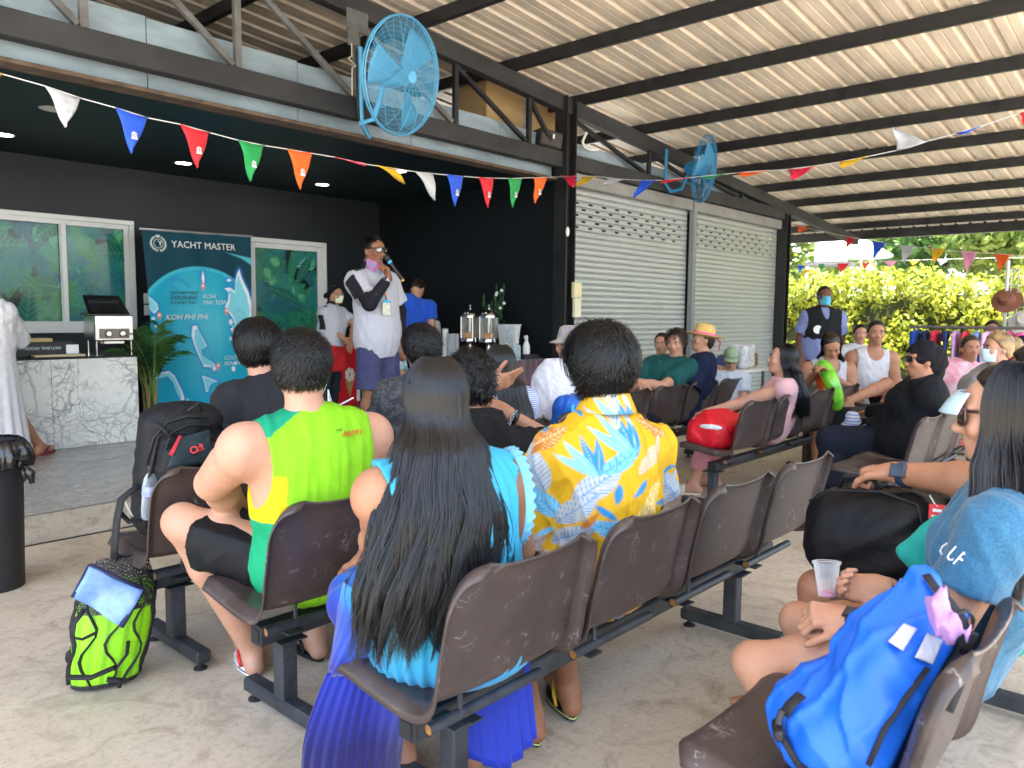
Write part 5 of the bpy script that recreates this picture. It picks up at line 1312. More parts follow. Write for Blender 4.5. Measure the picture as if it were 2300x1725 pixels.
# ---------------------------------------------------------------- man in blue at the drinks table
p = Person('man in a royal blue tee bent over the drinks table at the back', (6.28,7.35,PZ), -62, 'stand', scale=1.03, skin_='light', h=.010, bulk=1.18, headw=ay(938,648,7.3), face=(0,48,0), W=dict(chest=ay(905,700,7.38)-(0,0,.02)))
p.body(); p.shirt(cloth('royal blue jersey', (.018,.085,.50)), sleeve=.6, loose=.02, low=.14); p.pants(mat('floral board shorts', (.55,.62,.58), .8, col2=(.05,.30,.36), scale=16, detail=1), length=.98, loose=.03)
p.cap(hairmat('brown', (.035,.022,.015)), (.022,.014,.01), t=.010, nape=-.06); p.features()
# ---------------------------------------------------------------- woman at the counter, left edge
m_wht = cloth('white linen', (.56,.55,.56), bump=.4, bscale=18)
p = Person('woman in a white blouse and long white skirt standing at the marble counter', (1.70,6.86,PZ), -18, 'stand', scale=1.0, skin_='tan', h=.009, fem=True, headw=ay(-60,640,6.86), bulk=1.0,
    W=dict(wr_r=(1.86,7.18,1.05), el_r=(1.93,6.96,1.17), an_r=az(88,1000,PZ+.085), to_r=az(112,1008,PZ+.03)))
p.body(); p.shirt(m_wht, 'blouse', sleeve=1.75, loose=.03, low=.10, fold=.006)
J = p.J; b_ = p.w((0,0,.12))
p.wear('skirt', [p.torso()[2], cone(J['pelvis'], p.w((0,.02,.18)), .16,.235,.05,[(p.w((0,0,.17)), np.array([0,0,-1.]))])], m_wht, .016, [(p.w((0,0,1.03)), np.array([0,0,1.]))], disp=lambda X,Y,Z: .010*np.sin(np.arctan2(Y-b_[1], X-b_[0])*17)*np.clip((1.1-Z),0,1))
longhair(p, HB, BLK, 500, .35, [(0,.11,.09),(.2,.14,.11),(.5,.17,.11)], w=.003, seed=21)
sandal(p, 'r', mat('maroon rubber', (.16,.015,.03), .5), mat('maroon rubber', (0,0,0)))
# ---------------------------------------------------------------- people in the right hand block
def simple(label, loc, yaw, headw, sk, shirt, hair_, face=(0,0,0), sleeve=.6, pants_=None, plen=.9, feats=True, scale=1., fem=False, bulk=1., h=.012, body_kw={}, hair_kw={}, long=None, pose='sit', **kw):
    p = Person(label, loc, yaw, pose, scale=scale, skin_=sk, h=h, fem=fem, bulk=bulk, headw=headw, face=face, group=AUD if pose == 'sit' else None, **kw)
    p.body(**body_kw)
    if shirt is not None:
        sb = []
        if sleeve == 0:
            for q, sg in (('l',-1),('r',1)): sb.append(ell(p.J['sh_'+q]+p.R@np.array([sg*.06,0,-.03]), (.10,.2,.17), p.R, .01))
            sb.append(ell(p.J['neck']+p.R@np.array([0,.08,.0]), (.075,.13,.10), p.R, .01))
        p.shirt(shirt, sleeve=sleeve, loose=.02, fold=.005, subs=sb, inf=.012 if sleeve == 0 else .021)
    p.pants(pants_ or MATS['black shorts'], length=plen, loose=.02)
    hm, hc = hair_
    if long: longhair(p, hm, hc, long[0], long[1], long[2], w=.003, wave=long[3] if len(long) > 3 else .006, seed=len(label))
    elif hm is not None: p.cap(hm, hc, **hair_kw)
    if feats: p.features()
    return p
BR = (hairmat('brown', (0,0,0)), (.030,.018,.011)); BK = (HB, BLK)
p = simple('man in a dark green tee leaning on his crossed arms by the shutter', (5.75,3.60,0), 100, ay(1518,770,3.55), 'light', cloth('bottle green jersey', (.010,.075,.070)), BR, face=(4,6,0), sleeve=.75, bulk=1.12,
    hair_kw=dict(t=.014, nape=-.07), el_l=(-.21,.20,.80), el_r=(.21,.20,.80), wr_l=(.06,.33,.85), wr_r=(-.06,.31,.80))
p.strands(BR[0], BR[1], n=600, w=.0025, messy=.5)
simple('child peeking out behind the man in the dark green tee', (6.35,3.95,0), 110, ay(1486,772,3.90), 'light', cloth('grey jersey', (.3,.3,.3)), BR, scale=.86, hair_kw=dict(t=.014, nape=-.08))
p = simple('woman in a straw sun hat with pink ribbon and navy tee looking up', (6.22,3.56,0), 30, ay(1578,762,3.42), 'light', cloth('navy jersey', (.012,.018,.05)), BR, face=(18,-10,0), sleeve=.8, fem=True, bulk=1.2, h=.010, hair_kw=dict(t=.012, nape=-.10), arm=1.3)
st_ = bucket(p, mat('straw', (.62,.40,.13), .8, var=.3, scale=80, detail=1, bump=.4, bscale=140), 'straw_hat', brim=.085, droop=-.012, crown=.125, z0=.03)
MB().lathe([(.096,.008),(.099,.02),(.095,.036),(.089,.036)], p.hp((0,-.01,.03)), 28, p.HR@np.diag([.94,1.14,1])).tube([p.hp((-.05,-.11,.045)), p.hp((-.06,-.16,.0)), p.hp((-.06,-.16,-.09))], [.018,.024,.012], 8, flat=.35).build('ribbon', mat('pink ribbon', (.72,.10,.24), .5), st_, 'all')
MB().tube([p.w((.16,.10,1.03)), p.w((.05,.13,.95)), p.w((-.16,.10,.70))], .012, 6, flat=.4).tube([p.w((.17,.02,1.06)), p.w((.10,-.16,.95)), p.w((-.18,-.12,.66))], .012, 6, flat=.4).build('bag_strap', mat('khaki webbing', (.34,.28,.17), .8), p.t, 'all')
p = simple('boy in a pale green cap and glasses beside the straw hat woman', (6.78,3.55,0), 118, ay(1642,808,3.40), 'light', cloth('pale grey jersey', (.50,.54,.60)), BR, face=(0,16,0), scale=.86, hair_kw=dict(t=.008, nape=-.04))
p.glasses((.35,.06,.05), rw=.028, rh=.022, clear=True)
def ballcap(pr, m, col=None):
    c = pr.sc*pr.hs; mb = MB(); mb.lathe([(0,.118),(.045,.113),(.08,.085),(.094,.045),(.097,.015)], pr.hp((0,-.012,.03)), 24, pr.HR@np.diag([.94,1.15,1])*c)
    mb.grid(lambda u, v: pr.hp((math.sin(-1.1+2.2*u)*(.09), .02+math.cos(-1.1+2.2*u)*(.09+.075*v), .05-.018*v-.03*v*abs(u-.5))), 11, 4)
    return solid(mb.build('cap', m, pr.t, 'all'), .003, 0)
ballcap(p, cloth('sage cap cotton', (.26,.36,.22)))
p = simple('woman with long black hair and bare shoulders in pale pink behind the red bag', (5.78,2.50,0), 24, ay(1757,808,2.42), 'fair', None, BK, face=(8,-12,0), fem=True, h=.0095, long=(1500,.46,[(0,.11,.09),(.15,.13,.11),(.26,.175,.115),(.5,.19,.10)],.006), plen=1.75, pants_=cloth('rose trousers', (.55,.24,.27)),
    W=dict(el_l=ay(1668,905,2.62), wr_l=ay(1590,925,2.82), an_l=az(1558,1085,.09), to_l=az(1530,1100,.03)))
p.wear('top', p.torso(k=.06), cloth('pale pink satin', (.62,.36,.38)), .012, [(p.w((0,0,.93)), np.array([0,0,1.]))])
sandal(p, 'l', mat('cream shoe', (.62,.54,.44), .5), mat('cream shoe', (0,0,0)), None, .014, False)
p = simple('girl with long brown hair in a grey vest looking down at a melon float', (7.15,2.62,0), 122, ay(1868,778,2.55), 'tan', cloth('grey ribbed vest', (.42,.44,.50)), BR, face=(0,34,8), sleeve=0, fem=True, long=(900,.42,[(0,.10,.09),(.2,.12,.12),(.5,.15,.12)]), h=.011, W=dict(wr_l=ay(1850,832,2.42), wr_r=ay(1835,835,2.52)))
p = simple('young man in a white sleeveless top and black shorts with one leg crossed', (7.75,2.46,0), 120, ay(1968,748,2.38), 'tan', cloth('white vest cotton', (.55,.55,.58)), BK, sleeve=0, hair_kw=dict(t=.012, nape=-.05), h=.011, W=dict(kn_l=ay(1990,862,2.22), an_l=ay(1905,900,2.3)))
simple('girl with dark hair tied back peering over the white sleeveless top', (9.4,3.15,0), 122, ay(1932,750,3.10), 'light', cloth('white vest cotton', (0,0,0)), BK, fem=True, scale=.95, hair_kw=dict(t=.012, nape=-.08))
# headscarf woman
m_blkj = cloth('black jersey long', (.010,.011,.014))
p = Person('woman in a black headscarf and black long sleeved top', (5.62,1.50,0), 24, 'sit', skin_='tan', h=.009, fem=True, bulk=1.30, arm=1.3, headw=ay(2070,808,1.42), face=(14,0,0), group=AUD, headsc=1.0,
    W=dict(wr_l=ay(1960,925,1.92), el_l=ay(2012,932,1.66), kn_l=ay(1925,968,1.98)))
p.body(legs=False); p.shirt(m_blkj, sleeve=1.9, loose=.018, low=.16); p.pants(cloth('dark navy trousers', (.014,.018,.032)), 'trousers', length=1.95, loose=.02); p.features()
p.glasses((.012,.010,.010), rw=.030, rh=.022)
hs_ = p.wear('headscarf', [ell(p.hp((0,-.016,.03)), (.086,.106,.104), p.HR, .03), ell(p.hp((0,-.11,.0)), (.062,.065,.075), p.HR, .05), cone(p.hp((0,-.09,-.06)), p.hp((.01,-.115,-.25)), .055,.04,.04)], cloth('black headscarf', (.012,.011,.015)), .002, subs=[ell(p.hp((0,.115,-.05)), (.075,.092,.10), p.HR, .01)], disp=wob(.004, 45, 2))
sk_ = thing('striped_cloth', 'blue striped towel in the lap of the headscarf woman', 'towel', ay(1985,955,1.85)); 
V, Q = grow([ell(ay(1990,948,1.86), (.12,.10,.05), None, .03), ell(ay(1915,965,1.95), (.10,.08,.12), None, .03)], .012, 0, disp=wob(.014, 40, 4)); m_tw = bpy.data.materials.new('blue stripe towel'); m_tw.use_nodes = True; _str(m_tw, (.16,.24,.48), (.62,.64,.72), 14)
link('cloth', np_mesh('cloth', V-base_of(sk_), Q), m_tw, sk_)
# far right group
p = simple('child in a pink and white tie dye tee facing the camera', (7.75,1.70,0), 122, ay(2180,782,1.60), 'tan', mat('pink tie dye', (.72,.22,.30), .85, col2=(.70,.62,.68), scale=9, detail=2), BR, fem=True, scale=.95, hair_kw=dict(t=.014, nape=-.10))
p = simple('woman with a blonde ponytail and a pale blue mask in profile', (6.76,1.42,0), 30, ay(2240,782,1.20), 'light', cloth('grey jersey', (0,0,0)), (hairmat('blonde', (.42,.28,.13)), (.36,.23,.10)), face=(10,0,0), fem=True, feats=False, hair_kw=dict(t=.018, nape=-.08, front=.06, extra=[ell((0,0,-9), (.01,.01,.01))]), W={})
p.features(mouth=False); p.mask((.52,.66,.74)); p.wear('ponytail', [ell(p.hp((0,-.14,.03)), (.05,.05,.06), p.HR, .03), cone(p.hp((0,-.16,.0)), p.hp((.02,-.17,-.16)), .04,.015,.03)], MATS['hair blonde'], .0, colf=lambda s, V: np.tile(np.array((.36,.23,.10)), (len(V),1)))
p = simple('person in a black baseball cap in profile behind the blue tee woman', (7.6,1.40,0), 34, ay(2300,790,1.16), 'tan', m_blkj, BK, face=(8,0,0), hair_kw=dict(t=.010, nape=-.06)); ballcap(p, MATS['black trim cotton'])
simple('person with dark hair seated beyond the blonde woman', (10.3,2.1,0), 100, ay(2228,742,1.95), 'tan', cloth('grey jersey', (0,0,0)), BK, hair_kw=dict(t=.014, nape=-.05))
# guard
p = simple('man in a dark vest, blue shirt and blue face mask standing before the hedge', (9.45,3.52,0), 128, ay(1852,665,3.48), 'dark', cloth('pale blue shirt cotton', (.20,.24,.46)), BK, pose='stand', scale=1.05, sleeve=.7, feats=False, hair_kw=dict(t=.008, nape=-.05), pants_=MATS['black trousers'], plen=1.95, bulk=1.12)
p.features(mouth=False); p.mask((.10,.48,.66)); 
J = p.J; p.wear('vest', p.torso(k=.06), cloth('black vest nylon', (.016,.018,.022)), .030, [(p.w((0,0,.90)), np.array([0,0,-1.]))], [ell(J['neck']+p.R@np.array([0,.10,.02]), (.045,.10,.17), p.R, .01)]+[ell(J['sh_'+q]+p.R@np.array([sg*.075,0,-.04]), (.075,.2,.16), p.R, .01) for q, sg in (('l',-1),('r',1))])
ep = p.back(.085,1.24,.004,side=1); MB().disc(ep, .05, np.array([p.R[:,0]*-1, (0,0,1), p.R[:,1]]).T, 14).build('emblem', MATS['white print'], p.t)
# ================================================================ things on and around the stage
# ---- banner with the sea map
bn = thing('map_banner', 'tall teal sea map banner standing between window and door', 'banner', (4.2,8.35,PZ))
tl, tr_, bl_, br_ = ay(318,514,8.42), ay(563,531,8.42), ay(345,940,8.33), ay(566,955,8.33)
bw, bh = 1.0, 1.70
cv = Canvas(1.0, 1.70, (.005,.048,.075), 170)
pts = [(-.05,.13)]+[(.5+.62*math.cos(a), .80+.60*math.sin(a)) for a in np.linspace(math.pi*1.02, 0, 30)]+[(1.05,.13),(.6,.08),(.3,.10)]
cv.poly(pts, (.055,.45,.58))
cv.poly([(q[0]*.96+.02, q[1]*.965+.02) for q in pts], (.012,.36,.52))
for (x, y, r_) in ((.45,1.0,.35),(.5,.55,.3),(.62,.85,.2)):
    d = np.hypot(cv.X-x, (cv.Y-y)*.8)/r_; cv.blend(np.clip(1-d,0,1)*.35*((cv.a[...,2] > .4)), (.20,.72,.80))
cv.poly([(.74,1.545),(1.02,1.50),(1.02,1.43),(.9,1.50)], (.10,.48,.60)); cv.poly([(-.02,0),(1.02,0),(1.02,.10),(.55,.04),(.2,.035),(-.02,.09)], (.78,.80,.80))
cv.poly([(-.02,.09),(.2,.035),(.55,.045),(1.02,.11),(1.02,.17),(.55,.09),(.25,.085),(-.02,.14)], (.02,.17,.23))
wh, gl = (.80,.84,.86), (.02,.20,.62)
I1 = [(.39,1.0-.14),(.43,.87),(.46,.80),(.50,.74),(.53,.69),(.51,.67),(.47,.66),(.47,.61),(.52,.58),(.60,.54),(.63,.49),(.60,.46),(.58,.50),(.52,.50),(.49,.50),(.48,.53),(.45,.58),(.42,.64),(.40,.70),(.38,.77)]
I2 = [(.47,.42),(.52,.41),(.56,.40),(.64,.375),(.58,.36),(.55,.33),(.53,.27),(.51,.28),(.50,.34)]
I3 = [(.84,1.30),(.86,1.36),(.88,1.40),(.90,1.33),(.93,1.27),(.97,1.20),(1.02,1.05),(1.02,.55),(.93,.62),(.90,.70),(.86,.78),(.80,.82),(.77,.86),(.84,.88),(.80,.96),(.74,1.02),(.72,1.06),(.75,1.10),(.76,1.18),(.72,1.22),(.78,1.23),(.83,1.20)]
I4 = [(-.02,.40),(.08,.42),(.15,.44),(.20,.40),(.24,.33),(.28,.26),(.30,.19),(.27,.18),(.24,.22),(.19,.34),(.13,.40),(.06,.38),(-.02,.36)]
I5 = [(-.02,1.12),(.03,1.08),(.07,1.04),(.08,.99),(.04,.95),(.0,.99),(-.02,1.03)]
I6 = [(.505,1.30),(.52,1.37),(.535,1.30),(.525,1.24),(.51,1.25)]; I7 = [(.74,1.29),(.77,1.31),(.80,1.295),(.77,1.28)]
for I in (I1,I2,I3,I4,I5,I6,I7): cv.poly(I, wh, 1, .03, gl)
for I in (I1,I2,I3,I4,I5):
    cx_, cy_ = np.mean(I,0); cv.poly([(cx_+(a-cx_)*.80, cy_+(b-cy_)*.86) for a, b in I], (.22,.66,.76))
for x, y, r_ in ((.03,.90,.015),(.05,.84,.012),(.78,.77,.014),(.82,.55,.012),(.80,.50,.018),(.33,.19,.008),(.78,.92,.02)): cv.ell(x, y, r_, r_*1.3, wh)
def dolphin(x, y, s_, col):
    cv.poly([(x+s_*a, y+s_*b) for a, b in ((0,-.02),(.05,.03),(.12,.055),(.16,.095),(.18,.062),(.26,.045),(.32,.0),(.36,-.05),(.42,-.085),(.37,-.085),(.36,-.11),(.34,-.07),(.29,-.03),(.2,.0),(.12,.0),(.10,-.05),(.08,-.005),(.03,-.025))], col)
dolphin(.17,1.26,.55,(.03,.28,.55)); dolphin(.12,1.20,.40,(.03,.30,.58))
for x, y in ((.515,1.23),(.735,1.02),(.085,.94),(.645,.52)):
    cv.ell(x, y, .021, .024, (.75,.20,.16)); cv.poly([(x-.017,y-.012),(x+.017,y-.012),(x,y-.055)], (.75,.20,.16)); cv.ell(x, y, .010, .012, wh)
def emblem(x, y, s_, col):
    for k in range(20):
        a = math.radians(-90+(k-9.5)*15)
        cv.leaf(x+.056*s_*math.cos(a), y+.056*s_*math.sin(a), a+(.7 if k > 9 else -.7), .022*s_, .0062*s_, col)
    cv.ell(x, y, .042*s_, .042*s_, col, .10); cv.poly([(x-.02*s_,y+.066*s_),(x-.012*s_,y+.078*s_),(x,y+.07*s_),(x+.012*s_,y+.078*s_),(x+.02*s_,y+.066*s_),(x+.016*s_,y+.056*s_),(x-.016*s_,y+.056*s_)], col)
emblem(.13,1.58,1.0,(.72,.75,.72)); emblem(.87,.99,.85,(.20,.55,.68))
for k in range(9):
    x = .06+k*.115; cv.a *= (1+.05*np.exp(-((cv.X-x-.03*np.sin(cv.Y*4+k))/.012)**2))[...,None]*1
def bnpos(u, v):
    u = np.asarray(u, float); v = np.asarray(v, float)
    L = bl_[None]+(tl-bl_)[None]*v[:,None]; R_ = br_[None]+(tr_-br_)[None]*v[:,None]
    P = L+(R_-L)*u[:,None]; P[:,1] += .007*np.sin(u*21+v*3)*(.5+.5*v)+.005*np.sin(u*9-v*13); P[:,0] += .05*(1-u)*np.sin(np.pi*np.clip(v,0,1))*.6
    return P
m_ban = mat('banner vinyl', vc=True, rough=.5, var=.04, scale=20, spec=.15, bump=.12, bscale=9)
bsh = cv.sheet('sheet', bnpos, m_ban, bn)
MB().tube([tl+(-.02,0,.0), tr_+(.02,0,.0)], .012, 8).build('rail', mat('alloy', (.55,.55,.55), .35, metal=.7), bn, True); MB().tube([bl_+(-.02,.02,-.01), br_+(.02,.02,-.01)], .022, 8).build('rail', MATS['alloy'], bn, True)
MB().tube([tl*.5+tr_*.5+(0,.06,0), bl_*.5+br_*.5+(0,.08,0)], .01, 8).build('stand_pole', MATS['alloy'], bn, True)
mw, mk, mb2 = MATS['white print'], mat('dark print', (.02,.03,.05), .6), mat('pale print', (.62,.78,.80), .6)
tl_in = (tr_-tl)/np.linalg.norm(tr_-tl); up_in = unit(tl-bl_); nrm = np.cross(tl_in, up_in); RB_ = np.array([tl_in, up_in, nrm]).T
def btext(body, x, y, size, m, sh=0, sx=1, al='LEFT'):
    P = bnpos(np.array([x]), np.array([y/1.70]))[0]+np.array([0,-.03,0])
    text('lettering', body, size, P, RB_, m, bsh, al, sh, .0008, sx)
ks = np.linalg.norm(tr_-tl)
for b_, x, y, s_, m, sh in (('YACHT MASTER',.235,1.555,.082,mw,0),('YOU MAY FIND',.18,1.135,.036,mk,.3),('DOLPHINS',.18,1.085,.050,mk,.3),('IF LUCKY DAY',.18,1.045,.036,mk,.3),('KOH',.49,1.115,.055,mb2,.3),('MAI TON',.49,1.06,.055,mb2,.3),('KOH PHI PHI',.125,.90,.066,mw,.3),('COCO',.69,.575,.050,mb2,.3),('BEACH',.69,.525,.050,mb2,.3),('YACHT MASTER',.775,.905,.030,mb2,0),('PHUKET',.84,.82,.048,mk,.3),('Y',.112,1.555,.068,mw,0),('Y',.853,.97,.055,mb2,0)):
    btext(b_, x, y, s_*ks, m, sh)
# ---- marble counter
m_marb = bpy.data.materials.new('veined marble'); m_marb.use_nodes = True
def _marb(m):
    N = m.node_tree.nodes; L = m.node_tree.links; P = N['Principled BSDF']; tc = N.new('ShaderNodeTexCoord')
    n = N.new('ShaderNodeTexNoise'); n.inputs['Scale'].default_value = 2.2; n.inputs['Detail'].default_value = 7; L.new(tc.outputs['Object'], n.inputs['Vector'])
    mx = N.new('ShaderNodeMix'); mx.data_type = 'VECTOR'; mx.inputs[0].default_value = .30; L.new(tc.outputs['Object'], mx.inputs[4]); L.new(n.outputs['Color'], mx.inputs[5])
    def vein(sc_, w, lo):
        v = N.new('ShaderNodeTexVoronoi'); v.feature = 'DISTANCE_TO_EDGE'; v.inputs['Scale'].default_value = sc_; L.new(mx.outputs[1], v.inputs['Vector'])
        r = N.new('ShaderNodeMapRange'); r.inputs[1].default_value = 0; r.inputs[2].default_value = w; r.inputs[3].default_value = lo; r.inputs[4].default_value = 0; L.new(v.outputs['Distance'], r.inputs[0]); return r.outputs[0]
    n2 = N.new('ShaderNodeTexNoise'); n2.inputs['Scale'].default_value = 3; n2.inputs['Detail'].default_value = 8; L.new(tc.outputs['Object'], n2.inputs['Vector'])
    msk = N.new('ShaderNodeMapRange'); msk.inputs[1].default_value = .42; msk.inputs[2].default_value = .52; L.new(n2.outputs['Fac'], msk.inputs[0])
    c = None; prev = (.66,.66,.61,1)
    for (sc_, w, lo, col, um) in ((3.0,.03,.7,(.24,.25,.24,1),0),(9,.045,.95,(.16,.17,.17,1),1),(21,.09,.8,(.24,.25,.24,1),1)):
        m_ = N.new('ShaderNodeMix'); m_.data_type = 'RGBA'; f = vein(sc_, w, lo)
        if um:
            mu = N.new('ShaderNodeMath'); mu.operation = 'MULTIPLY'; L.new(f, mu.inputs[0]); L.new(msk.outputs[0], mu.inputs[1]); f = mu.outputs[0]
        L.new(f, m_.inputs[0]); m_.inputs[7].default_value = col
        if c is None: m_.inputs[6].default_value = prev
        else: L.new(c, m_.inputs[6])
        c = m_.outputs[2]
    cl_ = N.new('ShaderNodeMix'); cl_.data_type = 'RGBA'; cl_.inputs[7].default_value = (.50,.51,.50,1); r4 = N.new('ShaderNodeMapRange'); r4.inputs[1].default_value = .5; r4.inputs[2].default_value = .75; r4.inputs[4].default_value = .7
    L.new(n.outputs['Fac'], r4.inputs[0]); L.new(r4.outputs[0], cl_.inputs[0]); L.new(c, cl_.inputs[6]); L.new(cl_.outputs[2], P.inputs['Base Color']); P.inputs['Roughness'].default_value = .18
_marb(m_marb)
ct = thing('counter', 'white marble fronted counter with black top beside the potted palm', 'counter', (1.8,7.6,PZ))
cz = ay(300,797,7.35)[2]; xr = ay(313,980,7.35)[0]
for a, b in ((.2,1.24),(1.243,2.28),(2.283,xr)): MB().box((a,7.34,PZ+.002),(b,7.362,cz-.02), .002).build('marble_slab', m_marb, ct)
MB().box((.2,7.364,PZ+.002),(xr-.004,7.95,cz-.022)).build('carcass', MATS['black plastic'], ct)
MB().box((.2,7.345,cz-.018),(xr+.005,8.0,cz), .004).build('top', mat('black granite', (.012,.012,.013), .18, coat=.5), ct)
# grill
g0 = ay(247,790,7.55); g0[2] = cz
gr = thing('tabletop_grill', 'small stainless gas grill with raised lid on the counter', 'grill', g0)
m_ss = mat('stainless', (.55,.55,.54), .18, metal=1, var=.15, scale=6); x, y, z = g0
MB().box((x-.17,y-.12,z+.13),(x+.17,y+.14,z+.36), .008).build('body', m_ss, gr)
MB().box((x-.13,y-.128,z+.15),(x+.13,y-.119,z+.24), .004).build('control_panel', mat('bronze panel', (.20,.165,.14), .4), gr)
for dx in (-.06,.06): MB().lathe([(0,-.0),(.030,0),(.030,.018),(.022,.028),(0,.028)], (x+dx,y-.128,z+.195), 16, np.array([[1,0,0],[0,0,-1],[0,1,0]]).astype(float)).build('knob', m_ss, gr, True)
lid = MB(); lid.add([(x-.18,y-.02,z+.37),(x+.18,y-.02,z+.37),(x+.16,y+.17,z+.54),(x-.16,y+.17,z+.54)], [(0,1,2,3)]).box((x-.18,y+.0,z+.365),(x+.18,y+.17,z+.38)); solid(lid.build('lid', MATS['black granite'], gr), .01, 0)
rk = MB()
for k in range(9): rk.tube([(x-.13+.0325*k,y-.03,z+.39),(x-.125+.031*k,y+.10,z+.50)], .003, 5)
rk.tube([(x-.15,y-.03,z+.39),(x+.15,y-.03,z+.39)], .004, 5).tube([(x-.13,y+.10,z+.50),(x+.13,y+.10,z+.50)], .004, 5); rk.build('rack', m_ss, gr, True)
for dx, dy in ((-.15,-.1),(.15,-.1),(-.15,.1),(.15,.1)): MB().tube([(x+dx,y+dy,z),(x+dx,y+dy,z+.13)], .008, 6).build('leg', m_ss, gr)
dp = MB().box((x-.09,y-.11,z+.10),(x+.09,y+.1,z+.128),.004); dp.build('drip_tray', m_ss, gr)
q = ay(100,790,7.6); bx = thing('box', 'flat black carton of grilling wood lying on the counter', 'box', (q[0],7.62,cz))
MB().box((q[0]-.3,7.5,cz),(q[0]+.22,7.8,cz+.12), .003).build('carton', mat('black card', (.012,.012,.012), .5), bx); MB().box((q[0]+.14,7.49,cz+.02),(q[0]+.24,7.505,cz+.10)).build('label', MATS['white print'], bx)
text('lettering', 'NATURAL WOOD', .035, (q[0]+.10,7.496,cz+.085), FACE_CAM@np.diag([-1,-1,1.]), MATS['pale print'], bx)
kb = thing('chopping_board', 'pale wooden board lying on the counter before the black carton', 'board', (q[0]+.05,7.42,cz)); MB().box((q[0]-.15,7.36,cz+.001),(q[0]+.25,7.47,cz+.02), .004).build('plank', mat('pale wood', (.55,.47,.30), .6, stretch=(1,9,9)), kb)
pb = thing('paper_bag', 'folded brown paper packet on the black carton', 'packet', (q[0]-.1,7.6,cz+.12)); MB().obox((q[0]-.08,7.62,cz+.14),(.26,.16,.035), rotz(.1), .008).build('paper', mat('kraft paper', (.48,.36,.18), .8, bump=.3), pb)
# ---- potted palm
pp0 = az(339,975,PZ); pt = thing('potted_palm', 'potted areca palm in a black pot between counter and banner', 'palm', pp0)
MB().lathe([(0,.003),(.085,0),(.11,.20),(.115,.215),(.105,.215),(.10,.19),(0,.185)], pp0, 24).build('pot', MATS['black plastic'], pt, True)
m_frond = mat('palm leaflet', vc=True, rough=.45, var=.15, scale=20, spec=.4); m_cane = mat('palm cane', (.33,.26,.10), .6, col2=(.20,.10,.04), scale=14)
for k in range(15):
    r = random.Random(k+3); a = 2*math.pi*k/15*2.4+r.uniform(-.3,.3); ln = r.uniform(.75,1.12); lean = r.uniform(.12,.42)
    d = np.array([math.cos(a), math.sin(a)*.55, 0]); base = pp0+np.array([r.uniform(-.05,.05), r.uniform(-.05,.05), .19])
    spine = [base+d*lean*(t**1.9)*1.1+np.array([0,0,ln*(t-.30*t**3.2)*1.12]) for t in np.linspace(0,1,14)]
    f = MB(); f.tube(spine, [.008-.0055*t for t in np.linspace(0,1,14)], 5, col=(.16,.26,.06) if k % 3 else (.30,.22,.07))
    for i in range(5, 14):
        for sub in (0,.5):
            if i == 13 and sub: continue
            p0 = spine[i] if not sub else (spine[i]+spine[min(i+1,13)])/2; tt = unit(spine[min(i+1,13)]-spine[i-1])
            sd_ = unit(np.cross(tt, (0,0,1))); Lf = .26*(1-.55*abs((i-8)/7))*r.uniform(.85,1.1)
            for sg in (-1,1):
                e1 = p0+(sd_*sg*.75+tt*.65)*Lf*.5+(0,0,.01); e2 = p0+(sd_*sg*.85+tt*.75)*Lf+(0,0,-.05*Lf/.26-.02); w_ = unit(np.cross(e2-p0, sd_*sg+np.array([0,0,.3])))*.009
                g = r.uniform(.7,1.3); f.add([p0-w_*.3,p0+w_*.3,e1+w_,e1-w_,e2], [(0,1,2,3),(3,2,4)], (.035*g,.11*g,.022*g))
    f.build('frond', m_frond, pt, 'all', True)
for k in range(6): a = k*1.05; MB().tube([pp0+(.05*math.cos(a),.05*math.sin(a),.18), pp0+(.06*math.cos(a),.06*math.sin(a),.42)], [.014,.009], 6).build('cane', m_cane, pt, True)
# ---- drinks table
TX = 6.62; tz = ax_(1235,806,6.98)[2]; tx0, tx1, ty, ty1 = 6.30, 6.98, 5.72, 7.75
tb = thing('drinks_table', 'drinks table under a dark purple crushed satin cloth', 'table', ((tx0+tx1)/2,(ty+ty1)/2,PZ))
m_satin = mat('crushed purple satin', (.085,.035,.05), .35, var=.5, scale=6, stretch=(4,4,.5), bump=.6, bscale=14, spec=.6, sheen=.3)
def tcloth(u, v):
    per = [(tx0,ty),(tx1,ty),(tx1,ty1),(tx0,ty1)]; s_ = u*4; k = min(int(s_),3); f_ = s_-k; a, b = np.array(per[k]), np.array(per[(k+1)%4]); p_ = a+(b-a)*f_
    n_ = unit(np.array([(b-a)[1], -(b-a)[0]])); w_ = .022*math.sin(u*150)+.012*math.sin(u*61+2)
    q_ = p_+n_*(.01+v*.03+w_*v); return (q_[0], q_[1], tz-(tz-PZ-.02)*v)
o = MB().grid(tcloth, 260, 8, closed_u=True).add([(tx0,ty,tz),(tx1,ty,tz),(tx1,ty1,tz),(tx0,ty1,tz)], [(0,1,2,3)]).build('tablecloth', m_satin, tb, 'all')
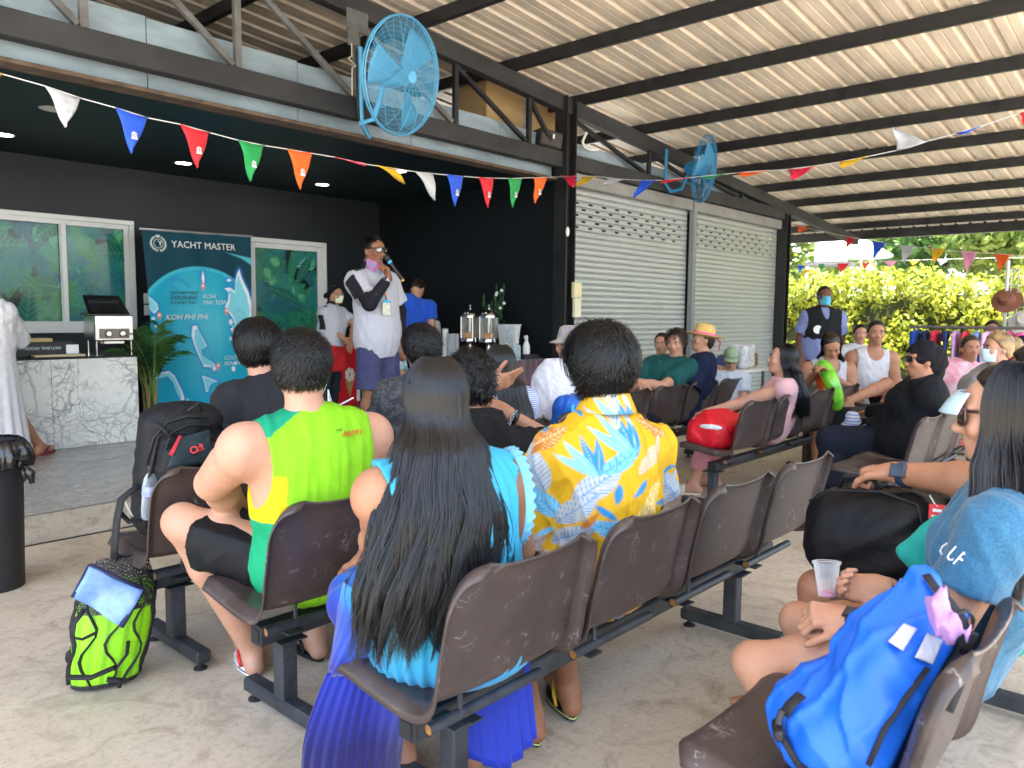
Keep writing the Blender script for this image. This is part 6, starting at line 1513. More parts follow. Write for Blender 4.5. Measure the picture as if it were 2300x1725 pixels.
def dispenser(px, py, juice, label):
    b = ax_(px, py, TX+.05); b[2] = tz; t = thing('drink_dispenser', label, 'drink dispenser', b, 'juice dispensers on the drinks table'); c_ = np.array(b)
    MB().lathe([(.085,0),(.085,.012),(.035,.03),(.030,.14),(.055,.17),(.115,.18),(.118,.215),(.112,.225)], c_, 24).build('pedestal', m_ss, t, True)
    MB().lathe([(.105,.225),(.108,.23),(.108,.47),(.103,.475)], c_, 24).build('tank', glass('clear tank', (.85,.86,.84), mixf=.12), t, True)
    MB().lathe([(.0,.226),(.100,.226),(.100,.285),(0,.286)], c_, 24).build('juice', mat('juice '+label[:8], juice, .25, spec=.6), t, True)
    MB().lathe([(.035,.29),(.035,.47)], c_, 16).build('ice_tube', m_ss, t, True)
    MB().lathe([(.112,.47),(.112,.495),(.085,.545),(.04,.57),(.012,.575),(.012,.60),(.022,.615),(.012,.63),(0,.63)], c_, 24).build('lid', m_ss, t, True)
    for a in (0.4,2.6,4.2): MB().tube([c_+(.112*math.cos(a),.112*math.sin(a),.2), c_+(.112*math.cos(a),.112*math.sin(a),.48)], .006, 6).build('rod', m_ss, t)
    MB().tube([c_+(-.05,-.11,.235), c_+(-.07,-.16,.225), c_+(-.07,-.165,.18)], [.012,.012,.009], 8).build('tap', m_ss, t, True)
dispenser(1056,790,(.72,.30,.01),'steel drink dispenser holding orange juice beside the clear ice bucket'[:64]); dispenser(1098,785,(.07,.008,.02),'steel drink dispenser holding dark red juice on the drinks table')
b = ax_(1143,792,TX+.02); b[2] = tz; ib = thing('ice_bucket', 'tall clear plastic ice bucket full of ice on the drinks table', 'bucket', b)
MB().lathe([(0,.005),(.09,.005),(.135,.38),(.145,.385),(.145,.395),(.13,.393),(.085,.012)], b, 28).build('bucket', glass('clear plastic', (.86,.89,.90), mixf=.22), ib, True)
ic = MB(); r = random.Random(4)
for k in range(70):
    z_ = r.uniform(.03,.30); rr = (.075+.035*z_/.3)*math.sqrt(r.random()); a = r.uniform(0,6.28); ic.obox(np.array(b)+(rr*math.cos(a),rr*math.sin(a),z_),(.035,.035,.03), rotz(r.uniform(0,3))@rotx(r.uniform(0,3)), .005)
ic.build('ice', mat('ice', (.75,.80,.82), .1, spec=.8, trans=.3), ib, kind='stuff')
for k, (px, py, col, n_, hh, lb) in enumerate(((1000,790,'paper',9,.36,'tall stack of white paper cups at the end of the row of cups'),(980,790,'paper',8,.30,'shorter stack of white paper cups behind the masked man'),(1012,792,'clear',7,.30,'stack of clear plastic cups beside the white paper cups'),(1024,792,'clear',7,.30,'second stack of clear plastic cups nearest the dispensers'))):
    b = ax_(px, py, TX-.12+.06*(k%2)); b[2] = tz; t = thing('cup_stack', lb, 'cups', b, 'stacks of cups on the drinks table'); m = mat('white paper cup', (.70,.70,.66), .6) if col == 'paper' else glass('cup plastic', (.8,.82,.84), mixf=.3)
    for j in range(n_): MB().lathe([(.032,0),(.039,.095),(.041,.098),(.038,.097)], np.array(b)+(0,0,j*(hh-.1)/n_), 14).build('cup', m, t, True)
b = ax_(1182,800,TX+.1); b[2] = tz+.06; sb = thing('spray_bottle', 'white trigger spray bottle standing on a black box', 'bottle', b)
MB().lathe([(0,0),(.038,0),(.042,.02),(.040,.09),(.018,.15),(.016,.17)], b, 18).build('bottle', MATS['white plastic'], sb, True); MB().box(np.array(b)+(-.016,-.015,.17), np.array(b)+(.016,.03,.21), .006).tube([np.array(b)+(0,-.01,.2), np.array(b)+(-.05,-.03,.205)], [.012,.007], 8).tube([np.array(b)+(-.015,-.02,.18), np.array(b)+(-.035,-.03,.13)], .006, 6).build('trigger', MATS['white plastic'], sb, True)
t = thing('box', 'low black box under the spray bottle on the drinks table', 'box', (b[0],b[1],tz)); MB().box((b[0]-.12,b[1]-.08,tz+.001),(b[0]+.14,b[1]+.08,tz+.058), .003).build('carton', MATS['black card'], t)
b = ax_(1162,800,TX-.05); b[2] = tz; t = thing('gel_bottle', 'clear pump bottle of hand gel beside the ice bucket', 'bottle', b); MB().lathe([(0,0),(.036,0),(.036,.15),(.014,.17),(.014,.185)], b, 16).build('bottle', glass('gel', (.75,.85,.9), mixf=.3), t, True); MB().lathe([(.014,.185),(.014,.21),(.006,.215),(.006,.25)], b, 10).tube([np.array(b)+(0,0,.25), np.array(b)+(-.04,-.02,.245)], .007, 6).build('pump', MATS['white plastic'], t, True)
b = ax_(1112,780,TX+.26); b[2] = tz; t = thing('flower_vase', 'small vase of leaves and pale flowers behind the dispensers', 'vase', b)
MB().lathe([(0,0),(.05,0),(.06,.1),(.03,.2)], b, 14).build('vase', MATS['black plastic'], t, True); lf = MB(); fl = MB(); r = random.Random(9)
for k in range(26):
    a = r.uniform(0,6.28); e = np.array(b)+(math.cos(a)*r.uniform(.05,.22), math.sin(a)*.12, r.uniform(.45,.88)); lf.tube([np.array(b)+(0,0,.18), (np.array(b)+e)/2+(0,0,.1), e], .004, 4); w_ = np.array([.022,0,.01]); lf.add([e-w_,e+(0,0,.06),e+w_,e-(0,0,.05)], [(0,1,2,3)])
    if k % 4 == 0: fl.ball(e+(0,-.02,.03), .02, 8, 5)
lf.build('leaves', mat('dark leaf', (.02,.08,.02), .5), t); fl.build('flowers', MATS['white print'], t, 'all', kind='stuff')
b = ax_(978,760,TX+.1); b[2] = tz; t = thing('water_jug', 'white lidded jug with dark handle behind the masked man', 'jug', b); MB().lathe([(0,0),(.07,0),(.075,.25),(.06,.40),(.045,.42),(0,.43)], b, 18).build('jug', MATS['white plastic'], t, True); MB().tube([np.array(b)+(.07,0,.08), np.array(b)+(.13,0,.15), np.array(b)+(.12,0,.30), np.array(b)+(.06,0,.36)], .012, 6).build('handle', MATS['black plastic'], t, True)
# ---- ice cream freezer
fz = ay(812,900,8.15); fx = fz[0]-.17
t = thing('ice_cream_freezer', 'red and white ice cream chest freezer behind the speaker', 'freezer', (fx,8.45,PZ))
MB().box((fx-.55,8.2,PZ),(fx+.18,8.8,PZ+.80), .02).build('cabinet', mat('red enamel', (.55,.015,.02), .3, coat=.4), t); MB().box((fx-.56,8.19,PZ+.80),(fx+.19,8.81,PZ+.88), .015).build('lid', MATS['white plastic'], t)
MB().box((fx+.13,8.185,PZ+.06),(fx+.178,8.198,PZ+.80), .003).build('side_panel', MATS['white plastic'], t)
cn = MB().add([(fx+.02,8.19,PZ+.12),(fx-.05,8.192,PZ+.34),(fx+.09,8.192,PZ+.34)], [(0,2,1)]); cn.build('cone_print', mat('wafer', (.40,.22,.07), .7), t)
ib_ = MB(); r = random.Random(2)
for k in range(7): a = k*.9; ib_.ball((fx+.02+.045*math.cos(a),8.185,PZ+.41+.055*math.sin(a)), (.036,.006,.038), 10, 6)
ib_.build('scoop_print', mat('vanilla', (.68,.62,.50), .6), t, 'all', kind='stuff')
# ---- rubbish bin at the left edge
bb = az(-10,1318,0); 
t = thing('rubbish_bin', 'tall black rubbish bin lined with a black bag at the left edge', 'bin', bb)
R0 = np.linalg.norm(az(52,1300,0)-bb)*.94; hz = ay(30,985,bb[1])[2]
MB().lathe([(0,.003),(R0,0),(R0*1.08,hz*.5),(R0*1.15,hz),(R0*1.1,hz)], bb, 36).build('bin', mat('black bin plastic', (.014,.015,.018), .5, var=.3), t, True)
lnr = MB(); 
def lin(u, v):
    a = 2*math.pi*u; w_ = .016*math.sin(a*13)+.010*math.sin(a*29+1); rr = R0*1.15+.012+w_*(.3+v)+.03*v*math.sin(math.pi*v); return bb+np.array([math.cos(a)*rr*(1-.15*max(0,.15-v)/.15), math.sin(a)*rr*(1-.15*max(0,.15-v)/.15), hz+.012-v*.13+.02*math.sin(a*5)*v])
o = lnr.grid(lin, 120, 10, closed_u=True).build('liner', mat('black film', (.012,.012,.014), .16, spec=.7, bump=.5, bscale=28), t, 'all'); solid(o, .002, 0)
rgt = unit(np.array([AX[0,0], AX[1,0], 0])); kq = bb+rgt*(R0*1.2)+(0,0,hz-.11); MB().ball(kq, (.018,.018,.03), 8, 6).tube([kq, kq+rgt*.05+(0,0,-.05), kq+rgt*.055+(0,0,-.10)], [.012,.022,.012], 8).tube([kq, kq+rgt*.02+(0,0,-.05), kq+rgt*.015+(0,0,-.09)], [.01,.018,.01], 8).build('knot', MATS['black film'], t, 'all')
# ================================================================ fans, bunting, bags, outdoors
m_fan = mat('sky blue enamel', (.10,.40,.66), .35, var=.12, scale=12); m_fan2 = mat('deep blue enamel', (.02,.20,.42), .4, var=.2, scale=12); m_blade = mat('blue fan blade', (.07,.30,.52), .4)
def wall_fan(c0, n, r0, label, m, dense=26):
    t = thing('wall_fan', label, 'fan', c0, 'blue industrial fans on the truss'); c0 = np.array(c0); n = unit(n); _, a, b = frame(n); T = np.array([a, b, n]).T
    dome = lambda q: .105*math.sqrt(max(0, 1-(q*.96)**2))
    def ring(r_, z, w, mb, k=48): mb.tube([c0+T@np.array([r_*math.cos(2*math.pi*i/k), r_*math.sin(2*math.pi*i/k), z]) for i in range(k)], w, 4, closed=True)
    f = MB()
    for i in range(3, dense): q = i/dense; ring(r0*q, dome(q), .0017, f)
    f.build('front_rings', m, t, 'all', kind='stuff')
    f = MB()
    for i in range(3, dense, 3): q = i/dense; ring(r0*q, -dome(q)*1.1, .0014, f, 40)
    f.build('back_rings', m, t, 'all', kind='stuff')
    sp = MB()
    for k in range(16):
        for sg in (1,-1):
            pts = []
            for i in range(9):
                q = .08+.92*i/8; th = 2*math.pi*k/16+.42*sg*(q-.08); pts.append(c0+T@np.array([r0*q*math.cos(th), r0*q*math.sin(th), sg*dome(q)]))
            sp.tube(pts, .0024, 4)
    sp.build('spokes', m, t, 'all', kind='stuff')
    rm = MB(); ring(r0, .012, .007, rm, 56); ring(r0, -.012, .007, rm, 56); rm.build('rim', m, t, 'all')
    MB().lathe([(0,.118),(.045,.116),(.05,.105),(.045,.098)], c0, 20, T).build('badge', m, t, True)
    for k in range(3):
        def bl(u, v): th = 2*math.pi*k/3+(u-.5)*(.95-.15*v); r_ = .08+(r0*.86-.08)*v; return c0+T@np.array([r_*math.cos(th), r_*math.sin(th), (u-.5)*.085*(1-.35*v)])
        solid(MB().grid(bl, 9, 7).build('blade', m_blade, t, 'all'), .003, 0)
    MB().lathe([(.0,.03),(.07,.03),(.075,-.03),(.085,-.06),(.085,-.20),(.06,-.25),(0,-.25)], c0, 20, T).build('motor', m, t, True)
    return t, T
c1 = ay(903,172,5.02); t, T = wall_fan(c1, (.20,-.96,-.20), .455, 'large sky blue wall fan hanging from the truss above the stage opening', m_fan, 40)
tp = np.array([ay(812,110,5.5)[0],5.52,ay(812,105,5.5)[2]])
MB().tube([tp, tp+(0,0,-.35), tp+(.0,-.01,-.62), tp+(.04,-.06,-.74), c1+(-.20,.28,-.36), c1+(-.10,.25,-.32), c1+(-.05,.22,-.15), c1+(-.02,.20,-.0)], .021, 10).build('bracket_pipe', m_fan, t, True)
MB().tube([tp+(-.04,0,-.02), tp+(-.04,-.01,-.45), tp+(-.02,-.01,-.62)], .010, 6).build('cable', MATS['black rubber'], t, True)
MB().box(tp+(-.11,-.0,.0),tp+(-.01,.04,.13), .008).box(tp+(-.12,.01,.12),tp+(.10,.03,.30), .004).build('mount_plate', m_greyst, t)
MB().tube([tp+(-.10,-.02,0), tp+(-.10,-.02,-.10), tp+(-.14,-.02,-.13), tp+(-.10,-.025,-.15), tp+(-.06,-.02,-.17), tp+(-.10,-.02,-.20), tp+(-.10,-.02,-.42)], .005, 5).build('pull_cord', mat('cream cord', (.6,.55,.42), .8), t)
c2 = ay(1582,380,5.1); t, T = wall_fan(c2, (.24,-.95,-.15), .43, 'second blue wall fan farther along the truss above the shutters', m_fan2, 22)
tp = np.array([ay(1500,335,5.5)[0],5.52,ay(1500,335,5.5)[2]]); MB().tube([tp, tp+(0,0,-.45), tp+(.05,-.05,-.55), c2+(-.15,.25,-.25), c2+(-.03,.22,-.05)], .022, 8).build('bracket_pipe', m_fan2, t, True)

# ---- bunting
m_flag = {}
def flagm(n, c): 
    if n not in m_flag: m_flag[n] = mat('bunting '+n, c, .65, var=.1, scale=14, bump=.15, bscale=30, sheen=.1)
    return m_flag[n]
FC = dict(white=(.50,.51,.54), blue=(.012,.085,.62), red=(.62,.012,.025), green=(.008,.30,.07), orange=(.78,.12,.008), crimson=(.62,.01,.05), yellow=(.72,.42,.008), pink=(.75,.28,.45))
m_string = mat('white cord', (.70,.70,.70), .7)
def bunting(label, P0, P1, line, flags, group, emb=()):
    P0, P1 = np.array(P0), np.array(P1); d = unit((P1-P0)*np.array([1,1,0])); nn = np.array([-d[1], d[0], 0]); nn = nn if nn[1] < 0 else -nn
    def pl(px, py): r_ = _ray(px, py); return CO+r_*(((P0-CO)@nn)/(r_@nn))
    t = thing('bunting', label, 'bunting', P0, group)
    MB().tube([pl(*q) for q in line], .0035, 5).build('string', m_string, t, 'all')
    for i, (cn, xl, yl, xr, yr, xt, yt, bil) in enumerate(flags):
        A, B, T_ = pl(xl,yl), pl(xr,yr), pl(xt,yt)
        def f(u, v):
            a = A+(T_-A)*v; b = B+(T_-B)*v; p_ = a+(b-a)*u
            return p_+nn*(bil*(.030*math.sin(math.pi*min(1,v*1.1))*math.sin(u*3.1)+.014*math.sin(u*5+v*6)))+(0,0,-.006*math.sin(math.pi*u)*(1-v))
        o = solid(MB().grid(f, 8, 9).build('pennant', flagm(cn, FC[cn]), t, 'all'), .0012, 0)
        MB().tube([A, (A+B)/2+(0,0,-.006), B], .006, 6, flat=.5).build('hem', flagm(cn, FC[cn]), o, 'all')
        if i in emb:
            c_ = f(.5,.55)+nn*.012; s_ = np.linalg.norm(B-A)*.085; Rf = np.array([d if d@rt > 0 else -d, (0,0,1), nn]).T
            e = MB(); e.disc(c_+(0,0,s_*.2), s_, Rf, 14, col=(.75,.75,.74)); e.obox(c_+(0,0,-s_*.95), (s_*2.1,s_*.7,.002), Rf, col=(.75,.75,.74)); 
            for k in range(5): a = 2*math.pi*k/5; e.disc(c_+Rf@np.array([s_*.62*math.cos(a), s_*.2+s_*.62*math.sin(a), .0015]), s_*.22, Rf, 6, col=(.03,.03,.03) if cn != 'white' else (.35,.05,.05))
            e.disc(c_+Rf@np.array([0,s_*.2,.0015]), s_*.25, Rf, 6, col=(.05,.05,.05)); e.build('emblem', MATS['painted small'], o, False, True)
col_top = ay(1262,397,YT-.14)
bunting('string of coloured pennants across the stage front from the left edge to the black column', ad(-90,130,3.75), col_top,
  [(-90,130),(0,165),(100,193),(183,221),(259,242),(333,265),(404,279),(471,298),(535,315),(594,327),(645,335),(703,345),(752,353),(823,369),(890,379),(933,386),(1003,393),(1075,399),(1141,401),(1199,399),(1262,397)],
  [('yellow',-40,150,6,167,-30,215,1),('white',100,193,183,221,147,286,1),('blue',259,242,333,265,295,345,.7),('red',404,279,471,298,443,377,.8),('green',535,315,594,327,562,407,1),('orange',645,335,703,344,674,425,.7),('crimson',752,353,818,366,823,374,.4),('yellow',845,371,890,378,908,413,1),('white',933,386,975,390,976,450,1),('blue',1003,391,1042,396,1022,463,.6),('red',1075,398,1110,400,1096,467,.5),('green',1141,400,1174,401,1151,466,.6),('orange',1199,399,1231,398,1201,456,.8)], 'strings of pennants', (1,2,3,4,5,9,10,11,12))
bunting('string of windblown pennants from the black column out to the right under the roof', col_top, ad(2340,236,4.6),
  [(1262,397),(1292,396),(1338,396),(1390,402),(1437,405),(1490,405),(1547,399),(1630,391),(1690,385),(1770,381),(1830,373),(1885,364),(1948,352),(2013,338),(2080,318),(2147,300),(2215,280),(2292,254),(2340,236)],
  [('crimson',1258,394,1293,395,1287,421,1.2),('yellow',1306,397,1340,396,1293,419,1.2),('white',1362,399,1405,403,1354,418,1.5),('blue',1437,404,1472,405,1423,445,1),('red',1487,405,1547,399,1484,413,.4),('green',1567,398,1630,390,1590,402,.6),('orange',1655,388,1722,384,1668,398,.7),('crimson',1770,381,1830,374,1780,405,1),('yellow',1885,364,1948,351,1890,378,.8),('white',2013,338,2080,318,2008,286,1),('blue',2147,300,2200,284,2160,302,.8),('red',2290,255,2335,238,2300,280,1)], 'strings of pennants')
bunting('string of pennants hanging beyond the eave before the trees', ad(1780,505,13), ad(2340,585,9.4), [(1780,505),(1900,531),(2020,551),(2160,565),(2270,572),(2340,577)],
  [('orange',1788,505,1822,512,1795,522,1),('red',1900,531,1922,536,1902,556,1),('blue',1958,541,1990,545,1963,580,.8),('white',2020,550,2056,553,2030,591,.8),('yellow',2088,556,2124,559,2098,592,.8),('pink',2157,563,2195,566,2172,610,.8),('orange',2232,570,2270,572,2246,608,.6)], 'strings of pennants')
bunting('lower and farther string of pennants before the hedge', ad(1780,596,17), ad(2340,582,15), [(1780,596),(1850,592),(1950,588),(2060,584),(2200,580),(2340,578)],
  [('blue',1792,596,1808,596,1795,614,1),('yellow',1806,605,1822,606,1802,622,1),('green',1838,593,1852,593,1844,614,1),('red',1880,592,1908,591,1888,614,.8),('orange',1936,590,1955,589,1942,606,1),('pink',1985,587,2015,586,2000,601,.6),('yellow',2042,585,2066,584,2050,598,.6),('white',2105,583,2130,582,2112,598,.8)], 'strings of pennants')

# ---- loudspeaker, carton and cable on the truss
q = ay(1232,315,YT+.07); t = thing('loudspeaker', 'black loudspeaker resting on the truss beside the carton', 'loudspeaker', q)
MB().obox(q+(0,.02,0), (.30,.22,.19), rotz(-.35)@roty(.12), .02).build('cabinet', mat('black speaker vinyl', (.02,.019,.018), .5, col2=(.045,.035,.028)), t); Rg = rotz(-.35)@roty(.12)
MB().obox(q+Rg@np.array([-.155,-.0,0]), (.012,.20,.175), Rg, .004).build('grille', MATS['mic grille'], t); MB().obox(q+Rg@np.array([0,-.112,.02]), (.02,.004,.045), Rg).build('logo_plate', MATS['white print'], t)
q0, q1 = ay(1085,300,YT+.55), ay(1268,238,YT+.55); t = thing('cardboard_box', 'brown cardboard box stored up behind the truss', 'box', (q0[0],YT+.6,q0[2]))
MB().box((q0[0],YT+.5,q0[2]-.1),(q1[0],YT+.95,q1[2]), .004).build('carton', mat('cardboard', (.42,.28,.13), .8, var=.1, scale=5), t)
text('lettering', 'KERAU', .14, ay(1188,292,YT+.494)+(0,-.002,0), np.array([[0,0,1],[0,1,0],[-1,0,0]]).T@np.eye(3) if False else np.array([(0,0,1),(-1,0,0),(0,-1,0)]).T.astype(float), mat('blue print', (.03,.22,.50), .7), t)
c_ = MB().tube([ay(1318,288,YT+.03), ay(1316,300,YT+.03), ay(1308,318,YT+.03), ay(1312,330,YT+.03), ay(1325,336,YT+.03), ay(1344,336,YT+.03)], .016, 8).build('conduit', MATS['white plastic'], None, True); tag(c_, 'short white bent conduit on the truss above the shutter', 'conduit')

# ---- black backpack on the front row seat
m_pack = mat('black pack nylon', (.0085,.0095,.012), .6, var=.3, scale=14, bump=.45, bscale=24, spec=.3); m_web = mat('black webbing', (.012,.012,.014), .7)
bx_ = np.array((1.40,3.02,.745)); Rb = rotz(.12)@rotx(.16)
t = thing('backpack', 'big black backpack standing on the left front row seat', 'backpack', (1.46,3.02,.43)); L_ = lambda v: bx_+Rb@np.array(v, float)
V, Q = grow([boxp(L_((0,.05,-.0)), (.165,.085,.255), Rb, .07, .03), boxp(L_((0,-.05,-.04)), (.145,.06,.19), Rb, .05, .04), boxp(L_((.02,-.075,-.10)), (.12,.045,.10), Rb, .035, .03), ell(L_((0,.02,.20)), (.15,.10,.085), Rb, .05)], .009, 0, disp=folds(.006, 16, 5))
link('pack', np_mesh('pack', V-base_of(t), Q), m_pack, t)
z1 = MB(); z1.tube([L_((-.155,-.02,-.2)), L_((-.165,-.03,0)), L_((-.14,-.035,.17)), L_((-.06,-.05,.245)), L_((.06,-.05,.245)), L_((.14,-.035,.17))], .006, 6); z1.tube([L_((-.135,-.095,-.15)), L_((-.14,-.10,.02)), L_((-.10,-.09,.13)), L_((0,-.085,.17)), L_((.10,-.085,.14))], .005, 6); z1.build('zip', m_web, t, 'all')
PV = V
hp2 = lambda x_, y_, o_=.006: hit(PV, x_, y_, o_, .02)
m_ds = mat('slate cap cotton', (.016,.030,.038), .8, bump=.3)
def quadp(q4, name, m, o_=.006, par=t, nu=8, nv=6):
    q4 = np.array(q4, float)
    f = lambda u, v: np.array([hp2(*((q4[0]*(1-a)+q4[1]*a)*(1-b)+(q4[3]*(1-a)+q4[2]*a)*b), o_) for a, b in zip(u, v)])
    return drape(name, f, nu, nv, m, par, None, .003)
quadp([(398,985),(470,965),(478,1040),(375,1052)], 'cap_panel', m_ds, .010, nu=12, nv=10)
m_dp = mat('dark patch', (.03,.008,.010), .7); m_br = mat('bright red print', (.75,.03,.05), .6)
quadp([(402,978),(409,979),(388,1024),(378,1022)], 'label_strip', mat('red strip', (.42,.02,.035), .7), .020)
pb_ = quadp([(438,1003),(452,1000),(450,1018),(432,1023)], 'patch', m_dp, .022)
vb = unit(np.array([0,0,CAM_H])-hp2(442,1012)); xb = unit(np.cross((0,0,1), vb)); RBk = np.array([unit(xb*.85+np.array([0,0,.5])), unit(np.cross(vb, unit(xb*.85+np.array([0,0,.5])))), vb]).T
text('lettering', 'O+', .040, hp2(431,1022,.03), RBk, m_br, pb_); text('lettering', 'POS', .015, hp2(445,1017,.03), RBk, m_br, pb_)
zp = MB(); zp.tube([hp2(*q, .006) for q in ((330,1040),(345,985),(375,948),(420,935),(465,938))], .006, 6); zp.build('zip', m_web, t, 'all'); zp = MB(); zp.tube([hp2(*q, .006) for q in ((372,1010),(385,972),(420,955),(470,955))], .005, 6); zp.build('zip', m_web, t, 'all')
MB().tube([hp2(352,952,.012), hp2(372,968,.012), hp2(385,985,.012)], .014, 6, flat=.4).build('loop', m_web, t, 'all')
for pts_ in ([ay(318,1085,3.06), ay(296,1102,3.04), ay(272,1122,3.02), ay(263,1165,3.02), ay(258,1215,3.02), ay(256,1262,3.02)], [ay(268,1150,3.04), ay(290,1172,3.02), ay(318,1168,3.0)]): MB().tube(pts_, .019, 8, flat=.4).build('strap', m_web, t, 'all')
MB().tube([L_((.02,-.06,.265)), L_((0,-.07,.30)), L_((-.04,-.06,.268))], .006, 6).build('strap', m_web, t, 'all')
MB().tube([ay(282,1128,3.0), ay(298,1160,2.99)], .006, 6, flat=.5).build('reflective_strip', mat('reflective grey', (.5,.5,.48), .4), t)
wb = ay(338,1108,2.99); t = thing('water_bottle', 'small clear water bottle in the side pocket of the backpack', 'bottle', wb); MB().lathe([(0,-.1),(.028,-.1),(.031,-.06),(.029,-.01),(.031,.02),(.026,.06),(.013,.085),(.013,.09)], wb, 16, Rb).build('bottle', glass('bottle plastic', (.72,.80,.9), mixf=.14), t, True)
MB().lathe([(.0315,-.005),(.0315,.035)], wb, 16, Rb).build('label', mat('blue white label', (.40,.44,.54), .5, col2=(.10,.16,.40), scale=60), t, True); MB().lathe([(.016,.085),(.017,.115),(0,.117)], wb, 14, Rb).build('cap', MATS['black plastic'], t, True)

# ---- snorkel bag on the floor
sb_ = az(222,1538,0); t = thing('fin_bag', 'black mesh bag of lime green fins with a pale blue flap standing on the floor', 'bag', sb_)
top = ay(262,1262,3.02); fr_ = unit(np.array([-sb_[0], -sb_[1], 0])); sd2 = np.cross(fr_, (0,0,1.)); sd2 = sd2 if sd2@rt > 0 else -sd2
ax0 = top-sb_; 
def bagpt(u, v, s_=1, off=0):
    a = 2*math.pi*u; w_ = (.112+.02*math.sin(v*3))*(1-.25*max(0,v-.75)/.25); dp_ = (.062+.02*math.sin(math.pi*v))*(1 if v < .8 else 1-.7*(v-.8)/.2); sh = .16*(v-.1)
    return sb_+np.array([0,0,.012])+ax0*v*.98+sd2*(math.cos(a)*w_*s_+.02)+fr_*(math.sin(a)*dp_*s_+off)
mbf = MB()
def bcol(u, v):
    s_ = .5+.5*math.sin(2*math.pi*u*14)
    return (.012,.013,.015) if v < .05 else ((.30,.74,.01) if s_ > .25 else (.20,.52,.008))
nu, nv = 90, 60; f_ = [(i/nu, j/(nv-1)) for j in range(nv) for i in range(nu)]
mbf.grid(lambda u, v: bagpt(u, v*.80), nu, nv, col=[bcol(u, v) for u, v in f_], closed_u=True); mbf.build('fins', mat('fin rubber', vc=True, rough=.5, var=.2, scale=90), t, 'all', True)
fs = MB()
for k in range(9):
    u0 = .03+k*.107; fs.tube([bagpt(u0+.035*math.sin(j*.9+k*1.7), .03+.75*j/11, 1.02) for j in range(12)], [.007+.006*abs(math.sin(j*.6+k)) for j in range(12)], 6, flat=.4)
for k in range(6): fs.ball(bagpt(.5+.06*k, .25+.08*((k*5)%6), 1.01), (.018,.018,.026), 8, 6)
fs.build('fin_rib', MATS['black webbing'], t, 'all', kind='stuff')
m_mesh = bpy.data.materials.new('black net'); m_mesh.use_nodes = True
def _net(m):
    N = m.node_tree.nodes; L = m.node_tree.links; P = N['Principled BSDF']; P.inputs['Base Color'].default_value = (.012,.013,.015,1); tc = N.new('ShaderNodeTexCoord'); v = N.new('ShaderNodeTexVoronoi'); v.inputs['Scale'].default_value = 120; v.inputs['Randomness'].default_value = .15; L.new(tc.outputs['Object'], v.inputs['Vector'])
    r = N.new('ShaderNodeMath'); r.operation = 'GREATER_THAN'; r.inputs[1].default_value = .42; L.new(v.outputs['Distance'], r.inputs[0]); L.new(r.outputs[0], P.inputs['Alpha'])
_net(m_mesh)
MB().grid(lambda u, v: bagpt(u, .62+v*.41, 1.06), 60, 20, closed_u=True).build('net', m_mesh, t, 'all')
tp4 = [ay(202,1268,2.86), ay(322,1322,2.80)]; bt4 = [ay(162,1342,2.84), ay(272,1408,2.76)]
fl = solid(MB().grid(lambda u, v: (tp4[0]+(tp4[1]-tp4[0])*u)*(1-v)+(bt4[0]+(bt4[1]-bt4[0])*u)*v+fr_*(.012*math.sin(u*7+v*2)+.01*math.sin(v*5)), 14, 10).build('flap', mat('pale blue nylon', (.36,.50,.78), .45, var=.35, scale=9, col2=(.10,.24,.62), bump=.3, bscale=14), t, 'all'), .003, 0)
MB().tube([tp4[0], (tp4[0]+tp4[1])/2+fr_*.012, tp4[1]], .012, 6, flat=.5).tube([tp4[0], bt4[0]], .006, 6).tube([tp4[1], bt4[1]], .010, 6).build('piping', mat('navy webbing', (.015,.02,.07), .7), t, 'all')
g = lambda a_, b_, y_: ay(a_, b_, y_)
for pts_, w_, fl_ in (([g(190,1368,2.82), g(166,1400,2.80), g(162,1432,2.80), g(185,1436,2.80), g(218,1420,2.78)],.012,.4), ([g(152,1540,2.88)+(0,0,.03), g(205,1528,2.84)+(0,0,.01), g(258,1505,2.80)+(0,0,.01)],.018,.4), ([g(258,1505,2.80), g(285,1470,2.86), g(288,1440,2.9)],.007,.5), ([g(240,1532,2.86)+(0,0,.01), g(272,1535,2.84)+(0,0,.012), g(268,1548,2.84)+(0,0,.008)],.016,.5)):
    MB().tube(pts_, w_, 6, flat=fl_).build('strap', m_web, t, 'all')
MB().tube([top+(0,0,.0), az(262,1190,.43)+(0,-.1,.0)], .016, 6, flat=.4).build('hanging_strap', m_web, t, 'all')

# ---- blue dry bag on the nearest seat
t = thing('dry_bag', 'bright blue dry bag with black buckles leaning on the nearest seat', 'bag', (1.5,.5,.44)); m_dry = mat('blue tarpaulin', (.010,.12,.62), .42, var=.12, scale=5, bump=.25, bscale=8, spec=.5)
A0, A1 = ax_(1935,1600,1.56), ax_(2110,1370,1.68); PL, PR = ax_(2078,1300,1.68), ax_(2178,1400,1.68)
dd = unit(A1-A0); xx = unit(np.cross(dd, (0,1,.3))); yy = np.cross(dd, xx); Rd = np.array([xx, yy, dd]).T
P_ = [ell(A0+(0,.02,-.03), (.165,.155,.115), None, .06), ell(A0*.6+A1*.4, (.155,.095,.13), None, .08), cone(A0*.5+A1*.5, PL*.85+A1*.15, .085,.034,.07), cone(A0*.4+A1*.6, PR, .075,.034,.06), cone(PL, PL*.5+A0*.5, .012,.08,.05)]
V, Q = grow(P_, .006, 0, [(np.array((1.6,YD-.165,.55)), np.array((0,-1,-.27)))], disp=folds(.008, 13, 8)); link('bag', np_mesh('bag', V-base_of(t), Q), m_dry, t)
BV = V
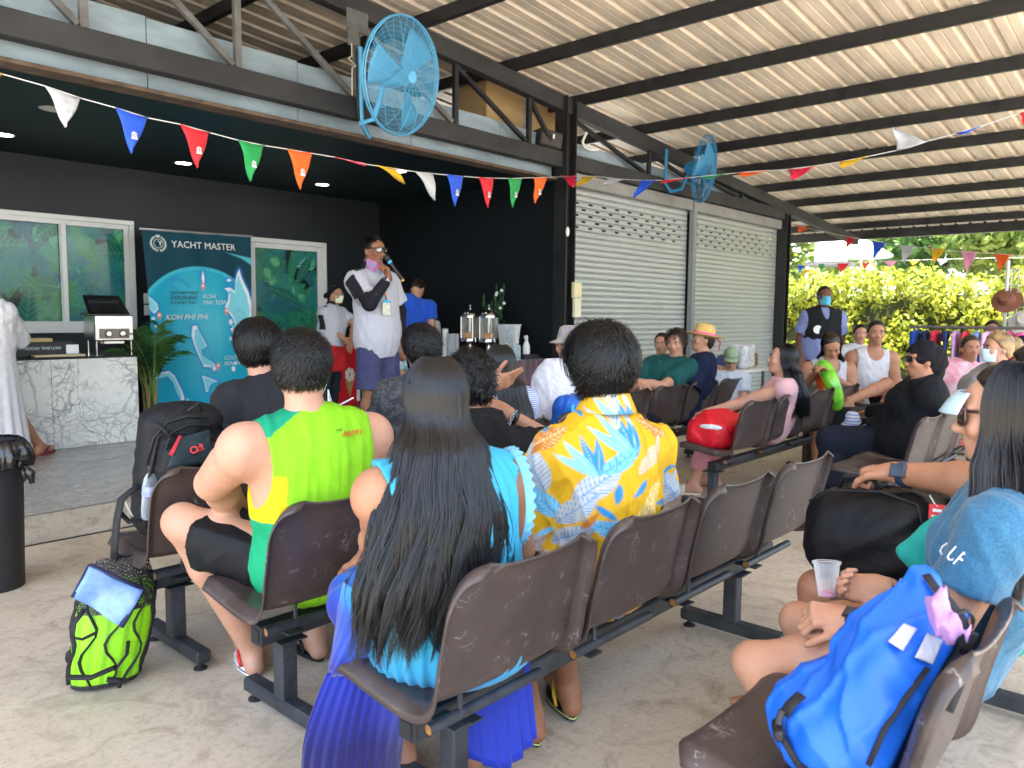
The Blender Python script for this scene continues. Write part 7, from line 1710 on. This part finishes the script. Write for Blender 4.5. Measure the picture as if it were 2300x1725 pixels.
def patch(quad, name, m, nu=24, nv=14, off=.006, colf=None):
    q4 = np.array(quad, float)
    def f(u, v): return np.array([hit(BV, *((q4[0]*(1-a)+q4[1]*a)*(1-b)+(q4[3]*(1-a)+q4[2]*a)*b), off, .014) for a, b in zip(u, v)])
    return drape(name, f, nu, nv, m, t, colf, .002)
patch([(2030,1400),(2060,1412),(2028,1462),(1995,1440)], 'stripe', mat('white tarpaulin', (.45,.45,.50), .45, bump=.2, bscale=12), 10, 12); patch([(2082,1422),(2118,1438),(2095,1492),(2055,1476)], 'stripe', MATS['white tarpaulin'], 10, 12)
def strap_(pts, w_, name='strap', off=.008): return MB().tube([hit(BV, *q, off, .014) for q in pts], w_, 8, flat=.3).build(name, m_web, t, 'all')
strap_([(2080,1290),(2105,1325),(2135,1352),(2160,1385),(2172,1420)], .013); strap_([(2172,1420),(2160,1470),(2140,1530),(2115,1590)], .019); strap_([(2085,1500),(2040,1560),(1985,1640),(1950,1720)], .006, 'seam', .003); strap_([(1800,1560),(1775,1582),(1760,1606)], .013)
h_ = lambda *q: hit(BV, *q, .012, .014)
bk = MB(); c_ = h_(2165,1395); bk.tube([c_+rt*.018*math.cos(a)+np.array([0,0,.020*math.sin(a)]) for a in np.linspace(0,6.28,12)[:-1]], .004, 6, closed=True); bk.obox(h_(2115,1340), (.026,.018,.040), Rd, .006).obox(h_(2168,1450), (.020,.014,.050), np.eye(3), .005); bk.build('buckle', MATS['black plastic'], t, True, kind='stuff')
cx_ = ax_(1748,1640,1.38); o_ = MB().tube([cx_, cx_+(.02,-.03,-.06), cx_+(.09,-.06,-.075), cx_+(.15,-.06,-.03)], .024, 8, flat=.3).build('strap', m_web, t, 'all')
MB().tube([ax_(1757,1596,1.39), ax_(1750,1615,1.385), cx_+(0,0,.01)], .007, 8).build('clip', MATS['black plastic'], t, True); MB().obox(cx_+(0,0,.0), (.055,.02,.022), rotz(.5), .005).build('clip', MATS['black plastic'], t, True)
lc = thing('lilac_cloth', 'crumpled lilac cloth poking out of the folded blue dry bag', 'cloth', A1); V, Q = grow([ell(ax_(2105,1372,1.56), (.035,.035,.055), None, .03), ell(ax_(2138,1410,1.55), (.03,.03,.04), None, .03)], .006, 0, disp=folds(.014, 26, 6)); link('cloth', np_mesh('cloth', V-base_of(lc), Q), mat('lilac nylon', (.42,.22,.47), .45, bump=.3, bscale=20), lc)
# ---- duffel on the lap of the man with the watch
dc = np.array((2.56,.735,.715)); t = thing('duffel_bag', 'black duffel bag with a red tag on the lap behind the blue tee woman', 'bag', dc); m_duf = mat('black duffel polyester', (.005,.005,.0065), .5, var=.3, scale=10, bump=.5, bscale=18, spec=.3)
Rq = rotz(-.10)@rotx(-.12)
V, Q = grow([boxp(dc, (.15,.20,.135), Rq, .09, .03), boxp(dc+(0,-.01,-.05), (.16,.19,.09), Rq, .06, .05)], .008, 0, disp=folds(.008, 13, 9)); link('bag', np_mesh('bag', V-base_of(t), Q), m_duf, t)
zz = lambda v: dc+Rq@np.array(v, float)
MB().tube([zz((-.12,.17,.10)), zz((-.115,.10,.138)), zz((-.11,-.05,.142)), zz((-.12,-.16,.11)), zz((-.155,-.19,.02))], .004, 6).tube([zz((-.02,.18,.11)), zz((0,.1,.14)), zz((0,-.1,.14))], .004, 6).build('zip', m_web, t, 'all'); MB().tube([zz((-.05,.10,.14)), zz((-.05,.08,.175)), zz((-.05,-.0,.18)), zz((-.05,-.03,.14))], .018, 8, flat=.3).build('handle', m_web, t, 'all')
tg = ax_(2105,1150,2.38); MB().tube([ax_(2088,1112,2.40), ax_(2098,1130,2.39), tg+(0,0,.016)], .002, 5).build('cord', MATS['white cord'], t, 'all'); vd = unit(np.array([0,0,CAM_H])-tg); Rt_ = np.array([unit(np.cross((0,0,1), vd)), unit(np.cross(vd, unit(np.cross((0,0,1), vd)))), vd]).T
o = MB().obox(tg, (.042,.042,.004), Rt_, .003).build('tag', mat('red leather', (.60,.02,.03), .5), t); MB().obox(tg+vd*.003+Rt_@np.array([0,.004,0]), (.022,.008,.001), Rt_).obox(tg+vd*.003+Rt_@np.array([0,-.012,0]), (.028,.004,.001), Rt_).build('tag_print', MATS['white print'], o)
tq = thing('towel', 'folded sea green towel beside the duffel bag', 'towel', (2.34,.62,.60)); V, Q = grow([boxp(ax_(2100,1235,2.24), (.035,.07,.085), rotx(.7)@rotz(.2), .03, .03)], .009, 0, disp=folds(.007, 20, 3)); link('cloth', np_mesh('cloth', V-base_of(tq), Q), MATS['teal polyester'], tq)
# ---- clear cup in her hand
hp_ = ax_(1858,1300,2.10); t = thing('plastic_cup', 'clear plastic cup with a little pink drink held by the blue tee woman', 'cup', hp_); Rc = roty(.10)@rotx(-.12)
MB().lathe([(0,-.045),(.025,-.045),(.0265,-.03),(.034,.04),(.0375,.041),(.0375,.046),(.034,.045)], hp_, 24, Rc).build('cup', glass('cup film', (.93,.95,.96), mixf=.14), t, True); MB().lathe([(0,-.043),(.0245,-.043),(.025,-.034),(0,-.034)], hp_, 20, Rc).build('drink', mat('pink juice', (.62,.10,.30), .2), t, True)
# ---- red bag, melon float, suitcase, blue backpack
rb = np.array((5.14,2.62,.55)); t = thing('red_bag', 'bright red soft bag lying on the seat behind the straw hat woman', 'bag', rb)
V, Q = grow([boxp(rb, (.22,.17,.125), rotz(.05), .09, .03), ell(rb+(.0,.0,.10), (.17,.12,.07), None, .05)], .010, 0, disp=folds(.012, 12, 12)); link('bag', np_mesh('bag', V-rb, Q), mat('red nylon', (.64,.008,.02), .5, bump=.3, bscale=14), t); MB().ball(rb+(-.20,-.05,.06), (.02,.09,.022), 12, 6).build('label', MATS['white print'], t, True)
fc = ay(1868,868,2.30); fc = np.array((6.75,2.42,.80)); t = thing('melon_float', 'inflatable watermelon ring standing behind the seat backs', 'float', fc)
Rf = rotz(.55)@rotx(1.25)
nu, nv = 40, 20; cols = []
for j in range(nv):
    for i in range(nu):
        q_ = j/(nv-1); cols.append((.80,.10,.02) if q_ < .30 or q_ > .93 else ((.82,.55,.02) if q_ < .38 or q_ > .88 else ((.20,.60,.03) if (i % 4) else (.10,.42,.02))))
MB().grid(lambda u, v: fc+Rf@np.array([(.17+.065*math.cos(2*math.pi*v+2.6))*math.cos(2*math.pi*u), (.17+.065*math.cos(2*math.pi*v+2.6))*math.sin(2*math.pi*u), (.065*math.sin(2*math.pi*v+2.6))]), nu, nv, col=cols, closed_u=True).build('ring', mat('glossy vinyl', vc=True, rough=.2, var=.03, coat=.4), t, 'all', True)
t = thing('suitcase', 'black suitcase on the floor under the end of the red bag row', 'suitcase', (7.0,2.5,0)); MB().box((6.72,2.20,.05),(7.25,2.55,.62), .03).build('shell', MATS['black pack nylon'], t); [MB().lathe([(0,0),(.03,0),(.03,.03),(0,.03)], (x_,y_,.03), 12, roty(1.57)).build('wheel', MATS['black rubber'], t, True) for x_ in (6.76,7.2) for y_ in (2.22,2.5)]
bq = np.array((3.70,2.86,.74)); t = thing('backpack', 'royal blue backpack hanging on the seat beside the bucket hat man', 'backpack', bq)
V, Q = grow([boxp(bq, (.13,.09,.17), rotz(.2)@rotx(.2), .07, .03), boxp(bq+(0,-.07,-.04), (.10,.05,.10), rotz(.2), .04, .03)], .010, 0, disp=folds(.008, 18, 2)); link('pack', np_mesh('pack', V-bq, Q), mat('royal blue nylon', (.012,.11,.48), .5, bump=.3, bscale=20), t); MB().tube([bq+(-.1,-.1,.12), bq+(-.12,-.12,0), bq+(-.1,-.1,-.14)], .01, 6, flat=.4).build('piping', mat('aqua piping', (.03,.42,.75), .5), t, 'all')
# ---- benches and the white table at the back
t = thing('plain_bench', 'low wooden bench under the girl with the melon float', 'bench', (7.4,2.7,0)); MB().box((7.0,2.75,.40),(7.6,2.35,.44)).build('top', mat('brown bench wood', (.12,.07,.04), .6), t); [MB().box((x_,y_,0),(x_+.05,y_+.05,.40)).build('leg', MATS['brown bench wood'], t) for x_ in (7.02,7.52) for y_ in (2.37,2.68)]
t = thing('plain_bench', 'low wooden bench under the young man with crossed legs', 'bench', (7.8,2.4,0)); MB().box((7.64,2.25,.40),(8.1,2.70,.44)).build('top', MATS['brown bench wood'], t); [MB().box((x_,y_,0),(x_+.05,y_+.05,.40)).build('leg', MATS['brown bench wood'], t) for x_ in (7.66,8.02) for y_ in (2.27,2.62)]
q = ay(1655,850,4.3); t = thing('folding_table', 'white topped folding table by the far shutter holding bags', 'table', (q[0],4.5,0)); MB().box((q[0]-.9,4.2,.70),(q[0]+.75,4.8,.735), .004).build('top', MATS['white plastic'], t); [MB().box((x_,y_,0),(x_+.03,y_+.03,.70)).build('leg', m_greyst, t) for x_ in (q[0]-.8,q[0]+.65) for y_ in (4.25,4.7)]
for nm, dx, sz, col, lb in (('tote_bag',.35,(.17,.12,.15),(.62,.62,.64),'white and grey tote bag on the folding table'),('sports_bag',-.02,(.10,.12,.09),(.03,.05,.13),'navy bag on the folding table beside the white tote'),('carton',.62,(.09,.08,.09),(.24,.14,.06),'small brown carton on the folding table')):
    b = np.array((q[0]+dx,4.42,.735+sz[2])); t = thing(nm, lb, nm.split('_')[-1], b); V, Q = grow([boxp(b, sz, None, .04, .02)], .014, 0, disp=folds(.010, 20, 5)); link('body', np_mesh('body', V-b, Q), mat(lb[:12], col, .7, var=.3, scale=16), t)
# ---- clothes stall at the right
t = thing('clothes_rail', 'clothes rail of bright swimwear behind the headscarf woman', 'clothes rail', (10.4,2.0,0)); rz_ = 1.28
MB().tube([(10.3,2.75,rz_),(10.5,1.0,rz_)], .018, 8).tube([(10.3,2.7,0),(10.3,2.7,rz_)], .016, 8).tube([(10.5,1.05,0),(10.5,1.05,rz_)], .016, 8).build('rail', m_greyst, t, True)
r = random.Random(6)
for k, cn in enumerate(((.01,.05,.30),(.02,.03,.09),(.55,.02,.06),(.03,.05,.16),(.50,.28,.55),(.60,.03,.05),(.16,.30,.62),(.66,.42,.62),(.55,.40,.62),(.72,.06,.28),(.75,.10,.34),(.70,.05,.22),(.62,.62,.62),(.05,.06,.08),(.30,.32,.35),(.02,.02,.03))):
    y_ = 2.68-k*.105; x_ = 10.3+.2*(2.75-y_)/1.75; w_, hh = r.uniform(.14,.19), r.uniform(.40,.62)
    V, Q = grow([boxp((x_,y_,rz_-.05-hh/2), (w_,.022,hh/2), rotz(r.uniform(-.3,.3)), .02, .02), ell((x_,y_,rz_-.10), (w_*1.1,.028,.07), None, .02)], .016, 0, disp=folds(.008, 22, k)); link('garment', np_mesh('garment', V-base_of(t), Q), cloth('garment %d' % k, cn), t)
t = thing('display_grid', 'white wire display grid of hats at the right edge', 'display stand', (11.2,1.6,0)); g_ = MB(); gr_ = m_frame
for k in range(12): g_.tube([(11.2,1.05+.075*k,.9),(11.2,1.05+.075*k,2.0)], .006, 4)
for k in range(13): g_.tube([(11.2,1.02,.9+.09*k),(11.2,1.9,.9+.09*k)], .006, 4)
g_.build('grid', gr_, t, kind='stuff'); MB().tube([(11.2,1.02,0),(11.2,1.02,2.1)], .02, 8).tube([(11.2,1.92,0),(11.2,1.92,2.1)], .02, 8).build('post', gr_, t, True)
for k, (y_, z_, col) in enumerate(((1.90,1.62,(.20,.08,.05)),(1.52,1.80,(.40,.25,.10)),(1.25,1.75,(.45,.30,.16)),(1.7,1.35,(.62,.60,.55)),(1.4,1.35,(.06,.10,.22)),(1.15,1.3,(.5,.4,.25)))):
    h_ = thing('sun_hat', ['dark brown sun hat on the upper left corner of the white grid','tan straw hat on top of the white grid','straw hat at the right of the white grid','white sun hat low on the white grid','navy sun hat low in the middle of the white grid','sand coloured hat at the lower right of the white grid'][k], 'hat', (11.14,y_,z_), 'hats on the white display grid')
    MB().lathe([(0,.10),(.07,.09),(.09,.03),(.095,.0),(.17,-.015),(.168,-.022),(.09,-.01)], (11.14,y_,z_), 18, roty(-1.1)).build('hat', mat('hat felt %d' % k, col, .85), h_, True)
t = thing('hanging_wetsuit', 'teal and black wetsuit hanging beside the white grid', 'wetsuit', (11.0,1.0,1.7)); V, Q = grow([boxp((11.0,1.12,1.95), (.05,.14,.22), None, .04, .03), cone((11.0,1.2,1.8),(11.0,1.22,1.5),.07,.05,.03), cone((11.0,1.04,1.8),(11.0,1.02,1.5),.07,.05,.03)], .015, 0, disp=folds(.008, 20, 7)); link('suit', np_mesh('suit', V-base_of(t), Q), mat('neoprene', (.02,.10,.15), .6, col2=(.012,.014,.02), scale=5), t)

# ================================================================ beyond the roof
def leaves(mb_n, centres, radii, seed, size, cols, flat=.6):
    r = np.random.RandomState(seed); V = []; Cc = []
    for (c_, rd), n_ in zip(zip(centres, radii), mb_n):
        d = r.normal(0,1,(n_,3)); d /= np.linalg.norm(d,axis=1)[:,None]; rr = r.uniform(.55,1.08,n_)**.6; p_ = np.array(c_)+d*rr[:,None]*np.array(rd)
        nrm_ = d+r.normal(0,.55,(n_,3)); nrm_ /= np.linalg.norm(nrm_,axis=1)[:,None]; a = np.cross(nrm_, r.normal(0,1,(n_,3))); a /= np.linalg.norm(a,axis=1)[:,None]; b = np.cross(nrm_, a)
        s_ = size*r.uniform(.6,1.5,n_)[:,None]
        V.append(np.stack([p_-a*s_, p_+b*s_*.45, p_+a*s_, p_-b*s_*.45], 1)); k = r.randint(0,len(cols),n_); Cc.append(np.repeat(np.array(cols)[k]*r.uniform(.7,1.3,(n_,1)), 4, 0))
    V = np.concatenate(V).reshape(-1,3); return V, np.arange(len(V)).reshape(-1,4), np.concatenate(Cc)
m_leafy = mat('leaf', vc=True, rough=.5, var=.1, scale=2, spec=.35)
_P = m_leafy.node_tree.nodes['Principled BSDF']; _T = m_leafy.node_tree.nodes.new('ShaderNodeBsdfTranslucent'); _M = m_leafy.node_tree.nodes.new('ShaderNodeMixShader'); _M.inputs[0].default_value = .35
_at = m_leafy.node_tree.nodes.new('ShaderNodeAttribute'); _at.attribute_name = 'Col'; m_leafy.node_tree.links.new(_at.outputs['Color'], _T.inputs[0])
m_leafy.node_tree.links.new(_P.outputs[0], _M.inputs[1]); m_leafy.node_tree.links.new(_T.outputs[0], _M.inputs[2]); m_leafy.node_tree.links.new(_M.outputs[0], m_leafy.node_tree.nodes['Material Output'].inputs[0])
m_bark = mat('bark', (.09,.065,.045), .9, var=.4, scale=12, bump=.5, bscale=20)
hd = thing('hedge', 'long clipped yellow green hedge along the edge of the yard', 'hedge', (19.2,2.5,0)); r = np.random.RandomState(3)
cen, rad, num = [], [], []
for y_ in np.arange(-5, 13.5, .62):
    for z_ in (.5,1.25,1.95):
        cen.append((19.2+r.uniform(-.2,.2), y_+r.uniform(-.25,.25), z_+r.uniform(-.14,.16))); rad.append((.55,.55,.50)); num.append(620)
V, Q, Cc = leaves(num, cen, rad, 5, .060, [(.34,.36,.03),(.27,.32,.03),(.40,.39,.04),(.18,.24,.03),(.31,.36,.05)])
link('foliage', np_mesh('foliage', V-base_of(hd), Q, False, Cc), m_leafy, hd)
MB().box((19.05,-5.2,0),(19.35,13.6,1.9), .1).build('dark_core', mat('hedge inside', (.035,.045,.012), .9), hd)  # solid dark core box, the shade inside the hedge put into its colour
def tree(x, y, h_, cr, seed, label, cols, n=260):
    t = thing('tree', label, 'tree', (x,y,0), 'trees beyond the hedge'); r = np.random.RandomState(seed); tr_ = MB(); tr_.tube([(x,y,0),(x+.1,y+.05,h_*.3),(x-.05,y,h_*.6)], [.16,.12,.07], 8); cen, rad, num = [], [], []
    for k in range(16):
        a = r.uniform(0,6.28); q_ = cr*r.uniform(.15,.85); c_ = (x+q_*math.cos(a), y+q_*math.sin(a), h_*.36+h_*.58*r.random()); cen.append(c_); s_ = cr*r.uniform(.30,.5); rad.append((s_,s_,s_*.75)); num.append(n)
        if k < 7: tr_.tube([(x,y,h_*.4), ((x+c_[0])/2,(y+c_[1])/2,h_*.5), c_], [.07,.05,.02], 6)
    tr_.build('trunk', m_bark, t, 'all'); V, Q, Cc = leaves(num, cen, rad, seed, .15, cols); link('crown', np_mesh('crown', V-base_of(t), Q, False, Cc), m_leafy, t)
GA = [(.09,.19,.04),(.12,.23,.05),(.16,.26,.06),(.06,.14,.04)]; GB = [(.20,.26,.05),(.24,.28,.06),(.15,.23,.05)]
for x, y, h_, cr, s_, lb, cl_ in ((24,10.2,6.2,2.2,1,'yellow green tree left of the water tank beyond the hedge',GB),(27,6.4,7.2,2.8,2,'mid green tree right of the water tank beyond the hedge',GA),(25,3.6,6.6,2.6,3,'bushy light green tree behind the middle of the hedge',GB),(29,2.0,8.0,3.0,4,'tall dark green tree behind the middle of the hedge',GA),(25,.4,6.6,2.5,5,'green tree behind the clothes stall',GA),(26,-2.4,7.0,2.8,6,'light green tree at the right edge beyond the stall',GB),(31,9.4,8.5,3.2,7,'large tree far behind the water tank',GA),(33,5.0,9.0,3.4,8,'large far tree between the water tank and the stall',GA),(24,13.2,6.5,2.5,9,'tree beyond the hedge at the end of the shutters',GA)):
    tree(x, y, h_, cr, s_, lb, cl_)
b = ax_(1866,590,21.5); t = thing('water_tank', 'white water tank on a steel stand beyond the hedge', 'water tank', (b[0],b[1],0))
MB().lathe([(0,b[2]),(.40,b[2]),(.42,b[2]+.06),(.42,b[2]+.72),(.36,b[2]+.84),(.1,b[2]+.92),(0,b[2]+.92)], (b[0],b[1],0), 28).build('tank', mat('white tank', (.72,.76,.80), .4), t, True); MB().box((b[0]-.5,b[1]-.5,b[2]-.1),(b[0]+.5,b[1]+.5,b[2])).build('platform', m_greyst, t); [MB().box((b[0]+sx*.45-.03,b[1]+sy*.45-.03,0),(b[0]+sx*.45+.03,b[1]+sy*.45+.03,b[2]-.1)).build('leg', MATS['white tank'], t) for sx in (-1,1) for sy in (-1,1)]
b = ax_(1935,570,23); t = thing('parasol', 'pale blue white market parasol beyond the hedge', 'parasol', (b[0],b[1],0)); MB().lathe([(0,b[2]+.45),(.35,b[2]+.25),(.85,b[2]-.08),(.83,b[2]-.12),(.3,b[2]+.18)], (b[0],b[1],0), 8).build('canopy', mat('white canvas', (.62,.72,.72), .8), t); MB().tube([(b[0],b[1],0),(b[0],b[1],b[2]+.45)], .03, 8).build('pole', MATS['white tank'], t)
# what lies behind the camera and shows in the window glass
t = thing('canopy_roof', 'white canopy roof across the yard behind the audience', 'canopy', (4,-16,0)); MB().add([(-8,-14,3.6),(16,-14,3.6),(16,-20,4.6),(-8,-20,4.6)], [(0,1,2,3)]).build('sheet', MATS['white canvas'], t); [MB().tube([(x_,-14,0),(x_,-14,3.6)], .05, 8).build('pole', MATS['white tank'], t) for x_ in (-7,0,7,15)]
